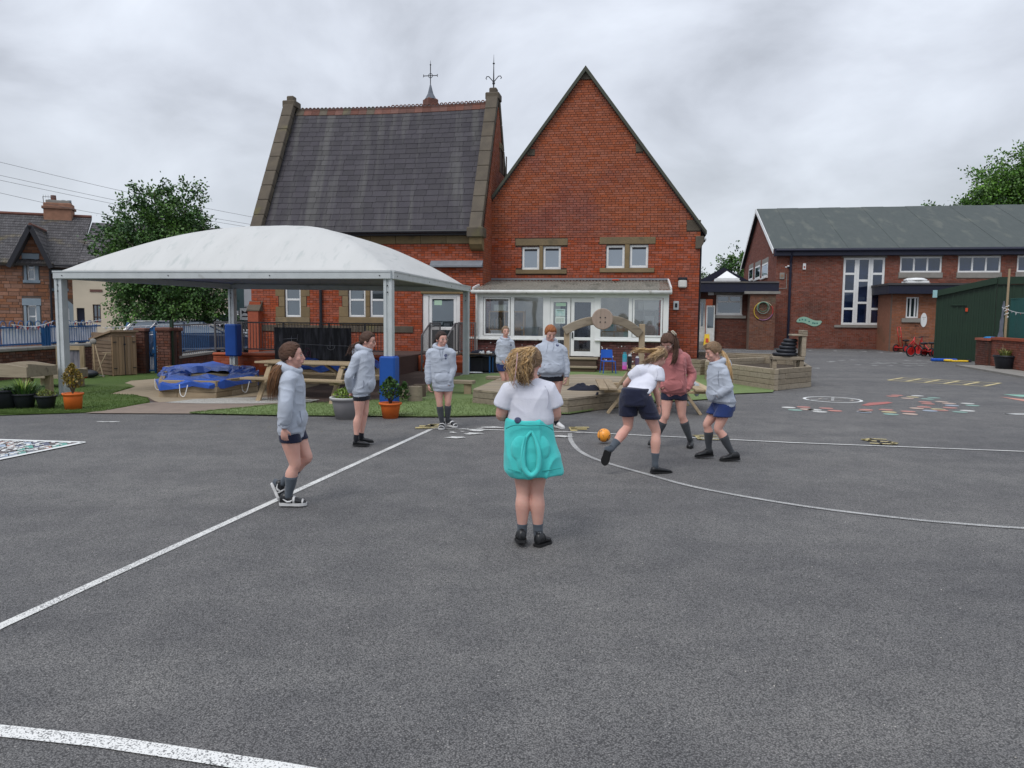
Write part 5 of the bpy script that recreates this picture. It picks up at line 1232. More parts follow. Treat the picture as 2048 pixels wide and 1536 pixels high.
blobs=[bl(310,400,42,32,dT),bl(372,418,36,42,dT+.2),bl(270,462,50,55,dT),bl(345,470,58,55,dT+.3),bl(395,480,36,40,dT),bl(215,495,28,26,dT),bl(270,545,52,50,dT),bl(345,560,70,60,dT+.4),bl(410,575,42,52,dT),bl(280,610,58,38,dT-.2),bl(365,618,62,38,dT),bl(430,620,26,30,dT),bl(440,585,22,30,dT)]
tree('leafy_tree','full dark green street tree standing behind the white canopy',bt,1.9,blobs,42000,.115,TL,seed=3)
bt=P(2050,700,66);bt.z=0
tree('leafy_tree','large bright green tree rising over the right end of hall roof',bt,5,[bl(2045,345,52,45,66),bl(1985,372,46,34,66),bl(1945,398,26,16,67),bl(2090,380,60,60,66),bl(2010,400,60,34,66),bl(1960,425,60,25,66),bl(2040,440,60,40,66),bl(2110,330,50,45,66)],30000,.24,TL2,seed=5,group='trees behind the hall')
bt=P(1860,700,70);bt.z=0
tree('leafy_tree','low tree top just breaking the hall roof ridge line',bt,4,[bl(1865,428,14,16,70),bl(1890,430,16,14,70)],700,.24,TL,seed=6,group='trees behind the hall')
bt=P(1470,700,64);bt.z=0
tree('leafy_tree','small tree seen in the gap over the link roof',bt,3,[bl(1460,532,18,14,64),bl(1478,522,16,18,64),bl(1446,545,12,8,64),bl(1500,540,16,20,64)],3000,.2,TL,seed=7,group='trees behind the hall')
bt=P(1405,700,80);bt.z=0
tree('leafy_tree','dark low tree on the skyline at right corner of tall gable',bt,3,[bl(1402,553,14,8,80),bl(1385,560,20,12,80)],900,.2,TL,seed=8,group='trees behind the hall')
# --- fence and low walls to the street
f0=G(-40,760);
pL=P(-20,690,18.0);pR=P(212,690,22.6)
ang=-math.degrees(math.atan2(pR.y-pL.y,pR.x-pL.x))
FF=Frame(pL,ang);Q_=FF.at
ln=(Vector((pR.x,pR.y,0))-Vector((pL.x,pL.y,0))).length
wz=Q_(60,694)[1];rz1=Q_(60,650)[1]
print('fence',wz,rz1,ln,ang)
fw_=ethings('stone_street_wall','dark old brick wall with pale coping carrying the blue railings at the left','brick wall',FF)
MB().box(-.5,ln,.012,.3,0,wz-.08).build('core',M_MORT,fw_)
masonry(fw_,FF,[(-.5,0),(ln,0),(ln,wz-.09),(-.5,wz-.09)],[],0,pm('old_wall_brick',(.14,.06,.042),(.09,.045,.034),6,.9,.4,40,rnd=.3,c3=(.06,.045,.035),c3s=1.2,c3t=.5),keep=300,seed=71,proud=.004)
for i in range(9):
 a,b=-.5+(ln+.5)*i/9,-.5+(ln+.5)*(i+1)/9
 MB().box(a+.004,b-.004,-.05,.35,wz-.085,wz).build('coping_stone',M_CONC,fw_,bevel=.015)
rl=ethings('blue_bow_top_railing','blue bow-top metal railing mounted on old brick wall at the left','railing',FF)
sp2=.105;n=int((ln+.4)/sp2)
loops=MB()
for i in range(n):
 u_=-.4+i*sp2;top_=rz1-(.0 if i%2 else .0)
 MB().cyl((u_,.15,wz+.03),(u_,.15,rz1),.008,n=5).build('bar',M_BLUERAIL,rl)
for i in range(0,n-2,3):
 u_=-.4+i*sp2
 MB().tube([(u_+sp2-math.cos(x)*sp2,.15,rz1+math.sin(x)*.10)for x in[math.pi*k/8 for k in range(9)]],.011,5).build('bow',M_BLUERAIL,rl)
for z_ in(wz+.07,rz1-.06):MB().box(-.5,ln,.135,.165,z_-.02,z_+.02).build('rail',M_BLUERAIL,rl)
for px_ in(103,160):pass
u_=Q_(103,670)[0]
for k_ in range(3):MB().box(u_-.12+k_*.1,u_-.06+k_*.1,.11,.19,wz,rz1+.02).build('post',M_BLUERAIL,rl)
bs=ethings('white_banner_sheet','long white sheet tied behind the blue railing','banner',FF)
for(a,b)in((Q_(20,670)[0],Q_(98,670)[0]),(Q_(112,670)[0],Q_(208,670)[0])):
 m=MB();nx,nz=26,6
 for i in range(nx+1):
  for j in range(nz+1):
   x=a+(b-a)*i/nx;s_=.10*math.sin(math.pi*i/nx)*(j/nz)
   m.v.append((x,.21+.02*math.sin(i*.9+j*.8)+.012*math.sin(i*2.1-j),wz+.08+(rz1-.08-wz)*j/nz-s_))
 for i in range(nx):
  for j in range(nz):
   q=i*(nz+1)+j;m.f.append((q,q+nz+1,q+nz+2,q+1));m.m.append(0)
 m.build('sheet',pm('banner_white',(.82,.84,.88),(.62,.65,.72),1.2,.6,c3=(.42,.45,.52),c3s=1.5,c3t=.6),bs,smooth=True)
a=FF.w(Q_(30,660)[0],.08,rz1+.02);b=FF.w(Q_(112,657)[0],.08,rz1+.08)
bunting([a,(a+b)/2-Vector((0,0,.1)),b],12,'red and white bunting draped on left part of the blue railing')
a=FF.w(Q_(122,660)[0],.08,rz1+.08);b=FF.w(ln,.08,rz1+.12)
bunting([a,(a+b)/2-Vector((0,0,.05)),b],12,'red and white bunting along the railing right of canopy post')
def pillar(px0,px1,pyt,pyb,dep,label,col=None):
 a=P(px0,pyb,dep);b=P(px1,pyb,dep);wd=(b-a).length;zt=P((px0+px1)/2,pyt,dep).z
 t=empty('brick_pillar',label,'brick pillar',(a.x,a.y,0),R(-5),'brick gate pillars');F=Frame((a.x,a.y,0),5)
 MB().box(.012,wd-.012,.012,wd,0,zt-.09).build('core',M_MORT,t)
 masonry(t,F,[(0,0),(wd,0),(wd,zt-.1),(0,zt-.1)],[],0,pm('pillar_brick',(.15,.06,.04),(.1,.045,.034),6,.9,.4,40,rnd=.25),keep=90,seed=int(px0),proud=.006)
 MB().box(-.03,wd+.03,-.03,wd+.03,zt-.1,zt).build('pillar_cap',M_TERRA,t,bevel=.02);return t
pillar(272,292,656,748,20.8,'brick gate pillar hard against right side of the timber shed')
pillar(315,343,655,747,20.8,'brick gate pillar with capstone right of the blue gate')
pillar(344,359,655,744,21.4,'narrow darker brick pillar behind the dark green post')
a=P(346,745,20.9);t=empty('green_post','thin dark green post standing against the narrow brick pillar','post',(a.x,a.y,0))
MB().box(-.04,.04,-.04,.04,0,P(346,640,20.9).z).build('post',M_GREEN,t)
a=P(293,745,21.0);b=P(314,745,21.0);t=empty('blue_gate','blue barred metal gate between the brick pillars','gate',(a.x,a.y,0));wd=b.x-a.x;zt=P(303,655,21).z
for i in range(7):MB().cyl((.03+(wd-.06)*i/6,0,.08),(.03+(wd-.06)*i/6,0,zt),.01,n=5).build('bar',M_BLUERAIL,t)
MB().box(0,wd,-.015,.015,.06,.1).box(0,wd,-.015,.015,zt-.1,zt-.06).build('rail',M_BLUERAIL,t);MB().box(wd-.05,wd,-.03,.03,0,zt+.02).box(wd-.10,wd,-.04,-.03,.55,.66).build('lock_post',M_BLUERAIL,t)
pa=P(358,740,21.4);pb=P(432,740,24.5);ang=-math.degrees(math.atan2(pb.y-pa.y,pb.x-pa.x));FG=Frame(pa,ang);Z_=FG.at;l2=(Vector((pb.x-pa.x,pb.y-pa.y,0))).length
lw2=ethings('low_brick_wall','low dark brick wall with a grey railing beyond the gate pillars','brick wall',FG)
wz2=Z_(380,709)[1];rz2=Z_(380,650)[1]
MB().box(0,l2,.012,.3,0,wz2-.07).build('core',M_MORT,lw2)
masonry(lw2,FG,[(0,0),(l2,0),(l2,wz2-.08),(0,wz2-.08)],[],0,M_BRICK_DK,keep=150,seed=81,proud=.005)
MB().box(0,l2,-.04,.34,wz2-.07,wz2).build('coping',M_CONC,lw2)
r2=ethings('grey_street_railing','blue-grey vertical bar railing on the low wall beyond the gate','railing',FG)
for i in range(int(l2/.17)):MB().cyl((.05+i*.17,.15,wz2),(.05+i*.17,.15,rz2),.007,n=5).build('bar',M_BLUERAIL,r2)
for z_ in(wz2+.06,rz2):MB().box(0,l2,.13,.17,z_-.02,z_+.02).build('rail',M_GREYRAIL,r2)
a=G(305,700)
p0=P(205,655,22.5);p1=P(330,650,24);p2=P(465,646,26)
bunting([p0,P(270,652.5,23.2),p1,P(400,651,25),p2],22,'thin white bunting line crossing behind the shed towards the canopy',size=.07,cols=[(.6,.6,.6),(.55,.5,.55)])
for(px,py,w_,h_,nm,mt_,lb)in((470,598,.42,1.0,'street_sign',pm('sign_back',(.10,.16,.17),None,3,.5),'back of a tall grey-green street sign beside the rear canopy post'),(482,628,.42,.5,'street_sign',M_UPVC,'small white street notice with black symbol by the white house')):
 a=P(px+8,py,33);t=empty(nm,lb,'street sign',(a.x,a.y,0),R(10));MB().cyl((0,.03,0),(0,.03,a.z),.04,n=8).build('post',M_GREYRAIL,t);MB().box(-w_/2,w_/2,-.02,.0,a.z-h_/2,a.z+h_/2).build('plate',mt_,t)
 if mt_ is M_UPVC:MB().prism([(-.13,a.z+.16),(0,a.z+.08),(.13,a.z+.16),(.13,a.z+.0),(0,a.z+.06),(-.13,a.z+.0)],-.028,-.022).box(-.12,.12,-.028,-.022,a.z-.12,a.z-.08).build('symbol',M_BLACK,t)
# --- parked cars
def car(loc,rz,paint,label,h=1.45,l=4.2,van=False,w_=1.75):
 t=empty('parked_car',label,'car',loc,rz,'cars parked in the street');hw=w_/2
 low=[(-l/2,.35),(-l/2+.05,.75),(-l*.42,.86),(-l*.30,.92),(l*.22,.93),(l*.42,.80),(l/2-.03,.66),(l/2,.35),(l*.40,.24),(-l*.42,.24)]
 m=MB();n=len(low)
 for s_ in(-1,1):
  m.v+=[(x,s_*(hw-(.06 if z>.8 else 0)-(.1 if abs(x)>l*.47 else 0)),z)for x,z in low]
 m.f+=[tuple(range(n)),tuple(range(n,2*n))[::-1]]+[(i,i+n,(i+1)%n+n,(i+1)%n)for i in range(n)];m.m+=[0]*(n+2)
 m.build('body',paint,t,bevel=.06)
 cab=[(-l*.40,.88),(-l*.33,h-.08),(-l*.22,h),(l*.06,h),(l*.25,.92)]
 g=MB();n=len(cab);g.v=[(x,-hw+(.08 if z<1 else .2),z)for x,z in cab]+[(x,hw-(.08 if z<1 else .2),z)for x,z in cab]
 g.f=[tuple(range(n)),tuple(range(n,2*n))[::-1]]+[(i,i+n,(i+1)%n+n,(i+1)%n)for i in range(n)];g.m=[0]*(n+2)
 g.build('windows',M_WINDK,t)
 m=MB();m.box(-l*.33,l*.07,-hw+.2,hw-.2,h-.04,h+.015)
 for s_ in(-1,1):
  m.beam((l*.06,s_*(hw-.19),h-.02),(l*.255,s_*(hw-.07),.9),.06,.06).beam((-l*.10,s_*(hw-.185),h-.02),(-l*.10,s_*(hw-.07),.9),.07,.05).beam((-l*.33,s_*(hw-.19),h-.05),(-l*.41,s_*(hw-.07),.88),.10,.1)
 m.build('roof',paint,t,bevel=.02)
 for x in(-l*.31,l*.31):
  for s_ in(-1,1):
   o=MB().cyl((x,s_*(hw-.2),.31),(x,s_*(hw+.01),.31),.31,n=18).build('wheel',M_BLACKPL,t);MB().cyl((x,s_*(hw-.01),.31),(x,s_*(hw+.02),.31),.19,n=14).build('hub',M_GALV,o)
 for s_ in(-1,1):
  MB().box(l/2-.12,l/2+.005,s_*.62-.17,s_*.62+.17,.62,.74).build('headlight',pm('lamp_glass',(.6,.62,.65),None,3,.1),t);MB().box(-l/2-.005,-l/2+.1,s_*.68-.1,s_*.68+.1,.66,.86).build('tail_light',pm('sign_red',(.5,.06,.02)),t)
 MB().box(-l/2-.012,-l/2+.01,-.26,.26,.48,.6).box(l/2-.01,l/2+.012,-.26,.26,.38,.5).build('number_plate',pm('plate',(.55,.5,.2),None,3,.5),t)
 return t
CB=pm('blue_car_paint',(.02,.11,.26),(.02,.11,.26),3,.25,coat=1);CS=pm('silver_car_paint',(.42,.44,.46),(.42,.44,.46),3,.25,metal=.5,coat=1);CW=pm('white_car_paint',(.6,.61,.62),(.6,.61,.62),3,.25,coat=1);CN=pm('navy_car_paint',(.015,.03,.07),(.015,.03,.07),3,.25,coat=1)
def cpos(px,dep):p=P(px,690,dep);return(p.x,p.y,0)
car(cpos(300,31),R(114),CB,'bright blue hatchback seen end-on through the blue gate',1.36)
car(cpos(352,30),R(15),CW,'white car parked behind the brick gate pillars',1.34)
car(cpos(398,30),R(14),CN,'dark navy car parked behind low wall railing',1.32)
car(cpos(428,33),R(20),CS,'silver car farther along the street behind the navy one',1.36)
car(cpos(490,38),R(14),CW,'pale car at the foot of the white terrace house',1.6)
# --- conservatory
cn=ethings('white_conservatory','white framed glazed lean-to on a brick plinth with a corrugated roof','conservatory',FM)
VC=-1.95
def AC(px,py):return A(px,py,VC)
c0,c1=AC(953,640)[0],AC(1337,640)[0]
zs_=AC(1140,677)[1];zg=AC(1140,583)[1];ztop=A(1160,561,0)[1]
dl0,dl1=AC(1088,650)[0],AC(1190,650)[0]
zt_=zg-.1;zdoor=AC(1160,713)[1]
MB().box(c0+.02,dl0,VC+.07,VC+.25,0,zs_-.05).box(dl1,c1-.02,VC+.07,VC+.25,0,zs_-.05).box(c1-.22,c1-.02,VC+.25,0,0,zs_-.05).build('plinth',M_MORT,cn)
M_PURB=pm('purple_brick',(.15,.06,.055),(.11,.048,.046),9,.85,.35,60,rnd=.25,c3=(.17,.11,.10),c3s=1.4,c3t=.6)
for(a,b,sd_)in((c0+.02,dl0,91),(dl1,c1-.02,92)):
 masonry(cn,FM,[(a,0),(b,0),(b,zs_-.06),(a,zs_-.06)],[],VC+.065,M_PURB,keep=150,seed=sd_)
M_CF=M_UPVC
f=MB()
f.box(c0,dl0,VC,VC+.12,zs_-.05,zs_+.06).box(dl1,c1,VC,VC+.12,zs_-.05,zs_+.06)
f.box(c0,c1,VC,VC+.12,zt_-.08,zt_+.02)
posts=[(953,966),(1021,1028),(1086,1100),(1188,1201),(1257,1264),(1326,1337)]
ps=[(AC(a,640)[0],AC(b,640)[0])for a,b in posts]
for i,(a,b)in enumerate(ps):
 zl=zs_+.06 if i not in(2,3)else zdoor
 f.box(a,b,VC+.002,VC+.118,zl,zt_-.08)
f.box(c1-.1,c1,VC+.12,0,zs_-.05,zs_+.04)
fr_=f.build('frame',M_CF,cn,bevel=.006)
sl_=MB();sl_.box(c0-.05,dl0,VC-.06,VC+.0,zs_-.07,zs_-.03).box(dl1,c1+.02,VC-.06,VC+.0,zs_-.07,zs_-.03);sl_.build('sill',M_UPVCD,cn,bevel=.006)
for i,j in((0,1),(1,2),(3,4),(4,5)):
 a,b=ps[i][1],ps[j][0]
 inner=i in(0,4)
 if inner:
  g=MB();w_=.05;g.box(a+.02,b-.02,VC-.01,VC+.06,zs_+.07,zs_+.12).box(a+.02,b-.02,VC-.01,VC+.06,zt_-.14,zt_-.09).box(a+.02,a+.07,VC-.01,VC+.06,zs_+.12,zt_-.14).box(b-.07,b-.02,VC-.01,VC+.06,zs_+.12,zt_-.14)
  g.build('casement',M_CF,cn,bevel=.004)
 MB().box(a,b,VC+.062,VC+.074,zs_+.06,zt_-.08).build('pane',M_CLEAR,cn)
mid=AC(1141,650)[0]
for(a,b)in((ps[2][1],mid-.01),(mid+.01,ps[3][0])):
 g=MB();w_=.10;zm=AC(1160,678)[1];zb_,zt2=zdoor+.01,zt_-.10
 g.box(a,b,VC+.02,VC+.1,zb_,zb_+.14).box(a,b,VC+.02,VC+.1,zt2-.12,zt2).box(a,a+w_,VC+.02,VC+.1,zb_+.14,zt2-.12).box(b-w_,b,VC+.02,VC+.1,zb_+.14,zt2-.12).box(a+w_,b-w_,VC+.02,VC+.1,zm-.04,zm+.05)
 o=g.build('door',M_CF,cn,bevel=.005)
 MB().box(a+w_,b-w_,VC+.055,VC+.067,zb_+.14,zm-.04).build('pane',M_CLEAR,o);MB().box(a+w_,b-w_,VC+.055,VC+.067,zm+.05,zt2-.12).build('pane',M_CLEAR,o)
 if a<mid-.2:
  PG=pm('pale_green_paper',(.4,.58,.45))
  MB().box(a+.17,b-.14,VC+.045,VC+.05,zt2-.24,zt2-.14).build('notice',PG,o)
  MB().box(a+.16,b-.16,VC+.045,VC+.05,AC(1116,632)[1],AC(1116,618)[1]).build('poster',pm('poster_teal',(.28,.45,.45),(.5,.6,.58),14,.8),o)
  MB().box(a+.16,b-.16,VC+.045,VC+.05,AC(1116,647)[1],AC(1116,633)[1]).build('poster',pm('poster_white',(.62,.66,.62),(.5,.6,.6),9,.8),o)
  for q_ in range(4):MB().box(a+.2+q_*.06,a+.22+q_*.06,VC+.041,VC+.0445,AC(1116,645)[1],AC(1116,636)[1]).build('poster_line',pm('poster_ink',(.2,.25,.2),None,3,.8),o)
  zz=AC(1116,622)[1];MB().box(a+.2,b-.2,VC+.041,VC+.0445,zz,zz+.02).build('poster_line',pm('poster_ink',(.2,.25,.2)),o)
 MB().box((b-.07 if a<mid-.2 else a+.03),(b-.03 if a<mid-.2 else a+.07),VC-.01,VC+.02,zm+.02,zm+.2).build('handle',M_BLACKPL if a>mid-.2 else M_GALV,o)
nr=24;MW=pm('corrugated_plastic',(.33,.30,.26),(.24,.22,.19),3,.55,0,c3=(.14,.13,.11),c3s=2.2,c3t=.58,stretch=(1,.3,1))
ca_,cb_=AC(953,590)[0]-.08,AC(1340,580)[0]+.03
cr0,cr1=A(966,563,0)[0],A(1335,561,0)[0]
rc=MB();N_=220
for i in range(N_+1):
 t_=i/N_;x0=ca_+(cb_-ca_)*t_;x1=ca_+.1+(cb_-.03-ca_-.1)*t_;h_=.022*math.cos(t_*2*math.pi*55)
 rc.v+=[(x0,VC-.16,zg+.06+h_),(x1,-.01,ztop+h_),(x0,VC-.16,zg+.045+h_),(x1,-.01,ztop-.015+h_)]
for i in range(N_):
 b=i*4;rc.f+=[(b,b+4,b+5,b+1),(b,b+2,b+6,b+4)];rc.m+=[0,0]
rc.build('corrugated_roof',MW,cn,smooth=True)
nt=MW.node_tree;tl_=nt.nodes.new('ShaderNodeBsdfTransparent');tl_.inputs[0].default_value=(.85,.84,.8,1);mxs=nt.nodes.new('ShaderNodeMixShader');mxs.inputs[0].default_value=.5;om=[n for n in nt.nodes if n.type=='OUTPUT_MATERIAL'][0];nt.links.new(nt.nodes['Principled BSDF'].outputs[0],mxs.inputs[1]);nt.links.new(tl_.outputs[0],mxs.inputs[2]);nt.links.new(mxs.outputs[0],om.inputs[0])
MB().box(ca_,cb_,VC-.10,VC-.0,zt_+.02,zg+.03).build('fascia',M_UPVCD,cn,bevel=.01)
MB().tube([(ca_-.05,VC-.16,zg-.02),(cb_+.03,VC-.16,zg-.02)],.06,10).build('gutter',M_UPVCD,cn,smooth=True)
MB().beam((cb_+.0,VC-.14,zg+.07),(cr1+.02,-.02,ztop+.01),.05,.1).build('roof_edge',M_UPVC,cn);MB().beam((ca_,VC-.14,zg+.07),(ca_+.1,-.02,ztop+.01),.05,.1).build('roof_edge',M_UPVC,cn)
MB().box(ca_+.1,cr1,-.06,-.012,ztop+.01,ztop+.07).build('lead_strip',pm('lead',(.2,.22,.25)),cn)
MB().add([(c1-.04,VC,zs_+.04),(c1-.04,0,zs_+.04),(c1-.04,0,ztop-.06),(c1-.04,VC,zt_)],[(0,1,2,3)]).build('end_pane',M_CLEAR,cn)
u_=c0+.02
MB().tube([(u_,VC-.14,zg-.05),(u_,VC-.08,zg-.25),(u_,VC-.08,AC(956,745)[1]+.1)],.035,8).build('downpipe',M_UPVCD,cn,smooth=True)
MB().box(u_-.25,u_+.06,VC-.12,VC-.05,AC(950,677)[1],AC(950,676)[1]+.04).build('pipe_bracket',M_UPVCD,cn)
m=MB();rs=random.Random(9)
for i in range(60):
 x=rs.choice([rs.uniform(c0+.2,dl0-.1),rs.uniform(dl1+.15,dl1+1.6)]);z=rs.uniform(.25,zs_-.15);s_=rs.uniform(.006,.02);m.box(x-s_,x+s_,VC+.045,VC+.06,z-s_,z+s_)
m.build('paint_spots',M_UPVC,cn,kind='stuff')
for i,(py0,py1,wv_)in enumerate(((722,731,.0),(739,750,.12))):pass
sx0,sx1=dl0-.05,AC(1193,730)[0]
MB().box(sx0,sx1,VC-.34,VC+.08,.05,zdoor-.07).build('step',M_WOODD,cn);MB().box(sx0-.05,sx1+.05,VC-.38,VC+.0,zdoor-.065,zdoor-.02).build('tread',M_WOODG,cn)
MB().box(sx0,sx1,VC-.66,VC-.36,.03,.13).build('step',M_WOODD,cn);MB().box(sx0-.05,sx1+.05,VC-.70,VC-.385,.135,.18).build('tread',M_WOODG,cn)
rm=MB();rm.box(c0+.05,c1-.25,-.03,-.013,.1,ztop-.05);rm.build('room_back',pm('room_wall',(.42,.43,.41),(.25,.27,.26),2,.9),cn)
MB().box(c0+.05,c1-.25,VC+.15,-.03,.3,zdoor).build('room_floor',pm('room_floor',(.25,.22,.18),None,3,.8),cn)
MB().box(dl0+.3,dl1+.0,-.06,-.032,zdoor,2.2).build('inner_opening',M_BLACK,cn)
def inside(name,label,cat,px,py,dv,boxes,mat,group=None):
 u,z=A(px,py,VC+dv);t=empty(name,label,cat,FM.w(u,VC+dv,z),FM.a,group)
 return t
u,z=A(1008,672,VC+.9);t=empty('pine_shelf_unit','pine cubby shelf unit standing inside leftmost conservatory window','shelf unit',FM.w(u,VC+.9,zdoor),FM.a)
ht=A(1008,622,VC+.9)[1]-zdoor;m=MB();PW=pm('pine',(.38,.26,.11),(.32,.21,.09),3,.6,stretch=(1,8,8))
m.box(-.5,.65,0,.35,ht-.04,ht).box(-.5,.65,0,.35,ht*.55,ht*.55+.03).box(-.5,-.46,0,.35,0,ht-.04).box(.0,.03,0,.35,0,ht-.04).box(.61,.65,0,.35,0,ht-.04).box(-.5,.65,.33,.35,0,ht-.04);m.build('carcass',PW,t)
for i in range(9):MB().box(-.42+i*.045,-.39+i*.045,.05,.3,ht*.55+.03,ht*.55+.03+random.uniform(.25,.38)).build('book',pm('book_%d'%(i%3),((.3,.22,.12),(.2,.16,.1),(.12,.14,.12))[i%3],None,3,.7),t)
MB().box(-.35,.05,.05,.3,ht+.01,ht+.2).build('box',pm('box_white',(.5,.58,.56),None,3,.7),t)
def white_tub(u,dv,z,w_,h_,label,col=(.55,.58,.58),nm='storage_box'):
 t=empty(nm,label,'storage box',FM.w(u,VC+dv,z),FM.a);c_=pm('tub_%d_%d_%d'%tuple(int(x*99)for x in col),col,None,3,.5)
 MB().add([(-w_/2*.9,-.12,0),(w_/2*.9,-.12,0),(w_/2*.9,.12,0),(-w_/2*.9,.12,0),(-w_/2,-.14,h_),(w_/2,-.14,h_),(w_/2,.14,h_),(-w_/2,.14,h_)],[(0,3,2,1),(4,5,6,7),(0,1,5,4),(1,2,6,5),(2,3,7,6),(3,0,4,7)]).build('tub',c_,t)
 MB().box(-w_/2-.01,w_/2+.01,-.15,.15,h_+.001,h_+.02).build('rim',c_,t);return t
us=lambda px,dv:A(px,660,VC+dv)[0]
zr_=lambda px,py,dv:A(px,py,VC+dv)[1]
def shelf(px0,px1,dv,pyt,label,rows,mat):
 a,b=us(px0,dv),us(px1,dv);t=empty('shelf_unit',label,'shelf unit',FM.w(a,VC+dv,zdoor),FM.a);H=zr_(px0,pyt,dv)-zdoor;m=MB();w_=b-a
 for i in range(rows+1):m.box(0,w_,0,.3,H*i/rows,H*i/rows+.025)
 m.box(-.02,0,0,.3,0,H).box(w_,w_+.02,0,.3,0,H).box(w_*.45,w_*.45+.02,0,.3,0,H);m.build('carcass',mat,t);return t,H
LW=pm('laminate',(.40,.42,.42),(.36,.38,.38),3,.6)
t,H=shelf(1268,1310,.75,621,'pale laminate shelf unit behind rightmost conservatory window',3,LW)
white_tub(us(1301,.9),.9,zdoor+H+.03,.48,.26,'wide white storage tub on top of the pale laminate shelves')
white_tub(us(1280,.9),.9,zdoor+H+.03,.16,.22,'small white beaker on the pale laminate shelves',nm='white_beaker')
white_tub(us(1275,.88),.88,zdoor+H*.667+.03,.3,.12,'flat white tray on the middle shelf at left')
white_tub(us(1299,.88),.88,zdoor+H*.667+.03,.28,.25,'square white crate on the middle shelf at right')
white_tub(us(1300,.88),.88,zdoor+H*.333+.03,.34,.14,'low white crate on the bottom shelf')
t,H=shelf(1204,1256,.8,664,'low pine shelf behind the fourth conservatory window',1,PW)
white_tub(us(1218,.9),.9,zdoor+H+.03,.3,.12,'pale blue crate standing on the low pine shelf',(.35,.5,.52))
white_tub(us(1218,.92),.92,zdoor+H+.17,.28,.09,'mint green crate stacked on the pale blue crate',(.12,.3,.24))
white_tub(us(1246,.9),.9,zdoor+H+.03,.42,.22,'wide tan wooden crate at the right of low pine shelf',(.38,.24,.08))
white_tub(us(1060,1.2),1.2,zs_+.05,.55,.26,'pale grey trough standing inside the second conservatory window',(.3,.36,.37))
white_tub(us(1000,.25),.25,zs_+.06,.55,.14,'long white tray on the sill inside the leftmost window',(.5,.52,.52))
o=empty('red_disc','small red plastic disc lying on the corrugated roof','disc',FM.w(A(1231,566,-.5)[0],-.45,zg+.06+(ztop-zg)*.77+.03),FM.a)
MB().ell((0,0,0),(.13,.09,.03),12,6).build('disc',pm('sign_red',(.5,.06,.02)),o,smooth=True)
# --- terrace in front of the wing
tr=ethings('brick_terrace','raised terrace with painted red brick retaining walls and dark timber steps by the wing door','terrace',FM)
b0=FM.g(430,748);VT=b0[1]
def AT(px,py):return A(px,py,VT)
t0,t1=AT(427,720)[0],AT(778,720)[0];zt1=AT(600,708)[1]
print('terrace',VT,t0,t1,zt1)
MB().box(t0,t1,VT+.012,VW-.02,0,zt1-.09).build('core',M_MORT,tr)
masonry(tr,FM,[(t0,0),(t1,0),(t1,zt1-.09),(t0,zt1-.09)],[],VT,M_BRICK_OR,keep=300,seed=95,proud=.004,joint=.007)
MB().box(t0-.03,t1+.03,VT-.03,VT+.26,zt1-.085,zt1).build('coping',M_BRICK_OR,tr,bevel=.03)
ZL=.46
dd0,dd1=AT(797,740)[0],A(905,712,VW-1.2)[0]
MB().box(t1+.04,dd1+.7,VW-1.35,VW-.02,0,ZL-.06).build('landing_base',M_BRICK_OR,tr)
for i in range(9):
 a=VW-1.35+i*.148;MB().box(dd0,dd1,a,a+.142,ZL-.055,ZL).build('deck_board',M_WOODG,tr)
for i in range(3):
 v0=VW-1.40-(i+1)*.30;z1=ZL-(i+1)*.115-.0
 MB().box(dd0,dd1,v0+.04,v0+.34,0,z1-.045).build('riser',M_WOODD,tr);MB().box(dd0-.02,dd1+.02,v0,v0+.31,z1-.042,z1).build('tread',M_WOODG,tr,bevel=.008)
MB().box(dd1+.03,dd1+.7,VW-2.3,VW-1.36,0,.30).build('cheek_wall',M_BRICK_OR,tr)
masonry(tr,FM,[(dd1+.03,0),(dd1+.7,0),(dd1+.7,.30),(dd1+.03,.30)],[],VW-2.305,M_BRICK_OR,keep=40,seed=96)
MB().box(t1+.02,dd0-.04,VW-2.0,VW-1.36,0,ZL+.0).build('cheek_wall',M_BRICK_OR,tr)
def railing(name,label,F,u0,u1,v,z0,z1,mat,sp_=.1,group=None,posts=()):
 t=ethings(name,label,'railing',F,group);n=max(2,int((u1-u0)/sp_))
 me=MB().cyl((0,0,z0+.04),(0,0,z1),.009,n=5).mesh('bar',mat)
 for i in range(1,n):inst(me,'bar',t,(u0+(u1-u0)*i/n,v,0))
 for z_ in(z0+.04,z1):MB().box(u0,u1,v-.02,v+.02,z_-.018,z_+.018).build('rail',mat,t)
 for pu in(u0,u1)+tuple(posts):MB().box(pu-.022,pu+.022,v-.024,v+.024,z0-.05,z1+.01).build('post',mat,t)
 return t
zr0,zr1=AT(600,703)[1],AT(600,646)[1]
railing('grey_railing','long grey vertical-bar railing on the terrace wall behind the chalkboard',FM,t0-0.0,t1,VT+.12,zr0,zr1,M_GREYRAIL,.085,posts=[t0+(t1-t0)*k for k in(.16,.4,.66,.86)])
MB
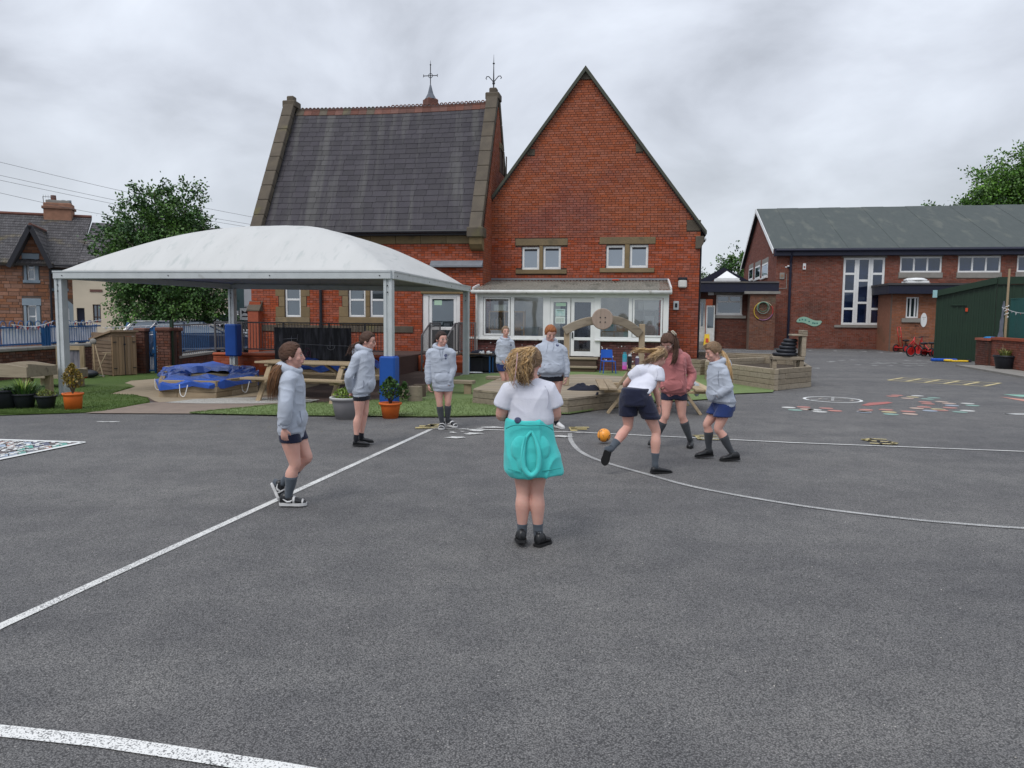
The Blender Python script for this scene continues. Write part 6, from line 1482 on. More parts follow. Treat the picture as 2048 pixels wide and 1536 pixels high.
def slope_rail(label,u,v0,z0,v1,z1,v2,h,mat):
 """stair rail running in v: rises from (v0,z0) to (v1,z1) then level to v2"""
 t=ethings('stair_railing',label,'railing',FM,'stair railings by the wing door');
 MB().beam((u,v0,z0+h),(u,v1,z1+h),.035,.035).beam((u,v1,z1+h),(u,v2,z1+h),.035,.035).beam((u,v0,z0+.12),(u,v1,z1+.12),.03,.03).beam((u,v1,z1+.12),(u,v2,z1+.12),.03,.03).build('rail',mat,t)
 for v_ in(v0,v1,v2):zz=z0 if v_==v0 else z1;MB().box(u-.02,u+.02,v_-.02,v_+.02,zz-.1,zz+h).build('post',mat,t)
 n=22
 for i in range(1,n):
  v_=v0+(v2-v0)*i/n;zz=z0+(z1-z0)*min(1,(v_-v0)/(v1-v0));MB().cyl((u,v_,zz+.12),(u,v_,zz+h),.008,n=5).build('bar',mat,t)
 return t
slope_rail('sloping grey stair rail on the right of the door steps',dd1+.1,VW-2.25,.05,VW-1.3,ZL,VW-.1,.95,M_GREYRAIL)
slope_rail('grey stair rail on the left of the door steps',dd0-.08,VW-2.2,.1,VW-1.3,ZL,VW-.1,.95,M_GREYRAIL)
a=A(928,700,VW-.9)[0];b=A(954,700,VW-.9)[0]
railing('grey_railing','short grey railing panel between canopy post and the conservatory',FM,a-.1,b,VW-1.2,.5,zr1+.02,M_GREYRAIL,.07)
MB().box(a-.1,b,VW-1.18,VW-1.17,.52,zr1).build('x',M_GREYRAIL)if False else None
k0,k1=AT(553,700)[0],AT(705,700)[0];kz0,kz1=AT(600,737)[1],AT(600,655)[1]
cb_m=bpy.data.materials.new('chalkboard_black');cb_m.use_nodes=True;nt=cb_m.node_tree;N=nt.nodes;L=nt.links;bb=N['Principled BSDF'];bb.inputs['Roughness'].default_value=.65
tc=N.new('ShaderNodeTexCoord');mp=N.new('ShaderNodeMapping');mp.inputs['Scale'].default_value=(7,1,1.1);L.new(tc.outputs['Object'],mp.inputs[0]);nz=N.new('ShaderNodeTexNoise');nz.inputs['Scale'].default_value=1.3;nz.inputs['Detail'].default_value=8;nz.inputs['Roughness'].default_value=.65;L.new(mp.outputs[0],nz.inputs['Vector'])
rp=N.new('ShaderNodeValToRGB');rp.color_ramp.elements[0].position=.46;rp.color_ramp.elements[0].color=(.012,.012,.016,1);rp.color_ramp.elements[1].position=.78;rp.color_ramp.elements[1].color=(.13,.13,.15,1);L.new(nz.outputs[0],rp.inputs[0]);L.new(rp.outputs[0],bb.inputs['Base Color'])
ck=ethings('chalkboard','large black outdoor chalkboard with smudged chalk drawings in front of the terrace wall','chalkboard',FM)
kv=VT-.10
MB().box(k0,k1,kv,kv+.04,kz0,kz1).build('board',cb_m,ck)
MB().box(k0-.02,k1+.02,kv-.015,kv+.05,kz0-.04,kz0-.002).build('ledge',M_WOODG,ck)
CH=pm('chalk',(.45,.45,.47),(.2,.2,.22),40,.9);CHP=pm('pink_chalk',(.20,.08,.14),(.12,.06,.09),40,.9)
m=MB()
def cl(pts,r=.006,mb=None):(mb or m).tube([(k0+x*(k1-k0),kv-.002,kz0+y*(kz1-kz0))for x,y in pts],r,4)
cl([(.15,.62),(.4,.60),(.7,.58),(.97,.57)]);cl([(.12,.72),(.3,.74)]);cl([(.07,.66),(.075,.82)]);cl([(.22,.6),(.23,.8)]);cl([(.3,.68),(.31,.84)]);cl([(.73,.52),(.73,.67)])
cl([(.69,.56),(.70,.5),(.74,.47),(.78,.5),(.79,.56)])
m.build('chalk_lines',CH,ck)
m2=MB();cl([(.43+.045*math.cos(q),.36+.15*math.sin(q))for q in[6.2832*i/14 for i in range(15)]],.006,m2);cl([(.41,.28),(.43,.4),(.45,.43)],.008,m2);cl([(.44,.28),(.425,.36),(.45,.4)],.006,m2);cl([(.46,.3),(.44,.44)],.005,m2);m2.build('chalk_face',CHP,ck)
# --- canopy
pf=[G(128,795),G(778,808),G(932,747),G(468,739)]
pf=[Vector((-8.95,14.95,0)),Vector((-2.27,13.95,0)),Vector((-1.25,21.3,0)),Vector((-7.95,22.3,0))]
pf=[P(131,795,15.3),P(779,808,14.2),P(932,747,21.3),P(468,739,20.5)]
for p in pf:p.z=0
print('canopy posts',[tuple(round(c,2)for c in p)for p in pf])
cv=empty('white_canopy','large white domed fabric canopy on grey steel posts with a grey gutter frame','canopy',(pf[0]+pf[2])/2*1.0)
cc=(pf[0]+pf[2])/2;L_=lambda p:Vector(p)-cc
ZB0,ZB1=2.30,2.43
qa,qb,qc,qd=[L_(p)for p in pf]
o_=.12
ctr=(qa+qb+qc+qd)/4
qs=[q+(q-ctr).normalized()*.10 for q in(qa,qb,qc,qd)]
for i in range(4):
 a,b=qs[i],qs[(i+1)%4];d=(b-a).normalized();nrm=Vector((d.y,-d.x,0))
 MB().beam(a+Vector((0,0,(ZB0+ZB1)/2))-d*.0,b+Vector((0,0,(ZB0+ZB1)/2)),.10,ZB1-ZB0).build('gutter_beam',M_GALV,cv,bevel=.008)
 MB().beam(a+Vector((0,0,ZB1+.01))+nrm*.03,b+Vector((0,0,ZB1+.01))+nrm*.03,.06,.03).build('beam_lip',M_GALV,cv)
 for f_ in(.03,.36,.66,.97):
  p=a.lerp(b,f_)+nrm*.052+Vector((0,0,ZB0+.06));MB().cyl(p,p+nrm*.006,.012,n=8).build('bolt',M_BLACK,cv)
rz_ang=math.atan2((qb-qa).y,(qb-qa).x)
for i,q in enumerate((qa,qb,qc,qd)):
 m=MB();w_=.085;ca,sa=math.cos(rz_ang),math.sin(rz_ang)
 dx,dy=Vector((ca,sa,0)),Vector((-sa,ca,0))
 for s_ in(-1,1):m.beam(q+dx*s_*.05,q+dx*s_*.05+Vector((0,0,ZB0)),.055,.16,tuple(dy))
 m.beam(q+dy*.0,q+Vector((0,0,ZB0)),.05,.12,tuple(dy))
 m.build('post',M_GALV,cv)
 MB().beam(q+Vector((0,0,.0))-dx*.13,q+dx*.13,.26,.02,(0,0,1)).build('base_plate',M_GALV,cv)
 for z_ in(ZB0-.12,ZB0-.24):
  p=q+Vector((0,0,z_))-dy*.08;MB().cyl(p,p-dy*.008,.014,n=8).build('bolt',M_BLACK,cv)
 if i in(1,3):
  zp0,zp1=(.12,1.05)if i==1 else(P(468,712,20.5).z,P(468,648,20.5).z)
  if i==1:zp0=.0;zp1=P(779,712,14.2).z
  MB().beam(q+Vector((0,0,zp0)),q+Vector((0,0,zp1)),.30 if i==1 else .34,.30,tuple(dy)).build('blue_pad',M_BLUEP,cv,bevel=.03)
 if i in(0,1,2,3):
  p=q+Vector((0,0,ZB0-.1));MB().ell(p,(.06,.06,.1),8,6).build('joint',M_BLACK if i>1 else M_GALV,cv)
NM=40;m=MB();H_=1.22
def gf(t):return 1-t**2.0
for i in range(NM+1):
 for j in range(NM+1):
  a_,b_=i/NM,j/NM;s_,t_=2*a_-1,2*b_-1
  p=qs[0].lerp(qs[1],a_).lerp(qs[3].lerp(qs[2],a_),b_)
  q=(abs(s_)**14+abs(t_)**14)**(1/14)if(s_ or t_)else 0;q=min(q,1)
  mm_=max(abs(s_),abs(t_))
  h=H_*gf(q*.12+mm_*.88)*(1-.10*(abs(s_*t_)))
  wr=.012*mnoise.noise(Vector((a_*9,b_*5,0)))+.008*math.sin((abs(s_)-abs(t_))*30)*(1-abs(abs(s_)-abs(t_)))**8
  m.v.append((p.x,p.y,ZB1-.02+h+wr*min(1,(1-mm_)*6)))
for i in range(NM):
 for j in range(NM):
  q=i*(NM+1)+j;m.f.append((q,q+NM+1,q+NM+2,q+1));m.m.append(0)
M_MEM=pm('canopy_fabric',(.50,.505,.495),(.455,.46,.45),1.2,.7,.1,20,c3=(.40,.42,.41),c3s=3.2,c3t=.57,stretch=(2.4,.55,.5),detail=9)
me_o=m.build('membrane',M_MEM,cv,smooth=True)
sm=me_o.modifiers.new('solid','SOLIDIFY');sm.thickness=.006
# --- timber furniture
def plank(parent,p,q,w_,h_,mat=None,name='plank',up=(0,0,1)):return MB().beam(p,q,w_,h_,up).build(name,mat or M_WOOD,parent,bevel=.006)
def picnic_table(loc,rz,label,L2=1.15,shade=None,wy=1.0):
 mt=shade or M_WOOD
 t=empty('picnic_table',label,'picnic table',loc,rz,'timber picnic tables')
 for i in range(5):plank(t,(-L2,-.28+i*.14,.72),(L2,-.28+i*.14,.72),.13,.04,mt,'top_plank')
 for s_ in(-1,1):
  for k_ in range(2):plank(t,(-L2,s_*(.62+k_*.13),.44),(L2,s_*(.62+k_*.13),.44),.125,.04,mt,'seat_plank')
  x=s_*L2*.72
  for y_ in(-1,1):plank(t,(x,y_*.24,.70),(x,y_*.68,0),.045,.10,mt,'leg',(1,0,0))
  plank(t,(x+s_*.05,-.74,.39),(x+s_*.05,.74,.39),.045,.10,mt,'seat_bearer',(1,0,0));plank(t,(x+s_*.05,-.33,.67),(x+s_*.05,.33,.67),.045,.09,mt,'top_bearer',(1,0,0))
  plank(t,(x*.95,0,.40),(x*.35,0,.68),.04,.09,mt,'brace',(0,1,0))
 return t
pt=G(598,816);pt2=(G(528,812)+G(650,818))/2
c_=P(612,790,14.3);c_.z=0
picnic_table(c_+Vector((.0,.55,0)),R(-17),'timber picnic table left of centre behind the ponytailed girl',1.08)
c_=P(1300,790,13.75);c_.z=0
pb_=picnic_table(c_,R(86),'timber picnic table behind the stooping girl with bottles on it',.95,wy=1.16)
pb_.scale=(1,1.16,1)
def bottle(px,dep,h,r,cols,label):
 p=P(px,740,dep);t=empty('water_bottle',label,'bottle',(p.x,p.y,.742),0,'bottles on the picnic table')
 n=len(cols)
 for i,c in enumerate(cols):
  z0,z1=h*.86*i/n,h*.86*(i+1)/n;MB().lathe([(r,z0),(r,z1)],n=16).build('bottle_band',pm('bottle_%d%d%d'%tuple(int(x*99)for x in c),c,None,3,.35),t,smooth=False)
 MB().lathe([(r,h*.86),(r*.7,h*.9),(r*.72,h),(r*.3,h*1.0)],n=16).build('cap',pm('bottle_cap',(.05,.22,.28),None,3,.4)if n>2 else M_GALV,t)
bottle(1249,13.4,.30,.040,[(.6,.09,.42),(.42,.20,.50),(.08,.32,.42),(.04,.32,.42)],'tall blue and pink ombre bottle on the picnic table')
bottle(1259,13.55,.26,.036,[(.02,.02,.025)],'black bottle with a steel cap beside the ombre one')
bottle(1274,13.6,.22,.036,[(.12,.08,.14)],'short dark purple bottle nearest the stooping girl')
t=empty('grey_jumper','pale grey jumper dropped over the right end of picnic bench','jumper',P(1380,790,13.6));t.location.z=.47
m=MB();m.ell((0,0,.02),(.11,.18,.05),12,8).ell((.08,-.16,-.08),(.06,.02,.12),10,8);o=m.build('cloth',pm('pale_grey_fabric',(.40,.43,.46),(.33,.36,.39),6,.95,.5,30),t,smooth=True)
def sleeper_ring(name,label,cat,pts,rows,sh_,th_,parent_kind=None,mat=None,soil=None,seed=0,group=None,nmx=1.3,cap=True,close=True):
 c=sum((Vector(p)for p in pts),Vector())/len(pts);c.z=0
 t=empty(name,label,cat,c,0,group);rs=random.Random(seed);P_=[Vector((p[0],p[1],0))-c for p in pts];n=len(P_);mt=mat or M_WOOD
 for r in range(rows):
  for i in range(n if close else n-1):
   a,b=P_[i],P_[(i+1)%n];d=(b-a).normalized();Ln=(b-a).length;inn=Vector((-d.y,d.x,0))
   if inn.dot(-(a+b)/2)<0:inn=-inn
   k_=max(1,int(round(Ln/nmx)));s0=0 if r%2 else th_*.0
   cuts=[0]+sorted([Ln*(j+(0 if r%2 else .35)+rs.uniform(-.06,.06))/k_ for j in range(1 if r%2 else 0,k_)])+[Ln]
   cuts=[cuts[0]]+[x for x,y in zip(cuts[1:-1],cuts[:-2])if x>.15 and x<Ln-.15]+[Ln]
   for x0,x1 in zip(cuts[:-1],cuts[1:]):
    if x1-x0<.05:continue
    pr=rs.uniform(-.004,.004);off=inn*(th_/2+pr)
    MB().beam(a+d*(x0+.003)+off+Vector((0,0,sh_*(r+.5))),a+d*(x1-.003)+off+Vector((0,0,sh_*(r+.5))),th_,sh_-.006).build('sleeper',mt,t,bevel=.008)
 if soil:
  q=[p*.94 for p in P_];MB().slab([(p.x,p.y)for p in q],.03,rows*sh_*soil[1]).build('fill',soil[0],t)
 return t,c
SAND=pm('play_sand',(.38,.31,.2),(.3,.24,.15),6,.95,.5,80)
TARP=pm('blue_tarpaulin',(.022,.075,.36),(.035,.11,.46),3,.36,.5,9,spec=.5,c3=(.06,.16,.5),c3s=5,c3t=.62)
def tarp(name,label,pts,z,seed,loc,holes=None,drop=.16,amp=.028,res=44):
 """crumpled sheet over a polygon, hanging a little over its rim"""
 t=empty(name,label,'tarpaulin',loc,0,'blue tarpaulins on the sandpits');n=len(pts);P_=[Vector((p[0],p[1],0))-Vector((loc[0],loc[1],0))for p in pts]
 m=MB();rings=11;seg=52;rj=random.Random(seed)
 def edge(a):
  d=Vector((math.cos(a),math.sin(a),0));best=None
  for i in range(n):
   p,q=P_[i],P_[(i+1)%n];e=q-p;den=d.x*e.y-d.y*e.x
   if abs(den)<1e-9:continue
   s_=(p.x*e.y-p.y*e.x)/den;u=(p.x*d.y-p.y*d.x)/den
   if s_>0 and-.001<=u<=1.001:best=s_ if best is None else min(best,s_)
  return d*(best or 1)
 for k_ in range(rings+1):
  f=k_/rings
  for j in range(seg):
   a=2*math.pi*j/seg;e=edge(a);r_=min(f*1.18,1.035)
   p=e*r_;x=Vector((p.x*2.2+seed,p.y*2.2,seed))
   w1=mnoise.noise(x);w2=abs(mnoise.noise(x*2.3+Vector((3,1,0))));w3=1-2.2*abs(mnoise.noise(Vector((p.x*5+p.y*2,p.y*4,seed*2))))
   zz=z+amp*(1.5*w1+1.6*w2+.9*w3)-.05*(1-f)
   if k_==4:zz-=.06
   if f>.86:zz-=(f-.86)/.14*drop*(.5+abs(mnoise.noise(Vector((a*2.2,seed,0))))*1.8)
   zz+=rj.gauss(0,.022)*(1 if f<.9 else 1.6);p+=Vector((rj.gauss(0,.025),rj.gauss(0,.02),0));m.v.append((p.x,p.y,zz))
 for k_ in range(4,rings):
  for j in range(seg):
   a=k_*seg+j;b=k_*seg+(j+1)%seg
   m.f.append((a,b,b+seg,a+seg));m.m.append(0)
 o=m.build('sheet',TARP,t);return t,o,edge
hexL=[G(318,790),G(352,796),G(436,797),G(515,782),G(508,762),G(340,758),G(328,770)]
hexL=[G(318,795),G(433,797),G(516,783),G(505,760),G(420,752),G(330,760)]
sd1,c1_=sleeper_ring('timber_sandpit','low hexagonal timber sandpit under a crumpled blue tarpaulin at left','sandpit',hexL,3,.115,.10,soil=(SAND,.6),seed=3,group='hexagonal sandpits')
zt3=.335
tp,ts,ed=tarp('blue_tarpaulin','crumpled bright blue tarpaulin covering the left sandpit',[p*1.0 for p in hexL],zt3,3,(c1_.x,c1_.y,0))
for a0 in(4.3,4.9,5.4):
 e=ed(a0)*1.04;MB().tube(curve([e+Vector((-.08,0,zt3-.06)),e+Vector((-.05,-.04,zt3-.25)),e+Vector((.03,-.04,zt3-.28)),e+Vector((.08,0,zt3-.07))],5),.008,5).build('cord',M_UPVC,tp)
hexR=[G(600,768),G(720,770),G(760,760),G(735,748),G(640,744),G(590,753)]
sd2,c2_=sleeper_ring('timber_sandpit','second timber sandpit mostly hidden behind the left picnic table','sandpit',hexR,4,.115,.10,soil=(SAND,.6),seed=4,group='hexagonal sandpits')
tp,ts,ed=tarp('blue_tarpaulin','blue tarpaulin on the sandpit behind left picnic table',hexR,.46,8,(c2_.x,c2_.y,0))
for a0 in(4.2,5.2):
 e=ed(a0)*1.04;MB().tube(curve([e+Vector((-.1,0,.42)),e+Vector((-.06,-.05,.2)),e+Vector((.03,-.05,.18)),e+Vector((.1,0,.42))],5),.008,5).build('cord',M_UPVC,tp)
plA=[G(1417,779),G(1552,781),G(1622,775),G(1590,752),G(1500,744),G(1400,742)]
pa_=[G(1410,768),G(1555,784),G(1622,776),G(1594,752)]
pa_=[G(1409,760),G(1548,782),G(1622,774),G(1592,748),G(1420,735)]
tl,cl_=sleeper_ring('timber_planter','long pointed planter of stacked timber sleepers right of the yard','planter',pa_,4,.125,.11,soil=(M_SOIL,.55),seed=5,group='sleeper planters',mat=M_WOODG)
pb2=[G(1335,748),G(1400,752),G(1560,742),G(1545,735),G(1340,727)]
tl2,cl2_=sleeper_ring('timber_planter','rear timber planter with dark soil behind the pink-hooded girl','planter',pb2,4,.115,.11,soil=(M_SOIL,.75),seed=6,group='sleeper planters',mat=M_WOODG)
p_=P(1572,757,19.2);p_.z=0
ch_=empty('timber_throne','chunky timber seat with a high back standing in the planter','timber seat',p_+Vector((0,0,.26)),R(-10))
for sx in(-.32,.32):
 for sy in(-.18,.18):MB().box(sx-.05,sx+.05,sy-.05,sy+.05,0,.36).build('leg',M_WOODG,ch_,bevel=.008)
MB().box(-.38,.38,-.26,.26,.365,.45).build('seat',M_WOODG,ch_,bevel=.01)
MB().box(.30,.40,-.26,.26,.455,.95).build('back',M_WOODG,ch_,bevel=.01);MB().box(.06,.42,-.28,.28,.955,1.0).build('top_shelf',M_WOODG,ch_,bevel=.008);MB().box(.3,.42,-.28,.28,1.005,1.10).build('back_cap',M_WOODG,ch_,bevel=.008)
for i,r_ in enumerate((.26,.20,.17,.15,.13)):
 t=empty('rubber_tyre',['largest black tyre at the bottom of the pile on the timber seat','second tyre up in the pile','third tyre up in the black pile','fourth tyre up, leaning slightly','smallest black tyre on top of the pile'][i],'tyre',p_+Vector((-.05+.03*i,0,.26+.455+.045+i*.085)),0,'tyres piled on the timber seat')
 MB().tube([(math.cos(q)*r_,math.sin(q)*r_,0)for q in[6.2832*k/20 for k in range(21)]],.045,8,False).build('tyre',M_BLACKPL,t,smooth=True)
stg=[G(943,803),G(1140,831),G(1250,815),G(1262,775),G(1160,752),G(1010,772)]
stg=[G(945,808),G(1135,829),G(1262,812),G(1275,778),G(1165,771),G(1000,781)]
sg,cs_=sleeper_ring('timber_stage','low hexagonal timber decking stage in the middle of the turf','stage',stg,2,.12,.08,seed=9,mat=M_WOODG,nmx=2.5)
P_=[Vector((p.x,p.y,0))-cs_ for p in stg]
ys=sorted([p.y for p in P_]);y=ys[0];
poly2=[(p.x,p.y)for p in P_]
while y<ys[-1]:
 ya,yb=max(y+.003,ys[0]+.004),min(y+.137,ys[-1]-.004)
 for(x0,x1),(x2,x3)in zip(clip_rows(poly2,ya),clip_rows(poly2,yb)):
  MB().slab([(x0-.01,ya),(x1+.01,ya),(x3+.01,yb),(x2-.01,yb)],.241,.275).build('deck_board',M_WOODG,sg)
 y+=.14
ar=empty('timber_arch','curved timber arch with a round disc at its crown standing on the stage','arch',cs_+Vector((0,0,.275)))
da=15.35
al=P(1132,782,da-.0)-cs_;arp=P(1281,782,da+.3)-cs_
def archp(px,py,d_):q=P(px,py,d_)-cs_;q.z-=.275;return q
zl_=archp(1133,652,da).z;zr2=archp(1282,648,da+.3).z
for q,zz in((al,zl_),(arp,zr2)):MB().box(q.x-.055,q.x+.055,q.y-.055,q.y+.055,.0,zz).build('post',M_WOODV,ar,bevel=.008)
for(pts_,nm)in(([(1128,662),(1150,651),(1175,643),(1196,641)],'a'),([(1214,639),(1238,642),(1260,652),(1281,669)],'b')):
 c3=curve([archp(x,y,da+.1+(x-1200)*.002)for x,y in pts_],6);m=MB();w_=.06
 hh=.085
 for i in range(len(c3)):
  t_=(c3[min(i+1,len(c3)-1)]-c3[max(0,i-1)]).normalized();up_=Vector((-t_.z,0,t_.x));
  if up_.z<0:up_=-up_
  m.v+=[tuple(c3[i]+up_*hh+Vector((0,-w_,0))),tuple(c3[i]+up_*hh+Vector((0,w_,0))),tuple(c3[i]-up_*hh+Vector((0,w_,0))),tuple(c3[i]-up_*hh+Vector((0,-w_,0)))]
 k_=len(c3)
 for i in range(k_-1):
  b=i*4
  for j in range(4):m.f.append((b+j,b+(j+1)%4,b+4+(j+1)%4,b+4+j));m.m.append(0)
 m.f+=[(0,3,2,1),((k_-1)*4,(k_-1)*4+1,(k_-1)*4+2,(k_-1)*4+3)];m.m+=[0,0]
 m.build('arch_beam',M_WOODG,ar,bevel=.01)
q=archp(1204,638,da+.02)
PKW=pm('pinkish_timber',(.34,.27,.22),(.26,.2,.16),2.2,.8,.3,30,stretch=(9,9,1),c3=(.2,.16,.12),c3s=1.4,c3t=.6)
ds=MB();ds.tube([q+Vector((0,-.13,0)),q+Vector((0,-.05,0))],.21,28);o=ds.build('disc',PKW,ar,bevel=.012)
MB().tube([q+Vector((0,.06,-.02)),q+Vector((0,.12,-.02))],.17,24).build('rear_disc',M_WOODG,ar)
for dx,dz in((-.05,.03),(.05,.03),(-.05,-.06),(.05,-.06)):p=q+Vector((dx,-.132,dz));MB().cyl(p,p+Vector((0,-.006,0)),.013,n=8).build('bolt_head',M_BLACK,o)
def heap(name,label,cat,loc,rx,ry,rz2,mat,seed,rot=0):
 t=empty(name,label,cat,loc,rot);m=MB();n,k_=28,12
 for i in range(k_+1):
  f=i/k_
  for j in range(n):
   a=6.2832*j/n;rr=f*(1+.25*mnoise.noise(Vector((math.cos(a)*1.5,math.sin(a)*1.5,seed))))
   h=(1-f**2.2)*rz2*(1+.9*mnoise.noise(Vector((math.cos(a)*f*3,math.sin(a)*f*3,seed+5))))
   m.v.append((math.cos(a)*rr*rx,math.sin(a)*rr*ry,max(h,0)+.004))
 for i in range(k_):
  for j in range(n):a=i*n+j;b=i*n+(j+1)%n;m.f.append((a,b,b+n,a+n));m.m.append(0)
 m.build('cloth',mat,t,smooth=True);return t
NV=pm('navy_fabric',(.012,.014,.025),(.02,.022,.034),6,.95,.6,25)
p_=P(1170,784,14.4);heap('dark_coat','dark navy coat lying crumpled on the timber stage','coat',(p_.x,p_.y,.275),.33,.16,.10,NV,2)
p_=P(1192,800,13.55);t=empty('hanging_coat','black sleeve of a coat hanging over the stage edge by picnic table','coat',(p_.x,p_.y,.05),0);m=MB();m.tube([(0.03,0,.27),(0,-.01,.2),(-.02,-.02,.12),(-.03,0,.02)],[.05,.06,.055,.03],8,True,.4);m.build('cloth',NV,t,smooth=True)
def bench(pxa,pxb,pya,pyb,dep,label,legs=(.12,.8)):
 a,b=P(pxa,pya,dep),P(pxb,pyb,dep-.2);c=(a+b)/2;z=(a.z+b.z)/2;t=empty('timber_bench',label,'bench',(c.x,c.y,0),0,'low timber benches on the turf')
 a-=c;b-=c;a.z=b.z=z-.03;MB().beam(a,b,.26,.07).build('seat',M_WOODG,t,bevel=.008)
 for f in legs:q=a.lerp(b,f);MB().box(q.x-.075,q.x+.075,q.y-.09,q.y+.09,0,z-.068).build('leg',M_WOODV,t,bevel=.008)
 return t
bench(866,948,764,757,16.2,'low timber bench behind the bespectacled girl by the blue pad',(.2,.85))
bench(974,1060,753,754,17.2,'low timber bench behind the small girl with arms down',(.25,.8))
for(px,py,d_,r_,h_,nm)in((830,780,15.2,.14,.3,'weathered log stool in front of the bench'),(839,768,16,.13,.26,'darker log stool just behind the weathered one')):
 p_=G(px,804 if py==780 else 795);t=empty('log_stool',nm,'log stool',p_,0,'log stools on the turf');m=MB();m.lathe([(r_,0),(r_*1.02,h_*.5),(r_*.98,h_)],n=16);m.build('log',M_WOODG if py==780 else M_WOODD,t)
p_=P(818,785,16.5);t=empty('timber_edging','long pale timber edging plank beyond the blue padded post','edging',(p_.x,p_.y,0));MB().box(-.42,.42,-.06,.06,0,.12).build('plank',M_WOOD,t,bevel=.01)
p_=G(1216,748);t=empty('blue_chair','small blue plastic school chair against the conservatory plinth','chair',p_,R(8));BC=pm('chair_blue',(.012,.09,.42),(.012,.08,.38),3,.4)
ht=.36
m=MB();m.box(-.18,.18,-.18,.16,ht,ht+.025);m.build('seat',BC,t,bevel=.012)
m=MB();n_=8
for i in range(n_):
 x0,x1=-.18+.36*i/n_,-.18+.36*(i+1)/n_;y0,y1=.17-.03*(1-(2*i/n_-1)**2)*-1,.17+.03*(1-(2*(i+1)/n_-1)**2)
 m.add([(x0,y0,ht+.1),(x1,y1,ht+.1),(x1*.93,y1+.03,ht+.34),(x0*.93,y0+.03,ht+.34),(x0,y0+.02,ht+.1),(x1,y1+.02,ht+.1),(x1*.93,y1+.05,ht+.34),(x0*.93,y0+.05,ht+.34)],fs)
m.build('backrest',BC,t)
for sx in(-1,1):
 MB().tube([(sx*.19,-.17,0),(sx*.165,-.15,ht)],.014,6).build('leg',BC,t);MB().tube([(sx*.19,.21,0),(sx*.165,.16,ht),(sx*.165,.19,ht+.16)],.014,6).build('leg',BC,t)
p_=G(968,747);t=empty('low_play_table','low blue-legged play table with a dark tray left of the conservatory','table',p_+Vector((-.1,.3,0)),R(-9))
MB().box(-.42,.42,-.28,.28,.50,.54).build('table_top',M_BLACKPL,t,bevel=.01)
MB().add([(-.55,-.3,.56),(.35,-.3,.55),(.35,.3,.55),(-.55,.3,.56),(-.45,-.25,.46),(.3,-.25,.52),(.3,.25,.52),(-.45,.25,.46)],fs).build('tray',M_WOODD,t)
for sx in(-.3,.3):
 for sy in(-.24,.24):MB().cyl((sx,sy,0),(sx,sy,.5),.022,n=8).build('leg',M_BLUERAIL,t)
p2=p_+Vector((.02,.15,.56));t=empty('white_figurines','small white plastic toys heaped on the low play table','toys',p2);rs=random.Random(3)
for i in range(9):x,y=rs.uniform(-.25,.25),rs.uniform(-.1,.1);MB().ell((x,y,.03),(rs.uniform(.02,.05),.025,rs.uniform(.02,.06)),8,6).build('toy',M_UPVC,t,smooth=True)
for(px,sx,nm)in((992,.45,'dark heap of covered equipment right of the low play table'),(945,.3,'dark crate of equipment left of the low play table')):
 q=G(px,746)+Vector((0,.55,0));t=empty('covered_equipment',nm,'equipment heap',q);m=MB();m.box(-sx,sx,-.25,.25,0,.46);o=m.build('crate',M_BLACKPL,t,bevel=.04);heap_=MB()
 for k_ in range(5):heap_.ell((rs.uniform(-sx*.7,sx*.7),rs.uniform(-.2,.1),.48+rs.uniform(0,.08)),(.16,.14,.09),10,6)
 heap_.build('cover',NV,t,smooth=True)
t=empty('white_board_offcut','flat white plastic lid lying on turf beside play table','plastic lid',G(950,747));MB().lathe([(.22,0.028),(.22,.04),(.18,.045)],n=18).build('disc',M_UPVC,t)
# --- timber shed
p_=G(226,753);FSH=Frame(p_,-50);T_=FSH.at
sh_=ethings('timber_shed','narrow timber tool shed with double doors and a sloping felt roof','shed',FSH)
sw=T_(272,700)[0];szf=T_(250,660)[1];sdp=.8
svl=G(192,742)-p_
V0=FSH.atu(184,700,0.0)[0]
print('shed',sw,V0)
MB().box(.03,sw-.03,.03,V0-.03,.02,szf-.35).build('carcass',M_WOODD,sh_)
nb_=8
for i in range(nb_):
 a,b=sw*.03+(sw*.94)*i/nb_,sw*.03+(sw*.94)*(i+1)/nb_
 MB().box(a+.003,b-.003,-.02 if i not in(2,5)else-.03,.02,.03,szf-.17).build('door_board',M_SHED,sh_)
MB().box(0,sw,-.015,.03,szf-.165,szf-.02).build('lintel_board',M_SHED,sh_);MB().box(0,sw*.028,-.02,.03,0,szf-.17).box(sw*.972,sw,-.02,.03,0,szf-.17).build('frame_post',M_SHED,sh_)
for i in range(11):
 z0=.03+i*(szf-.1)/11;z1=z0+(szf-.1)/11-.006
 zc_=szf-.1
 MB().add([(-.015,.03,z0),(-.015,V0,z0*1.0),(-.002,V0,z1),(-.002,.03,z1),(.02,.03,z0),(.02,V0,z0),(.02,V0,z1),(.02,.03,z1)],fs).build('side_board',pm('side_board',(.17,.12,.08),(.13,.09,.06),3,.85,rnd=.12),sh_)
MB().add([(-.06,-.08,szf+.0),(sw+.05,-.08,szf+.0),(sw+.05,V0+.05,szf-.24),(-.06,V0+.05,szf-.24),(-.06,-.08,szf-.05),(sw+.05,-.08,szf-.05),(sw+.05,V0+.05,szf-.29),(-.06,V0+.05,szf-.29)],fs).build('roof',M_SHED,sh_)
MB().box(sw*.5-.006,sw*.5+.006,-.034,-.021,.03,szf-.17).build('door_gap',M_BLACK,sh_);MB().box(sw*.46,sw*.54,-.05,-.036,T_(250,690)[1],T_(250,687)[1]).build('latch',M_BLACK,sh_)
for z_ in(.2,szf-.32):
 for a,b in((sw*.03,sw*.17),(sw*.83,sw*.97)):MB().box(a,b,-.04,-.031,z_,z_+.02).build('hinge',M_BLACK,sh_)
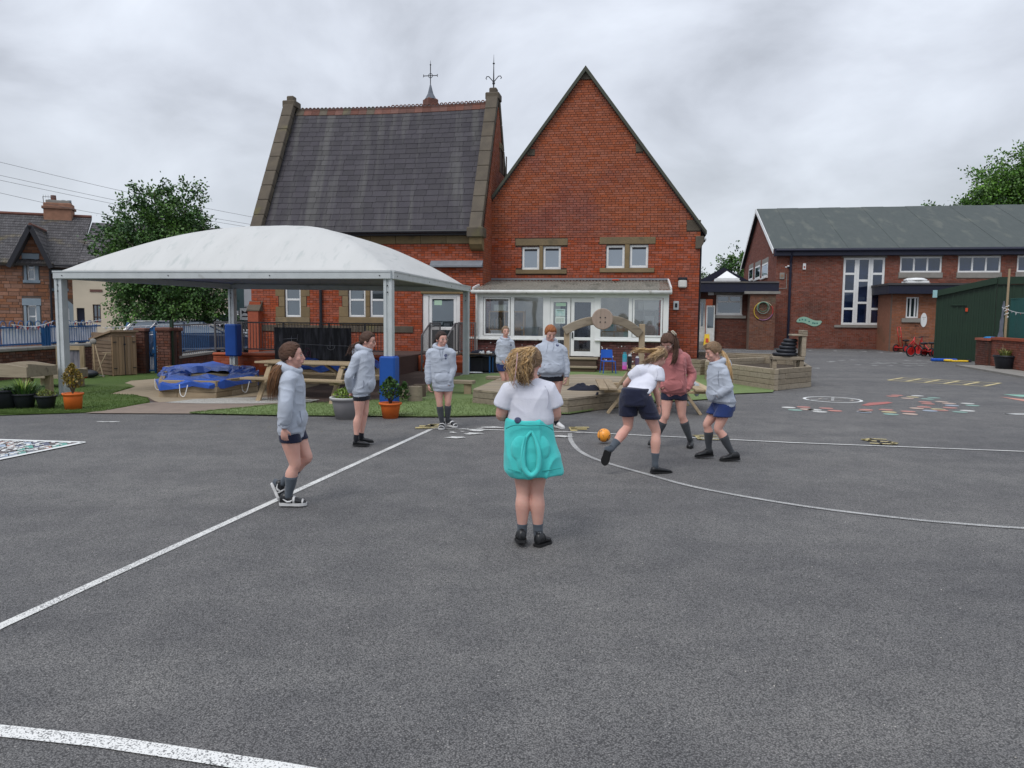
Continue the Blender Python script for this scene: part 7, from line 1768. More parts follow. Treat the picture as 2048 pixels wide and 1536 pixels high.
for i,(xa,ya,xb,yb,nm,r_)in enumerate(((188,745,186,683,'pale wooden broom handle leaning on old wall by the shed',.018),(205,748,190,690,'second leaning pole crossing towards the shed',.014),(187,748,213,706,'short forked timber tool leaning by the shed',.014))):
 a=P(xa,700,19.5);a.z=0;b=P(xb,yb,19.7);t=empty('leaning_tool',nm,'garden tool',a,0,'tools leaning by the shed');MB().tube([(0,0,0),b-a],r_,6).build('shaft',M_WOODV,t)
 if i==0:MB().ell(b-a,(.09,.05,.08),10,6).build('head',M_CONC,t)
 if i==2:MB().tube([b-a-Vector((.1,0,0)),b-a+Vector((.12,0,.0))],.013,5).build('crossbar',M_WOODV,t)
t=empty('toy_barrow','small red and black toy barrow lying by the old wall','toy barrow',G(180,757));MB().ell((0,0,.12),(.22,.12,.1),12,7).build('bowl',M_BLACKPL,t,smooth=True);MB().ell((-.08,-.08,.08),(.08,.06,.07),10,6).build('wheel',pm('sign_red',(.5,.06,.02)),t);MB().tube([(.1,0,.1),(.35,.05,.06)],.012,5).tube([(-.2,0,.1),(-.32,.1,.03)],.012,5).build('handle',M_GREYRAIL,t)
p_=G(140,757);FBB=Frame(p_,-6);q0=FBB.at(112,700)[0];q1=FBB.at(168,700)[0];zt_b=FBB.at(140,692)[1]
bbd=ethings('framed_blackboard','timber-framed blackboard stained white leaning on the old wall','blackboard',FBB)
MB().box(q0+.1,q1-.1,.01,.03,.16,zt_b-.1).build('board',pm('stained_board',(.07,.07,.09),(.22,.21,.24),2.2,.7,stretch=(6,1,.8),detail=8,sharp=.15),bbd)
MB().box(q0,q0+.1,-.02,.05,0,zt_b).box(q1-.1,q1,-.02,.05,0,zt_b).build('side_rail',M_WOODV,bbd);MB().box(q0+.101,q1-.101,-.02,.05,zt_b-.1,zt_b).build('top_rail',M_WOOD,bbd);MB().box(q0+.101,q1-.101,-.02,.05,.04,.16).build('bottom_rail',M_WOOD,bbd)
def trough(loc,rz,L2,D2,z0,z1,label,legs=True):
 t=empty('wavy_timber_trough',label,'timber trough',loc,rz,'wavy-edged timber troughs')
 n=24
 def wall(pa,pb,nm):
  m=MB();pa,pb=Vector(pa),Vector(pb);d=(pb-pa);nn2=Vector((-d.y,d.x,0)).normalized()*.02
  for i in range(n+1):
   f=i/n;p=pa+d*f;zz=z1+.035*math.cos(f*d.length*4.2+.4)
   m.v+=[tuple(p+nn2+Vector((0,0,z0))),tuple(p-nn2+Vector((0,0,z0))),tuple(p-nn2+Vector((0,0,zz))),tuple(p+nn2+Vector((0,0,zz)))]
  for i in range(n):
   b=i*4
   for j in range(4):m.f.append((b+j,b+(j+1)%4,b+4+(j+1)%4,b+4+j));m.m.append(0)
  m.f+=[(0,3,2,1),(n*4,n*4+1,n*4+2,n*4+3)];m.m+=[0,0];m.build(nm,M_WOODG,t)
 wall((-L2,-D2,0),(L2,-D2,0),'front_board');wall((-L2,D2,0),(L2,D2,0),'back_board');wall((-L2+.02,-D2+.02,0),(-L2+.02,D2-.02,0),'end_board');wall((L2-.02,-D2+.02,0),(L2-.02,D2-.02,0),'end_board')
 MB().box(-L2+.03,L2-.03,-D2+.03,D2-.03,z0+.02,z0+.05).build('tray_floor',M_GALV,t)
 if legs:
  for sx in(-1,1):
   for sy in(-1,1):MB().box(sx*(L2-.1)-.06,sx*(L2-.1)+.06,sy*(D2-.09)-.05,sy*(D2-.09)+.05,0,z0).build('leg',M_WOODV,t,bevel=.008)
 return t
a=P(0,790,14.3);trough(Vector((P(30,780,14.6).x-.55,14.9,0)),R(-8),1.0,.38,.42,.64,'wavy-edged timber water trough on legs at far left')
trough(Vector((P(95,770,16.6).x,16.9,0)),R(-8),.55,.3,.22,.42,'lower wavy-edged timber trough behind the pots',True)
# --- flower pots on the edge
t=tub(G(8,817),.27,.33,M_BLACKPL,'black plastic tub at far left edge of the turf',group='black tubs at the turf edge',taper=.8);leafy(t,'leaves',(.1,0,.3),.3,.1,60,.012,DG,seed=21)
t=tub(G(50,817),.185,.26,M_BLACKPL,'black tub with long trailing green leaves, second from left',group='black tubs at the turf edge');leafy(t,'leaves',(0,0,.22),.34,.26,190,.008,DG,seed=22);leafy(t,'leaves',(0,0,.24),.2,.3,70,.008,LG,seed=23)
t=tub(G(93,818),.16,.235,M_BLACKPL,'small black tub with short yellow-green plant, third from left',group='black tubs at the turf edge');leafy(t,'leaves',(0,0,.2),.15,.12,260,.035,SG,'leaf',seed=24)
t=tub(G(147,819),.15,.285,M_ORANGE,'straight-sided orange pot with a bronze-leaved shrub beside canopy post',taper=.88);leafy(t,'leaves',(0,0,.36),.15,.40,620,.05,RDL,'leaf',seed=25,up=1.2);m=MB()
for i in range(9):a=i*.7;m.tube([(0,0,.26),(math.cos(a)*.06,math.sin(a)*.06,.42),(math.cos(a)*.12,math.sin(a)*.12,.62)],.006,4)
m.build('stems',M_WOODD,t)
t=tub(G(693,837),.235,.34,pm('grey_plastic',(.27,.26,.27),(.24,.235,.24),3,.5),'wide grey tub with bright green herbs in front of the picnic table',taper=.72,rim=.03);leafy(t,'leaves',(0,0,.30),.22,.19,900,.035,LG,'leaf',seed=26)
MB().lathe([(.232,.31),(.262,.315),(.262,.345),(.235,.345)],n=28,cap=False).build('rim',pm('pale_rim',(.5,.52,.5),None,3,.5),t,smooth=True)
t=tub(G(781,836),.165,.25,M_ORANGE,'flared orange pot with a dark rhododendron shrub before the blue pad',taper=.74,rim=.022);leafy(t,'leaves',(0,0,.30),.17,.34,560,.05,DG,'leaf',seed=27,up=1.0);leafy(t,'leaves',(.22,0,.3),.09,.26,160,.05,DG,'leaf',seed=28);m=MB()
for i in range(7):a=i*.9;m.tube([(0,0,.2),(math.cos(a)*.05,math.sin(a)*.05,.35),(math.cos(a)*.12,math.sin(a)*.12,.48)],.008,4)
m.build('stems',pm('red_stem',(.12,.05,.04),None,3,.8),t)
tb=MB();rs=random.Random(31)
def pile(px,n,y0,y1,z):
 poly_=[(G(*p).x,G(*p).y)for p in px]
 for _ in range(n):
  y=rs.uniform(y0,y1)
  if rs.random()<.5:y=y0+(y-y0)*rs.random()**2
  iv=clip_rows(poly_,y)
  if not iv:continue
  a,b=rs.choice(iv)
  if b-a<.02:continue
  x=rs.uniform(a,b)if rs.random()<.8 else rs.choice([a+.01,b-.01]);h_=rs.uniform(.012,.032);w2=.006;dx=rs.uniform(-.02,.02)
  tb.add([(x-w2,y,z),(x+w2,y,z),(x+dx,y+rs.uniform(-.01,.01),z+h_)],[(0,1,2)])
pile([(378,829),(470,820),(560,811),(700,806),(800,800),(850,790),(930,770),(1225,790),(1420,780),(1545,786),(1470,789),(1420,800),(1225,812),(1180,824),(1140,830),(1000,833),(880,836),(700,834),(560,833)],16000,11.9,15,.024)
tb.build('turf_pile',M_TURFP,kind='stuff')
tb=MB();pile([(-60,833),(0,832),(180,826),(205,824),(250,816),(300,806),(296,798),(262,790),(222,789),(262,776),(100,770),(-60,770)],9000,12.2,17,.012)
tb.build('turf_pile',M_TURF,kind='stuff')
# --- people
from mathutils.bvhtree import BVHTree
SK=pm('skin',(.63,.37,.30),(.54,.29,.235),7,.55,.12,90,c3=(.54,.26,.21),c3s=3,c3t=.56,sub=.12)
def fabric(name,c1,c2=None,sc_=14,bump=.35):return pm(name,c1,c2 or tuple(x*.86 for x in c1),sc_,.92,bump,160,sheen=.15,detail=4)
HG=fabric('grey_marl_fleece',(.41,.45,.52),(.35,.385,.45));PKF=fabric('dusty_pink_fleece',(.42,.155,.155),(.36,.13,.13));WH=fabric('white_cotton',(.62,.63,.70),(.56,.57,.65))
TEAL=fabric('turquoise_fleece',(.07,.56,.54),(.055,.50,.48));NAVY=fabric('navy_shorts_fabric',(.013,.016,.040));BLK=fabric('black_jersey',(.010,.011,.018));BLU=fabric('royal_shorts_fabric',(.018,.038,.14));SOCKD=fabric('charcoal_sock',(.045,.05,.058));SOCKG=fabric('grey_sock',(.075,.09,.11))
SHB=pm('black_shoe_leather',(.012,.013,.015),(.018,.019,.021),4,.32,.1,20);SHW=pm('white_trainer',(.6,.6,.6),(.5,.5,.5),4,.5);SOLEB=pm('black_sole',(.014,.014,.015),None,4,.7)
def hairmat(name,c1,c2):return pm(name,c1,c2,14,.62,.4,60,rnd=.25,stretch=(3,3,.5),sharp=.22,spec=.2)
H_BR=hairmat('brown_hair',(.105,.058,.040),(.065,.036,.026));H_TIP=hairmat('chestnut_hair',(.26,.135,.065),(.15,.08,.045));H_DK=hairmat('dark_hair',(.045,.028,.024),(.028,.02,.018));H_BL=hairmat('blonde_hair',(.56,.385,.20),(.36,.235,.12));H_SB=hairmat('fair_hair',(.27,.19,.12),(.19,.13,.085));H_GI=hairmat('ginger_hair',(.34,.13,.05),(.19,.068,.03));H_LB=hairmat('light_brown_hair',(.27,.175,.10),(.17,.11,.07))
LIP=pm('lip',(.36,.12,.11),None,5,.5);EYW=pm('eye_white',(.6,.58,.56),None,5,.3);EYD=pm('iris',(.03,.025,.02),None,5,.2);BROW=pm('eyebrow',(.12,.07,.045),None,5,.9)
def loft(mb,rings,n=20,caps=True):
 b=len(mb.v)
 for c,x,y in rings:
  for j in range(n):
   a=2*math.pi*j/n;mb.v.append(tuple(Vector(c)+Vector(x)*math.cos(a)+Vector(y)*math.sin(a)))
 for i in range(len(rings)-1):
  for j in range(n):
   q=b+i*n+j;r_=b+i*n+(j+1)%n;mb.f.append((q,r_,r_+n,q+n));mb.m.append(mb.mi)
 if caps:
  mb.f+=[tuple(b+j for j in range(n))[::-1],tuple(b+(len(rings)-1)*n+j for j in range(n))];mb.m+=[mb.mi]*2
def melt(name,mb,mat,parent,vox=.007,it=3,fold=0,seed=0,fs_=(7,7,12),fac=.6):
 """one continuous skin over overlapping solids"""
 me=mb.mesh(name+'_raw',mat);o=bpy.data.objects.new(name+'_raw',me);COL.objects.link(o)
 rm=o.modifiers.new('r','REMESH');rm.mode='VOXEL';rm.voxel_size=vox
 if it:s_=o.modifiers.new('s','SMOOTH');s_.iterations=it;s_.factor=fac
 dg=bpy.context.evaluated_depsgraph_get();dg.update();m2=bpy.data.meshes.new_from_object(o.evaluated_get(dg));bpy.data.objects.remove(o);bpy.data.meshes.remove(me)
 m2.name=name;m2.materials.clear();m2.materials.append(mat)
 if fold:
  nrm=[v.normal.copy()for v in m2.vertices]
  for v,nv in zip(m2.vertices,nrm):
   p=v.co+Vector((seed,seed*.7,0));q=Vector((p.x*fs_[0],p.y*fs_[1],p.z*fs_[2]));w_=mnoise.noise_vector(q*.5)
   r_=1-2*abs(mnoise.noise(q+w_*.9));r2=mnoise.noise(q*.45)
   v.co=v.co+nv*fold*(.28+.6*r_*abs(r_)+.8*r2)
 m2.polygons.foreach_set('use_smooth',[True]*len(m2.polygons));m2.update()
 ob=bpy.data.objects.new(name,m2);COL.objects.link(ob);ob.parent=parent
 return ob
def stube(mb,pts,rs,n):
 c=curve([Vector(p)for p in pts],4);q=curve([Vector((r_,0,0))for r_ in rs],4);mb.tube(c,[v.x for v in q],n)
def hand(mb,wr,d,side,palm,s=1.0,curl=.5):
 """wr wrist, d pointing direction, side = towards the thumb, palm = direction the palm faces"""
 d=d.normalized();side=(side-d*side.dot(d)).normalized();palm=d.cross(side)*(1 if d.cross(side).dot(palm)>0 else-1)
 M=Matrix((side,d,palm)).transposed()
 mb.ell(wr+d*.045*s,(.034*s,.048*s,.015*s),12,8,M)
 for k_,(o_,ln)in enumerate(((.026,.052),(.009,.060),(-.009,.056),(-.025,.044))):
  b=wr+d*.076*s+side*o_*s;l1=ln*s
  p1=b+(d*math.cos(curl*.5)+palm*math.sin(curl*.5))*l1*.5;p2=p1+(d*math.cos(curl*1.6)+palm*math.sin(curl*1.6))*l1*.5;p3=p2+(d*math.cos(curl*2.4)+palm*math.sin(curl*2.4))*l1*.2
  mb.tube([b-d*.02*s,b,p1,p2,p3],[.009*s,.0085*s,.008*s,.007*s,.005*s],7)
 b=wr+d*.02*s+side*.026*s;p1=b+(side*.75+d*.7+palm*.25).normalized()*.03*s;p2=p1+(d*.95+side*.15+palm*.4).normalized()*.028*s
 mb.tube([b-side*.01,b,p1,p2],[.012*s,.012*s,.0095*s,.007*s],7)
def strands(name,parent,path,n,s0,s1,mat,r=.0045,wav=.0,wf=8,seed=0,flat=None,tipspread=0,seg=12,ragged=.25):
 rs=random.Random(seed);m=MB();c=curve([Vector(p)for p in path],6);K=len(c)-1
 for i in range(n):
  a=rs.uniform(0,6.283);q=rs.random()**.5;end=1-rs.random()*ragged;ph=rs.uniform(0,6.28);wv_=wav*rs.uniform(.5,1.4);f2=wf*rs.uniform(.7,1.3);pts=[]
  off=Vector((math.cos(a)*q,math.sin(a)*q,rs.uniform(-1,1)*.6));dr=Vector((rs.gauss(0,1),rs.gauss(0,1),rs.gauss(0,.5)))*tipspread
  for j in range(seg+1):
   f=j/seg*end;k_=min(int(f*K),K-1);p=c[k_].lerp(c[k_+1],f*K-k_)
   sp_=s0+(s1-s0)*math.sin(min(f*1.3,1)*math.pi/2)
   if flat:o_=Vector((off.x*flat[0],off.y*flat[1],off.z*flat[2]))*sp_
   else:o_=off*sp_
   pts.append(p+o_+Vector((math.sin(f*f2+ph),math.cos(f*f2*1.1+ph),.3*math.sin(f*f2+ph*2)))*wv_*min(1,f*4)+dr*f*f)
  m.tube(pts,[r*(1-.75*(j/seg)**2)for j in range(seg+1)],4)
 return m.build(name,mat,parent,smooth=True)
def haircap(parent,c,hr,hf,hu,mat,s=1.0,low=-.8,fringe=.56,side=-.42,thick=1.0,parting=0,seed=0):
 m=MB();n,k_=56,36
 for i in range(k_+1):
  t=math.pi*i/k_
  for j in range(n):
   a=2*math.pi*j/n;d=Vector((math.sin(t)*math.cos(a),math.sin(t)*math.sin(a),math.cos(t)))
   g2=max(0,min(1,(d.y-.22)/.55));zh=side+(fringe-side)*g2*g2*(3-2*g2)if d.y>0 else side+(low-side)*min(1,-d.y*1.6)
   e_=(d.z-zh)/.22;e_=max(0,min(1,e_+.5));e_=e_*e_*(3-2*e_)
   g_=.0028*math.sin(math.atan2(d.x,d.z+.6)*34+4*mnoise.noise(d*3+Vector((seed,0,0))))+.004*mnoise.noise(d*4+Vector((0,seed,0)))
   r_=(.885+(.115+.06*thick)*e_)
   p=Vector((d.x*(.077*r_+g_*e_),d.y*(.095*r_+g_*e_),d.z*(.092*r_+g_*e_)))*s
   p.y-=.006*s;p.z+=.012*s;m.v.append(tuple(c+hr*p.x+hf*p.y+hu*p.z))
 for i in range(k_):
  for j in range(n):a=i*n+j;b=i*n+(j+1)%n;m.f.append((a,a+n,b+n,b));m.m.append(0)
 o=m.build('hair',mat,parent,smooth=True);rs=random.Random(seed);m=MB()
 for _ in range(150):
  az=rs.uniform(-1.9,1.9);g2=max(0,min(1,(math.cos(az)-.22)/.55));z0=side+(fringe-side)*g2*g2*(3-2*g2)+.10;z0=min(z0,.8);q=(1-z0*z0)**.5
  a=Vector((math.sin(az)*q,math.cos(az)*q,z0));b=Vector((rs.uniform(-.25,.25),-.9,rs.uniform(-.35,.25))).normalized();pts=[]
  for j in range(9):
   d=a.lerp(b,j/8)
   if abs(d.x)<.5 and d.length<.6:d.z+=.35
   d.normalize();k=1.052+.012*math.sin(j*.8+az*3)*min(1,j/2);pts.append(c+hr*d.x*.077*k*s+hf*(d.y*.095*k-.006)*s+hu*(d.z*.092*k+.012)*s)
  m.tube(pts,[.0018]+[.0034]*7+[.002],4)
 m.build('hair_strand_layer',mat,parent,smooth=True);return o
def shoe(parent,heel,toe,mat,style='plain',up=Vector((0,0,1)),s=1.0,ank=None):
 if style=='trainer':s=1.14
 heel=Vector(heel);toe=Vector(toe);d=(toe-heel);Ln=d.length;d.normalize();side=d.cross(up).normalized();up=side.cross(d).normalized()
 def R_(f,w_,h,z0=0.0):return(heel+d*Ln*f+up*(z0+h/2),side*w_*s,up*h/2)
 m=MB();prof=[(0.0,.018,.05),(.04,.028,.075),(.15,.033,.088),(.32,.034,.082),(.45,.036,.066),(.6,.040,.052),(.75,.041,.042),(.88,.034,.034),(.97,.02,.022),(1.0,.008,.012)]
 if style=='pump':prof=[(f,w_*.95,h*(.72 if f<.5 else .85))for f,w_,h in prof]
 loft(m,[R_(f,w_,h*s,.012)for f,w_,h in prof],18)
 o=m.build('shoe',mat,parent,smooth=True)
 sm=MB();sp_=[(-.015,.02),(.03,.032),(.2,.037),(.45,.037),(.62,.043),(.78,.044),(.92,.035),(1.0,.02),(1.02,.008)]
 b=[];hgt=.024 if style=='trainer' else .018
 top=[];bot=[]
 for f,w_ in sp_:top.append((heel+d*Ln*f+side*w_*s));
 for f,w_ in reversed(sp_):top.append((heel+d*Ln*f-side*w_*s))
 nn_=len(top);sm.v=[tuple(p)for p in top]+[tuple(p+up*hgt)for p in top];sm.f=[tuple(range(nn_)),tuple(range(nn_,2*nn_))[::-1]]+[(i,i+nn_,(i+1)%nn_+nn_,(i+1)%nn_)for i in range(nn_)];sm.m=[0]*(nn_+2)
 sm.build('sole',SHW if style in('trainer','white')else SOLEB,o)
 if style=='trainer':
  w2=MB();loft(w2,[R_(f,w_*1.03,h*s*1.03,.012)for f,w_,h in[(.50,.0375,.061),(.58,.040,.055)]],18,True);w2.build('white_panel',SHW,o,smooth=True)
  for sg in(-1,1):
   q=MB();q.tube([heel+d*Ln*.14+side*sg*.035*s+up*.06,heel+d*Ln*.30+side*sg*.037*s+up*.038,heel+d*Ln*.42+side*sg*.0385*s+up*.04,heel+d*Ln*.5+side*sg*.038*s+up*.055],[.003,.008,.009,.003],6);q.build('side_stripe',SHW,o)
  q=MB();loft(q,[R_(f,w_*1.02,h*s*1.03,.012)for f,w_,h in[(.84,.037,.037),(.90,.032,.031)]],16,True);q.build('white_panel',SHW,o,smooth=True)
 if style=='bar':q=MB();loft(q,[R_(f,w_,h*s,.014)for f,w_,h in[(.36,.0375,.083),(.43,.038,.074)]],16);q.build('strap',mat,o,smooth=True)
 if style=='lace':
  q=MB()
  for f in(.38,.45,.52):p=heel+d*Ln*f+up*(.09-f*.06);q.tube([p-side*.018,p,p+side*.018],.003,5)
  q.build('lace',SHW if False else M_GREYRAIL,o)
 return o
def person(label,anchor,J,yaw,head,hair,top,bottom,socks,shoes,skin_s=1.0,arms_r=1.0,leg_r=1.0,pose=None,sh_yaw=None,group=None,bare_arm=False,hands=None,glasses=False,hs=1.0):
 g0=G(*anchor);D=g0.y
 t=empty('person',label,'person',(g0.x,g0.y,0),0,group);O=Vector((g0.x,g0.y,0))
 def Q(k):px,py,dd=J[k];return P(px,py,D+dd)-O
 fw=lambda y_:Vector((math.sin(R(y_)),-math.cos(R(y_)),0));rt=lambda y_:Vector((-math.cos(R(y_)),-math.sin(R(y_)),0))
 bf,br=fw(yaw),rt(yaw);sy=sh_yaw if sh_yaw is not None else yaw;sf,srr=fw(sy),rt(sy)
 hip,neck=Q('hip'),Q('neck');S={k:Q(k)for k in J}
 hy,hp,hro=head['yaw'],head.get('pitch',0),head.get('roll',0)
 hf=fw(hy);hr=rt(hy);hu=Vector((0,0,1));Mr=Matrix.Rotation(R(-hp),3,hr)
 hf=Mr@hf;hu=Mr@hu;M2=Matrix.Rotation(R(hro),3,hf);hr=M2@hr;hu=M2@hu
 c=S['head'];hM=Matrix((hr,hf,hu)).transposed()
 loc=lambda x,y,z:c+hr*x*hs+hf*y*hs+hu*z*hs
# ---- body
 b=MB()
 b.ell(loc(0,-.006,.012),(.0725*hs,.090*hs,.084*hs),24,16,hM);b.ell(loc(0,.030,-.052),(.052*hs,.054*hs,.058*hs),18,12,hM);b.ell(loc(0,.052,-.092),(.026*hs,.026*hs,.022*hs),12,8,hM)
 b.ell(loc(0,.045,-.02),(.056*hs,.042*hs,.05*hs),16,10,hM)
 for s_ in(-1,1):b.ell(loc(s_*.036,.050,-.036),(.024*hs,.028*hs,.026*hs),10,8,hM);b.ell(loc(s_*.072,-.008,-.022),(.009*hs,.018*hs,.028*hs),10,8,hM)
 b.tube([loc(0,.086,.0),loc(0,.094,-.022),loc(0,.101,-.039),loc(0,.092,-.050)],[.008*hs,.009*hs,.0115*hs,.009*hs],8)
 b.ell(loc(0,.084,-.068),(.020*hs,.010*hs,.012*hs),10,8,hM)
 b.tube([neck-Vector((0,0,.05)),neck+Vector((0,0,.0)),loc(0,-.012,-.07),loc(0,-.01,-.03)],[.062,.046*skin_s,.044*skin_s,.045],14)
 torso_r=top.get('body',(.115,.085))
 mid=hip.lerp(neck,.5)+(S['mid']-hip.lerp(neck,.5)if 'mid' in S else Vector())
 loft(b,[(hip-Vector((0,0,.06)),br*.10*leg_r,bf*.075),(hip+(mid-hip)*.2,br*torso_r[0],bf*torso_r[1]),(mid,br*torso_r[0]*.9,bf*torso_r[1]*.9),(mid.lerp(neck,.6),srr*torso_r[0],sf*torso_r[1]),(mid.lerp(neck,.92),srr*torso_r[0]*.8,sf*.06),(neck,srr*.05,sf*.05)],20)
 for s_,nm in((1,'r'),(-1,'l')):
  sh,el,wr=S[nm+'sh'],S[nm+'el'],S[nm+'wr'];k_=arms_r
  stube(b,[mid.lerp(neck,.8),sh,sh.lerp(el,.35),el,el.lerp(wr,.3),wr.lerp(el,.25),wr],[.05,.048*k_,.043*k_,.035*k_,.037*k_,.027*k_,.021*max(1,k_*.9)],12)
  d=(S[nm+'ha']-wr)if nm+'ha' in S else(wr-el)
  hd=(hands or{}).get(nm,{})
  if hd is not None:hand(b,wr,d,hd.get('side',bf),hd.get('palm',br*-s_),.92,hd.get('curl',.5))
  hj=hip+br*s_*.078*leg_r;kn,an=S[nm+'kn'],S[nm+'an'];lr=leg_r
  kf=(kn-(hj+an)/2);kf=kf.normalized()*.0 if kf.length<.01 else kf.normalized()
  back=-bf
  stube(b,[hj+Vector((0,0,.03)),hj.lerp(kn,.25),hj.lerp(kn,.7),kn,kn.lerp(an,.14)+back*.004,kn.lerp(an,.34)+back*.012,kn.lerp(an,.62)+back*.006,kn.lerp(an,.88),an],[.08*lr,.078*lr,.060*lr,.0485*lr,.046*lr,.0525*lr,.042*lr,.0305*lr,.031*lr],18)
  h_,t_=S[nm+'he'],S[nm+'to']
  u3=Vector((0,0,1))if abs((t_-h_).normalized().z)<.5 else(an-(h_+t_)/2).normalized();b.tube([an,h_.lerp(t_,.27)+u3*.04,h_.lerp(t_,.6)+u3*.03],[.028,.024,.016],10)
 body=melt('body',b,SK,t,vox=.0056,it=2)
# ---- face
 if not head.get('back'):
  for s_ in(-1,1):
   e_=MB();e_.ell(loc(s_*.031,.0795,-.008),(.0135*hs,.006*hs,.0062*hs),12,8,hM);eo=e_.build('eye',EYW,t,smooth=True)
   MB().ell(loc(s_*.031,.0835,-.008),(.0062*hs,.0035*hs,.0058*hs),10,6,hM).build('iris',EYD,eo,smooth=True)
   MB().tube([loc(s_*.046,.076,-.003),loc(s_*.031,.0865,.0005),loc(s_*.017,.084,-.003)],.0022*hs,5).build('eyelid',BROW,eo)
   MB().tube([loc(s_*.05,.077,.012),loc(s_*.034,.087,.017),loc(s_*.016,.089,.013)],.0028*hs,5).build('eyebrow',BROW if head.get('brow',1)else H_SB,t)
  MB().ell(loc(0,.0925,-.068),(.019*hs,.005*hs,.0052*hs),12,6,hM).build('mouth',LIP,t,smooth=True)
  if glasses:
   gl=MB();gm_=glasses
   for s_ in(-1,1):
    gl.tube([loc(s_*.032+math.cos(q)*.0235,.094-abs(math.cos(q)*s_+1)*.002,-.010+math.sin(q)*.019)for q in[6.2832*i/14 for i in range(15)]],.0016,5)
    gl.tube([loc(s_*.0555,.090,-.008),loc(s_*.074,.04,-.008),loc(s_*.077,-.005,-.012)],.0017,5)
   gl.tube([loc(-.009,.096,-.006),loc(.009,.096,-.006)],.0016,5);gl.build('glasses',gm_,t)
# ---- bottoms
 sb=MB();hw,hd_=bottom.get('r',(.135,.108));ln=bottom['len'];flare=bottom.get('flare',1.12)
 loft(sb,[(hip+Vector((0,0,.10)),br*hw*.9,bf*hd_*.92),(hip,br*hw,bf*hd_),(hip-Vector((0,0,.07)),br*hw*.97,bf*hd_*.95)],20)
 for s_,nm in((1,'r'),(-1,'l')):
  hj=hip+br*s_*.074*leg_r;kn=S[nm+'kn'];e_=hj.lerp(kn,ln);d=(kn-hj).normalized()
  loft(sb,[(hj+Vector((0,0,.04)),br*.078*leg_r,bf*.080*leg_r),(hj.lerp(kn,ln*.5),br*.084*leg_r*(1+(flare-1)*.5),bf*.088*leg_r*(1+(flare-1)*.5)),(e_,br*.080*leg_r*flare,bf*.082*leg_r*flare),(e_-d*.006,br*.062*leg_r,bf*.066*leg_r)],18)
 melt('shorts',sb,bottom['mat'],t,vox=.008,it=2,fold=bottom.get('fold',.006),seed=len(label))
# ---- top
 tm_=MB();kind=top['kind'];tw,td=top.get('w',(.155,.118));drop=top.get('drop',.08);base=hip-Vector((0,0,drop))+top.get('hemoff',Vector());hoff=top.get('belly',0)
 if kind=='hoodie':
  cuff=top.get('cuff',1.0)
  loft(tm_,[(base,br*tw*.93,bf*td*.92),(base+Vector((0,0,.035)),br*tw*.95,bf*td*.95),(base+Vector((0,0,.06))+bf*hoff*.6,br*tw*1.05,bf*(td*1.07+hoff*.5)),(base.lerp(mid,.55)+bf*hoff,br*tw*1.04,bf*(td*1.05+hoff*.6)),(mid+bf*hoff*.7,br*tw*1.0,bf*(td+hoff*.4)),(mid.lerp(neck,.5)+sf*hoff*.2,srr*tw*1.02,sf*td*.98),(mid.lerp(neck,.8),srr*tw*.95,sf*td*.78),(mid.lerp(neck,.95)+Vector((0,0,.0)),srr*tw*.6,sf*td*.6),(neck+Vector((0,0,.0)),srr*.06,sf*.058)],26)
  for s_,nm in((1,'r'),(-1,'l')):
   sh,el,wr=S[nm+'sh'],S[nm+'el'],S[nm+'wr'];k_=top.get('sleeve',1.0)*.87;we=wr.lerp(el,.06)
   stube(tm_,[mid.lerp(neck,.72),sh,sh.lerp(el,.3),sh.lerp(el,.7),el,el.lerp(wr,.4),el.lerp(wr,.74),el.lerp(wr,.8),we],[.085*k_,.068*k_,.064*k_,.060*k_,.058*k_,.054*k_,.049*k_,.038*k_,.036*k_],16)
  hc=neck+Vector((0,0,.012));ring_=[];rad=[]
  for i in range(17):
   a=6.2832*i/16;bk=(1-math.cos(a))/2
   ring_.append(hc+srr*math.sin(a)*(.068+.018*bk)+sf*(math.cos(a)*.068-.022*bk)+Vector((0,0,-.030+.042*bk)));rad.append(.021+.022*bk)
  tm_.tube(ring_,rad,10,False);tm_.ell(hc-sf*.085+Vector((0,0,-.05)),(.085,.062,.085),14,10)
  if not head.get('back'):
   pc=base.lerp(mid,.52)+bf*(td*1.0+hoff*1.3-.012)
   tm_.ell(pc,(.12,.03,.085),14,10,Matrix((br,bf,Vector((0,0,1)))).transposed())
  ob=melt('hoodie',tm_,top['mat'],t,vox=.0072,it=2,fold=top.get('fold',.0095),seed=len(label)*1.3,fs_=(7,7,12))
 else:
  loft(tm_,[(base,br*tw*1.0,bf*td*1.0),(base+(mid-base)*.4,br*tw*1.03,bf*td*1.02),(mid,br*tw*.98,bf*td),(mid.lerp(neck,.45),srr*tw*1.0,sf*td*.98),(mid.lerp(neck,.75),srr*tw*.98,sf*td*.82),(mid.lerp(neck,.93),srr*tw*.68,sf*td*.6),(neck+Vector((0,0,-.004)),srr*.066,sf*.06)],26)
  for s_,nm in((1,'r'),(-1,'l')):
   sh,el=S[nm+'sh'],S[nm+'el'];k_=top.get('sleeve',1.0);sl=top.get('slen',.55);e_=sh.lerp(el,sl)
   tm_.tube([mid.lerp(neck,.72),sh,sh.lerp(el,sl*.5),e_,sh.lerp(el,sl+.02)],[.08*k_,.068*k_,.064*k_,.066*k_,.050*k_],16)
  tm_.tube([neck+srr*math.cos(q)*.062+sf*math.sin(q)*.058+Vector((0,0,.0))for q in[6.2832*i/16 for i in range(17)]],.010,7,False)
  ob=melt('t_shirt',tm_,top['mat'],t,vox=.0072,it=2,fold=top.get('fold',.014),seed=len(label)*1.3,fs_=top.get('fs',(6,6,9)))
 bvh=BVHTree.FromObject(ob,bpy.context.evaluated_depsgraph_get())
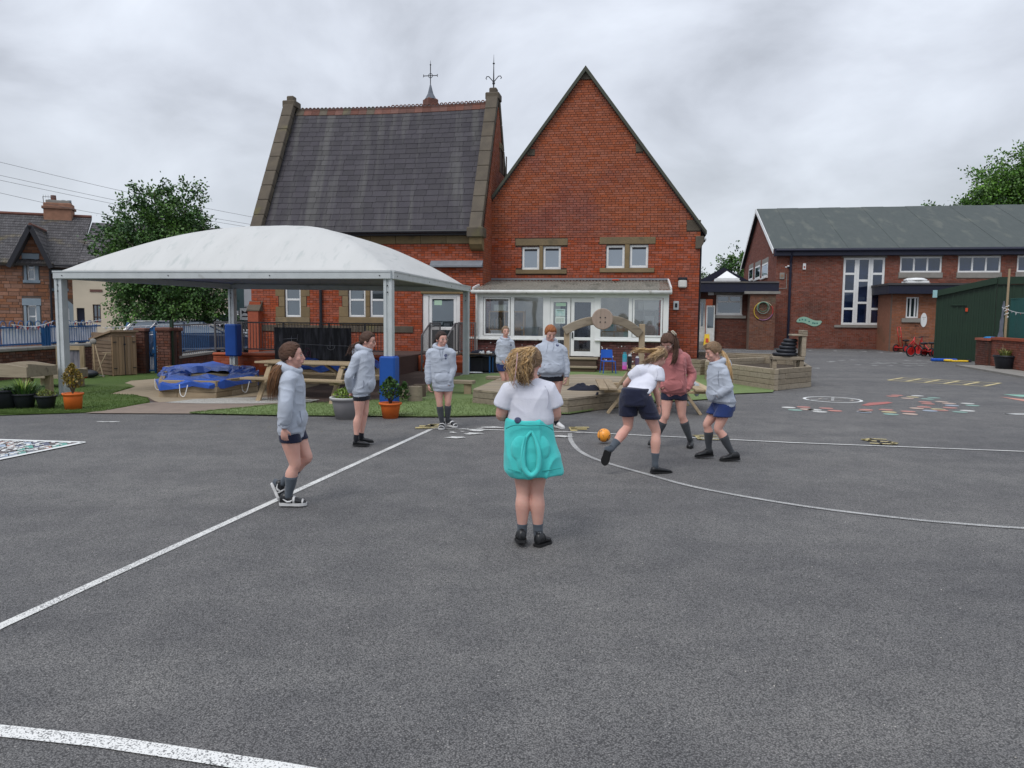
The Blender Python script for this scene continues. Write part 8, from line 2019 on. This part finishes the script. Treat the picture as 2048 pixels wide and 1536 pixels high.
 def onto(px,py,off=.004):
  d=ray(px,py).normalized();h=bvh.ray_cast(CPOS-O,d)
  return(h[0]-d*off)if h[0]is not None else None
 def draw(nm,pts,r_,mat):
  q=[onto(*p)for p in pts];q=[p for p in q if p is not None]
  if len(q)>1:MB().tube(q,r_,5).build(nm,mat,t)
 def disc(nm,px,py,r_,mat,n=14):
  m=MB();c0_=onto(px,py,.003)
  if c0_ is None:return None
  pts=[]
  for i in range(n):
   a=6.2832*i/n;p=onto(px+math.cos(a)*r_,py+math.sin(a)*r_,.003);pts.append(p if p is not None else c0_)
  m.add([c0_]+pts,[(0,(i+1)%n+1,i+1)for i in range(n)]);return m.build(nm,mat,t)
# ---- socks, shoes
 for s_,nm in((1,'r'),(-1,'l')):
  kn,an=S[nm+'kn'],S[nm+'an'];f0=socks['top'];lr=leg_r;back=-bf
  def rad_(f):
   xs_=[(0,.0485),(.14,.046),(.34,.0525),(.62,.042),(.88,.0305),(1,.031)]
   for(a,ra),(b_,rb)in zip(xs_[:-1],xs_[1:]):
    if a<=f<=b_:return(ra+(rb-ra)*(f-a)/(b_-a))*lr
   return .03
  pts=[];rr=[]
  for i in range(8):
   f=f0+(1-f0)*i/7;pts.append(kn.lerp(an,f)+back*(.012*math.exp(-((f-.34)/.2)**2)));rr.append(rad_(f)+.0045+(.0015 if i==0 else 0))
  h_,t_=S[nm+'he'],S[nm+'to'];pts.append(h_.lerp(t_,.22)+Vector((0,0,.045)));rr.append(.034)
  MB().tube(pts,rr,16).build('sock',socks['mat'],t,smooth=True)
  uu=Vector((0,0,1))if abs((t_-h_).normalized().z)<.5 else(an-(h_+t_)/2).normalized()
  shoe(t,h_,t_,shoes['mat'],shoes.get('style','plain'),uu)
# ---- hair
 haircap(t,c,hr,hf,hu,hair['mat'],hs,seed=len(label),**hair.get('cap',{}))
 return t,dict(O=O,D=D,onto=onto,draw=draw,disc=disc,loc=loc,hr=hr,hf=hf,hu=hu,c=c,S=S,bf=bf,br=br,top=ob,Q=lambda px,py,dd:P(px,py,D+dd)-O,hip=hip)
BADGE=pm('badge_print',(.05,.06,.12),(.10,.11,.18),60,.8);CORDM=fabric('cord',(.24,.27,.32));SEAM=fabric('seam',(.17,.19,.24))
J1=dict(hip=(584,866,0),neck=(584,738,0),head=(583.5,709,0),rsh=(577,760,-.13),rel=(572,810,-.24),rwr=(568,858,-.23),rha=(569,880,-.22),lsh=(592,758,.13),lel=(594,806,.17),lwr=(597,843,.10),rkn=(590,928,-.07),ran=(577,990,-.06),rhe=(560,1010,-.06),rto=(613,1010,-.04),lkn=(614,915,.07),lan=(562,970,.08),lhe=(543,966,.08),lto=(561,1003,.08))
t,X=person('girl in grey hoodie and black and white trainers walking right, long brown ponytail',(586,1010),J1,88,dict(yaw=100,pitch=-2),dict(mat=H_BR,cap=dict(low=-.75)),dict(kind='hoodie',mat=HG,w=(.160,.100),drop=.035),dict(mat=NAVY,len=.27,r=(.125,.088),fold=.002),dict(mat=SOCKG,top=.40),dict(mat=SHB,style='trainer'),hands=dict(r=dict(side=Vector((1,0,0)),palm=Vector((0,1,0)),curl=.7)))
strands('ponytail',t,[X['Q'](567,729,-.02),X['Q'](560,734,-.07),X['Q'](551,747,-.10),X['Q'](546,770,-.10),X['Q'](544,797,-.08)],340,.02,.050,H_TIP,r=.0032,wav=.006,wf=7,seed=1,ragged=.35)
MB().ell(X['Q'](567,729,0),(.022,.022,.022),10,8).build('hair_tie',BLK,t)
X['draw']('pocket_seam',[(600,822),(601,832),(604,845)],.003,SEAM);X['draw']('cuff_seam',[(556,850),(565,852),(575,850)],.003,SEAM)
J2=dict(hip=(723,788,0),neck=(731,697,0),head=(736,680,0),rsh=(715,715,-.12),rel=(698,754,-.17),rwr=(702,785,-.05),rha=(706,792,.02),lsh=(732,714,.12),lel=(712,752,.17),lwr=(708,784,.06),lha=(704,790,0),rkn=(718,828,-.06),ran=(712,876,-.06),rhe=(706,891,-.06),rto=(739,891,-.05),lkn=(730,825,.07),lan=(722,872,.07),lhe=(717,885,.08),lto=(747,885,.1))
t,X=person('girl in grey hoodie with dark-rimmed glasses standing with hands clasped behind back',(716,892),J2,82,dict(yaw=84,pitch=8),dict(mat=H_BR,cap=dict(low=-.75,fringe=.5)),dict(kind='hoodie',mat=HG,w=(.160,.108),drop=.025,belly=.02),dict(mat=BLK,len=.33,flare=1.0,fold=.003),dict(mat=BLK,top=.86),dict(mat=SHB,style='pump'),leg_r=.93,glasses=pm('glasses_rim',(.06,.02,.03),None,3,.3))
strands('ponytail',t,[X['Q'](722,684,0),X['Q'](714,690,0),X['Q'](706,698,0),X['Q'](699,712,.0)],60,.015,.045,H_BR,r=.0045,wav=.012,wf=13,seed=2,tipspread=.03)
MB().ell(X['Q'](723,685,0),(.03,.03,.026),10,8).build('hair_bun',H_BR,t)
X['draw']('pocket_seam',[(727,761),(728,768),(726,776)],.0035,SEAM)
J3=dict(hip=(886,770,0),neck=(881,694,0),head=(883,677,-.01),rsh=(861,706,.02),rel=(857,738,.0),rwr=(857,771,-.05),rha=(859,781,-.05),lsh=(902,705,-.02),lel=(906,737,.0),lwr=(896,772,-.08),lha=(893,778,-.09),rkn=(879,805,-.02),ran=(884,848,.0),rhe=(886,854,.08),rto=(882,859.5,-.12),lkn=(896,804,.0),lan=(895,841,.05),lhe=(894,850,.12),lto=(913,855,-.02))
t,X=person('girl in long grey hoodie and round clear glasses glancing right, charcoal knee socks',(884,858),J3,12,dict(yaw=38,pitch=3),dict(mat=H_DK,cap=dict(low=-.6,fringe=.48)),dict(kind='hoodie',mat=HG,w=(.150,.11),drop=.085,fold=.008),dict(mat=NAVY,len=.08,flare=.9),dict(mat=SOCKD,top=.16),dict(mat=SHB,style='trainer'),glasses=pm('clear_rim',(.5,.42,.38),None,3,.3),leg_r=.92,hands=dict(l=None,r=dict(side=Vector((.3,-1,0)),palm=Vector((1,0,0)),curl=.8)))
X['disc']('badge',891.5,711,3.2,BADGE);X['disc']('badge_text',891.5,717,2.2,BADGE,4);X['draw']('drawstring',[(879,697),(881,710),(883,722)],.0035,CORDM);X['draw']('drawstring',[(886,697),(884.5,708),(884,718)],.003,CORDM)
X['draw']('pocket_seam',[(868,745),(880,744),(898,745)],.003,SEAM)
strands('ponytail',t,[X['Q'](874,676,.06),X['Q'](870,686,.08),X['Q'](872,697,.08)],36,.012,.02,H_DK,r=.004,seed=3)
J4=dict(hip=(1005,728,0),neck=(1011,677,0),head=(1011,662,-.01),rsh=(1000,684,.0),rel=(995,704,.0),rwr=(1003,722,-.10),rha=(1009,729,-.14),lsh=(1022,684,.02),lel=(1027,702,.04),lwr=(1024,720,-.06),rkn=(1007,757,-.03),ran=(1006,781,0),rhe=(1005,785,.1),rto=(1006,788,-.08),lkn=(1014,757,.05),lan=(1016,780,.08),lhe=(1016,784,.15),lto=(1018,787,-.02))
t,X=person('small fair-haired girl in grey hoodie and blue shorts standing beyond the low bench',(1008,787),J4,20,dict(yaw=14,pitch=0,brow=0),dict(mat=H_SB,cap=dict(low=-.6,fringe=.46)),dict(kind='hoodie',mat=HG,w=(.140,.11),drop=.02),dict(mat=BLU,len=.5,flare=1.1),dict(mat=SOCKG,top=.5),dict(mat=SHB,style='plain'),leg_r=.9,hands=dict(l=None))
X['disc']('badge',1022,690,1.6,BADGE)
J5=dict(hip=(1102,752,0),neck=(1101,684,0),head=(1101,665,-.05),rsh=(1078,699,.02),rel=(1071,727,.03),rwr=(1074,752,-.06),lsh=(1124,699,.0),lel=(1131,727,.0),lwr=(1133,756,-.05),lha=(1130,769,-.08),rkn=(1092,797,-.03),ran=(1090,841,.02),rhe=(1090,852,.1),rto=(1086,858,-.12),lkn=(1111,795,-.02),lan=(1112,842,.03),lhe=(1110,853,.08),lto=(1128,858,-.06))
t,X=person('ginger-haired girl in grey hoodie and black shorts looking down at ball',(1105,857),J5,4,dict(yaw=14,pitch=26,brow=0),dict(mat=H_GI,cap=dict(low=-.6,fringe=.42)),dict(kind='hoodie',mat=HG,w=(.185,.145),drop=.0,belly=.035,sleeve=1.12,body=(.15,.12)),dict(mat=BLK,len=.22,r=(.17,.14),flare=1.02,fold=.002),dict(mat=BLK,top=.84),dict(mat=SHW,style='white'),leg_r=1.18,arms_r=1.1,skin_s=1.15,hs=1.04,hands=dict(l=dict(side=Vector((-.3,-1,0)),palm=Vector((-1,0,0)),curl=.7)))
X['disc']('badge',1115,690,3.0,BADGE);X['draw']('drawstring',[(1096,686),(1095,694),(1093,704)],.003,CORDM);X['draw']('drawstring',[(1107,686),(1108,693),(1105,702)],.003,CORDM)
X['draw']('pocket_seam',[(1088,730),(1100,728),(1118,730)],.003,SEAM)
J6=dict(hip=(1062,874,0),neck=(1063,762,0),head=(1061,722,.03),lsh=(1016,786,.0),lel=(1003,828,.02),lwr=(1022,836,.24),rsh=(1098,786,.0),rel=(1111,828,.02),rwr=(1094,836,.24),rha=(1082,836,.30),lha=(1034,836,.30),lkn=(1046,979,.0),lan=(1044,1064,.0),lhe=(1044,1086,-.08),lto=(1040,1079,.12),rkn=(1074,979,.0),ran=(1076,1064,.0),rhe=(1073,1094,-.06),rto=(1098,1084,.08))
t,X=person('girl seen from behind in white t-shirt with a turquoise hoodie tied round her waist',(1062,1090),J6,180,dict(yaw=168,pitch=4,back=1),dict(mat=H_LB,cap=dict(low=-.75)),dict(kind='tee',mat=WH,w=(.156,.128),drop=-.10,sleeve=1.12,slen=.62,fold=.008,body=(.135,.11),fs=(4,4,8)),dict(mat=NAVY,len=.25),dict(mat=SOCKG,top=.80),dict(mat=SHB,style='bar'),leg_r=1.03,arms_r=1.22,skin_s=1.1)
S=X['S'];hip=X['hip'];ux,uy,uz=Vector((1,0,0)),Vector((0,1,0)),Vector((0,0,1))
tq=MB();rows=[]
def QQ(px,py,dd):return X['Q'](px,py,dd)
za=[(838,1014,1103,.135),(852,1012,1105,.14),(880,1010,1110,.15),(910,1010,1118,.155),(938,1013,1123,.15),(947,1020,1124,.145)]
for py,xl,xr,hd in za:
 a,b_=QQ(xl,py,0),QQ(xr,py,0);rows.append(((a+b_)/2,(b_-a)/2,Vector((0,hd,0))))
loft(tq,rows,32)
hood=melt('tied_hoodie',tq,TEAL,t,vox=.007,it=3,fold=.022,seed=4,fs_=(6,5,2.6))
rm_=[QQ(1063,862,-.150),QQ(1051,878,-.165),QQ(1046,905,-.185),QQ(1048,935,-.190),QQ(1062,951,-.195),QQ(1076,938,-.190),QQ(1078,908,-.185),QQ(1071,880,-.165),QQ(1063,862,-.150)]
rc_=curve(rm_,5);MB().tube(rc_,[.008+.012*math.sin(math.pi*i/(len(rc_)-1))for i in range(len(rc_))],9,False).build('hood_rim',TEAL,hood,smooth=True)
hb=MB();hb.ell(QQ(1061,898,-.12),(.14,.045,.13),24,14);hb.ell(QQ(1061,922,-.13),(.10,.04,.11),20,12);melt('hood_fold',hb,TEAL,hood,vox=.008,it=6,fold=.003,seed=9)
MB().tube(curve([QQ(1050,872,-.18),QQ(1045,900,-.20),QQ(1043,930,-.195),QQ(1042,951,-.165)],5),.0035,5).build('drawstring',TEAL,hood)
TS=fabric('turquoise_seam',(.035,.36,.34))
MB().tube(curve([QQ(1012,857,-.12),QQ(1030,850,-.158),QQ(1058,851,-.168),QQ(1090,851,-.158),QQ(1106,860,-.12)],5),.005,5).build('seam',TS,hood)
MB().tube(curve([QQ(1016,938,-.13),QQ(1040,944,-.155)],5),.004,5).tube(curve([QQ(1085,942,-.16),QQ(1122,936,-.11)],5),.004,5).build('seam',TS,hood)
q=QQ(1035.5,841,-.14);MB().ell(q+uy*.012,(.024,.006,.022),14,8).build('badge',BADGE,hood,smooth=True)
X['draw']('shirt_seam',[(1090,772),(1097,785),(1098,800),(1095,815)],.0025,fabric('shirt_seam',(.42,.43,.5)))
strands('curly_ponytail',t,[QQ(1064,704,-.02),QQ(1056,700,-.07),QQ(1044,708,-.10),QQ(1036,724,-.115),QQ(1036,746,-.12),QQ(1041,768,-.115)],460,.02,.088,H_BL,r=.0036,wav=.013,wf=17,seed=6,seg=26,ragged=.5,flat=(1,.55,.6))
strands('curly_ponytail_lower',t,[QQ(1056,712,-.06),QQ(1052,735,-.10),QQ(1050,755,-.11),QQ(1052,768,-.105)],160,.05,.055,H_LB,r=.0038,wav=.014,wf=16,seed=7,seg=20,ragged=.35,flat=(1,.5,.4))
strands('curls',t,[QQ(1054,700,-.08),QQ(1044,712,-.13),QQ(1040,735,-.14),QQ(1044,758,-.135)],110,.04,.075,H_BL,r=.0035,wav=.016,wf=20,seed=12,seg=26,ragged=.6,flat=(1,.35,.5))
MB().tube(curve([QQ(1035,705,-.19),QQ(1033,730,-.205),QQ(1030,755,-.19),QQ(1027,770,-.16)],6),.0035,5).build('hair_thread',pm('thread',(.45,.2,.2),(.6,.5,.5),60,.8),t)
MB().tube([X['loc'](.076,-.02,.01),X['loc'](.06,-.07,.02),X['loc'](.03,-.095,.04)],.004,5).build('headband',H_BL,t)
J7=dict(hip=(1271,796,0),mid=(1284,772,.10),neck=(1304,732,.26),head=(1319,713,.36),lsh=(1276,744,.16),lel=(1252,768,.28),lwr=(1262,790,.42),lha=(1270,798,.46),rsh=(1317,748,.10),rel=(1312,776,.10),rwr=(1318,811,.14),rha=(1319,826,.14),lkn=(1256,853,.05),lan=(1222,898,-.10),lhe=(1214,902,-.16),lto=(1207,930,-.10),rkn=(1312,862,.02),ran=(1310,928,.0),rhe=(1302,946,-.03),rto=(1343,946,.06))
t,X=person('stooping girl in white t-shirt and navy shorts chasing the ball, fair hair flying left',(1308,947),J7,165,dict(yaw=130,pitch=38,back=1),dict(mat=H_LB,cap=dict(low=-.6)),dict(kind='tee',mat=WH,w=(.142,.116),drop=-.05,sleeve=1.1,slen=.42,fold=.007,fs=(7,7,5)),dict(mat=NAVY,len=.62,r=(.152,.135),flare=1.2,fold=.010),dict(mat=SOCKG,top=.66),dict(mat=SHB,style='pump'),sh_yaw=150,leg_r=1.02,hands=dict(r=dict(side=Vector((-.2,1,0)),palm=Vector((-1,0,0)),curl=.6)))
Q7=X['Q']
strands('flying_hair',t,[Q7(1322,702,.34),Q7(1308,700,.30),Q7(1292,702,.27),Q7(1278,700,.25),Q7(1266,704,.24)],130,.030,.045,H_BL,r=.0045,wav=.010,wf=6,seed=8,ragged=.55,flat=(.6,1,.75),tipspread=.03)
strands('loose_hair',t,[Q7(1322,708,.32),Q7(1312,716,.24),Q7(1296,720,.20),Q7(1286,728,.18)],70,.035,.03,H_LB,r=.0045,wav=.008,wf=6,seed=9,ragged=.4,tipspread=.03)
strands('loose_hair',t,[Q7(1324,700,.34),Q7(1318,705,.26),Q7(1306,712,.22),Q7(1300,722,.18)],60,.04,.035,H_BL,r=.0045,wav=.008,wf=6,seed=10,ragged=.4,tipspread=.02)
X['draw']('shirt_seam',[(1313,737),(1316,748),(1312,758)],.002,MATS['shirt_seam'])
J8=dict(hip=(1348,786,0),neck=(1346,706,-.03),head=(1335,684,-.10),rsh=(1328,716,.05),rel=(1321,750,.08),rwr=(1327,778,-.08),lsh=(1368,716,.0),lel=(1384,749,.04),lwr=(1373,782,-.09),lha=(1368,788,-.12),rkn=(1331,832,-.05),ran=(1311,878,.0),rhe=(1309,886,.10),rto=(1300,891,-.08),lkn=(1364,831,-.02),lan=(1380,879,.02),lhe=(1382,888,.12),lto=(1379,896.5,-.10))
t,X=person('girl in dusty pink hoodie with long brown hair and a cream claw clip',(1350,895),J8,-12,dict(yaw=-32,pitch=38),dict(mat=H_BR,cap=dict(low=-.9,side=-.6,fringe=.38)),dict(kind='hoodie',mat=PKF,w=(.158,.118),drop=.04,belly=.015,sleeve=1.12),dict(mat=NAVY,len=.30,r=(.145,.115),flare=1.05),dict(mat=SOCKD,top=.26),dict(mat=SHB,style='lace'),leg_r=1.0,glasses=MATS['clear_rim'],hs=1.03,hands=dict(l=None,r=None))
Q8=X['Q']
strands('long_hair',t,[Q8(1343,668,-.08),Q8(1350,680,-.10),Q8(1352,700,-.13),Q8(1350,718,-.19),Q8(1343,731,-.20)],120,.026,.03,H_BR,r=.0045,wav=.010,wf=9,seed=13,ragged=.4)
strands('long_hair',t,[Q8(1330,668,-.12),Q8(1326,690,-.10),Q8(1324,705,-.12),Q8(1328,722,-.18)],50,.018,.02,H_BR,r=.0045,wav=.008,wf=9,seed=14,ragged=.4)
strands('long_hair',t,[Q8(1338,664,-.06),Q8(1348,672,-.02),Q8(1354,695,.0),Q8(1356,712,-.02)],60,.02,.03,H_BR,r=.0045,wav=.010,wf=9,seed=15,ragged=.4)
q=Q8(1345,667,-.12);cl_m=pm('cream_clip',(.62,.56,.45),None,3,.35);m=MB()
for i in range(4):m.tube([q+Vector((-.02+.013*i,-.02,.03-.012*i)),q+Vector((.0+.013*i,-.03,.035-.012*i)),q+Vector((.022+.008*i,-.02,.015-.012*i))],.006,6)
m.tube([q+Vector((-.02,-.02,.03)),q+Vector((.03,-.02,-.025))],.007,6);m.build('claw_clip',cl_m,t,smooth=True)
X['disc']('printed_logo',1352,721,1.6,SHW,8);X['draw']('printed_logo',[(1344,721.5),(1348,721.5)],.003,SHW)
PS=fabric('pink_seam',(.26,.09,.09));X['draw']('pocket_seam',[(1336,760),(1346,759),(1360,760),(1366,772)],.003,PS);X['draw']('armhole_seam',[(1366,722),(1369,740),(1370,760)],.003,PS);X['draw']('hem_seam',[(1328,789),(1345,791),(1372,790)],.003,PS)
J9=dict(hip=(1448,808,0),neck=(1434,724,0),head=(1426,702,0),lsh=(1447,745,-.12),lel=(1457,776,-.17),lwr=(1434,793,-.14),lha=(1426,797,-.10),rsh=(1430,742,.12),rel=(1432,774,.18),rwr=(1422,794,.10),lkn=(1436,858,-.06),lan=(1464,905,-.05),lhe=(1479,919,-.06),lto=(1440,921,-.08),rkn=(1414,848,.09),ran=(1418,898,.12),rhe=(1426,912,.12),rto=(1390,914,.10))
t,X=person('girl in grey hoodie and royal blue shorts facing left with a long fair ponytail',(1452,920),J9,-82,dict(yaw=-78,pitch=20),dict(mat=H_LB,cap=dict(low=-.75,fringe=.4)),dict(kind='hoodie',mat=HG,w=(.165,.122),drop=.02,belly=.02),dict(mat=BLU,len=.48,r=(.14,.12),flare=1.28,fold=.010),dict(mat=SOCKD,top=.30),dict(mat=SHB,style='bar'),leg_r=.98,hands=dict(l=None,r=None))
Q9=X['Q']
strands('ponytail',t,[Q9(1440,700,0),Q9(1448,708,-.04),Q9(1455,724,-.09),Q9(1460,745,-.12),Q9(1461,766,-.13)],90,.012,.028,H_BL,r=.0042,wav=.006,wf=7,seed=16,ragged=.3)
strands('fringe',t,[Q9(1424,688,-.0),Q9(1412,690,-.01),Q9(1407,700,-.02)],26,.02,.018,H_SB,r=.0032,wav=.004,seed=17,tipspread=.02)
X['draw']('pocket_seam',[(1427,790),(1430,798),(1440,797)],.003,SEAM);X['draw']('armhole_seam',[(1437,742),(1436,756),(1438,770)],.003,SEAM)
# --- football
c_=G(1208,887);p_=P(1208,870.5,c_.y);t=empty('football','small orange football with dark swirls just above the worn white arc','ball',(p_.x,p_.y,p_.z))
bm_=bpy.data.materials.new('orange_ball');bm_.use_nodes=True;nt=bm_.node_tree;N=nt.nodes;L=nt.links;bb=N['Principled BSDF'];bb.inputs['Roughness'].default_value=.35
tc=N.new('ShaderNodeTexCoord');wv_=N.new('ShaderNodeTexWave');wv_.wave_type='RINGS';wv_.inputs['Scale'].default_value=5.5;wv_.inputs['Distortion'].default_value=7;wv_.inputs['Detail'].default_value=1;wv_.inputs['Detail Scale'].default_value=2.5;L.new(tc.outputs['Object'],wv_.inputs['Vector'])
rp=N.new('ShaderNodeValToRGB');rp.color_ramp.elements[0].position=.05;rp.color_ramp.elements[0].color=(.06,.05,.05,1);rp.color_ramp.elements[1].position=.13;rp.color_ramp.elements[1].color=(.78,.30,.03,1);L.new(wv_.outputs[0],rp.inputs[0]);L.new(rp.outputs[0],bb.inputs['Base Color'])
MB().ell((0,0,0),(.088,.088,.088),32,20).build('ball',bm_,t,smooth=True)
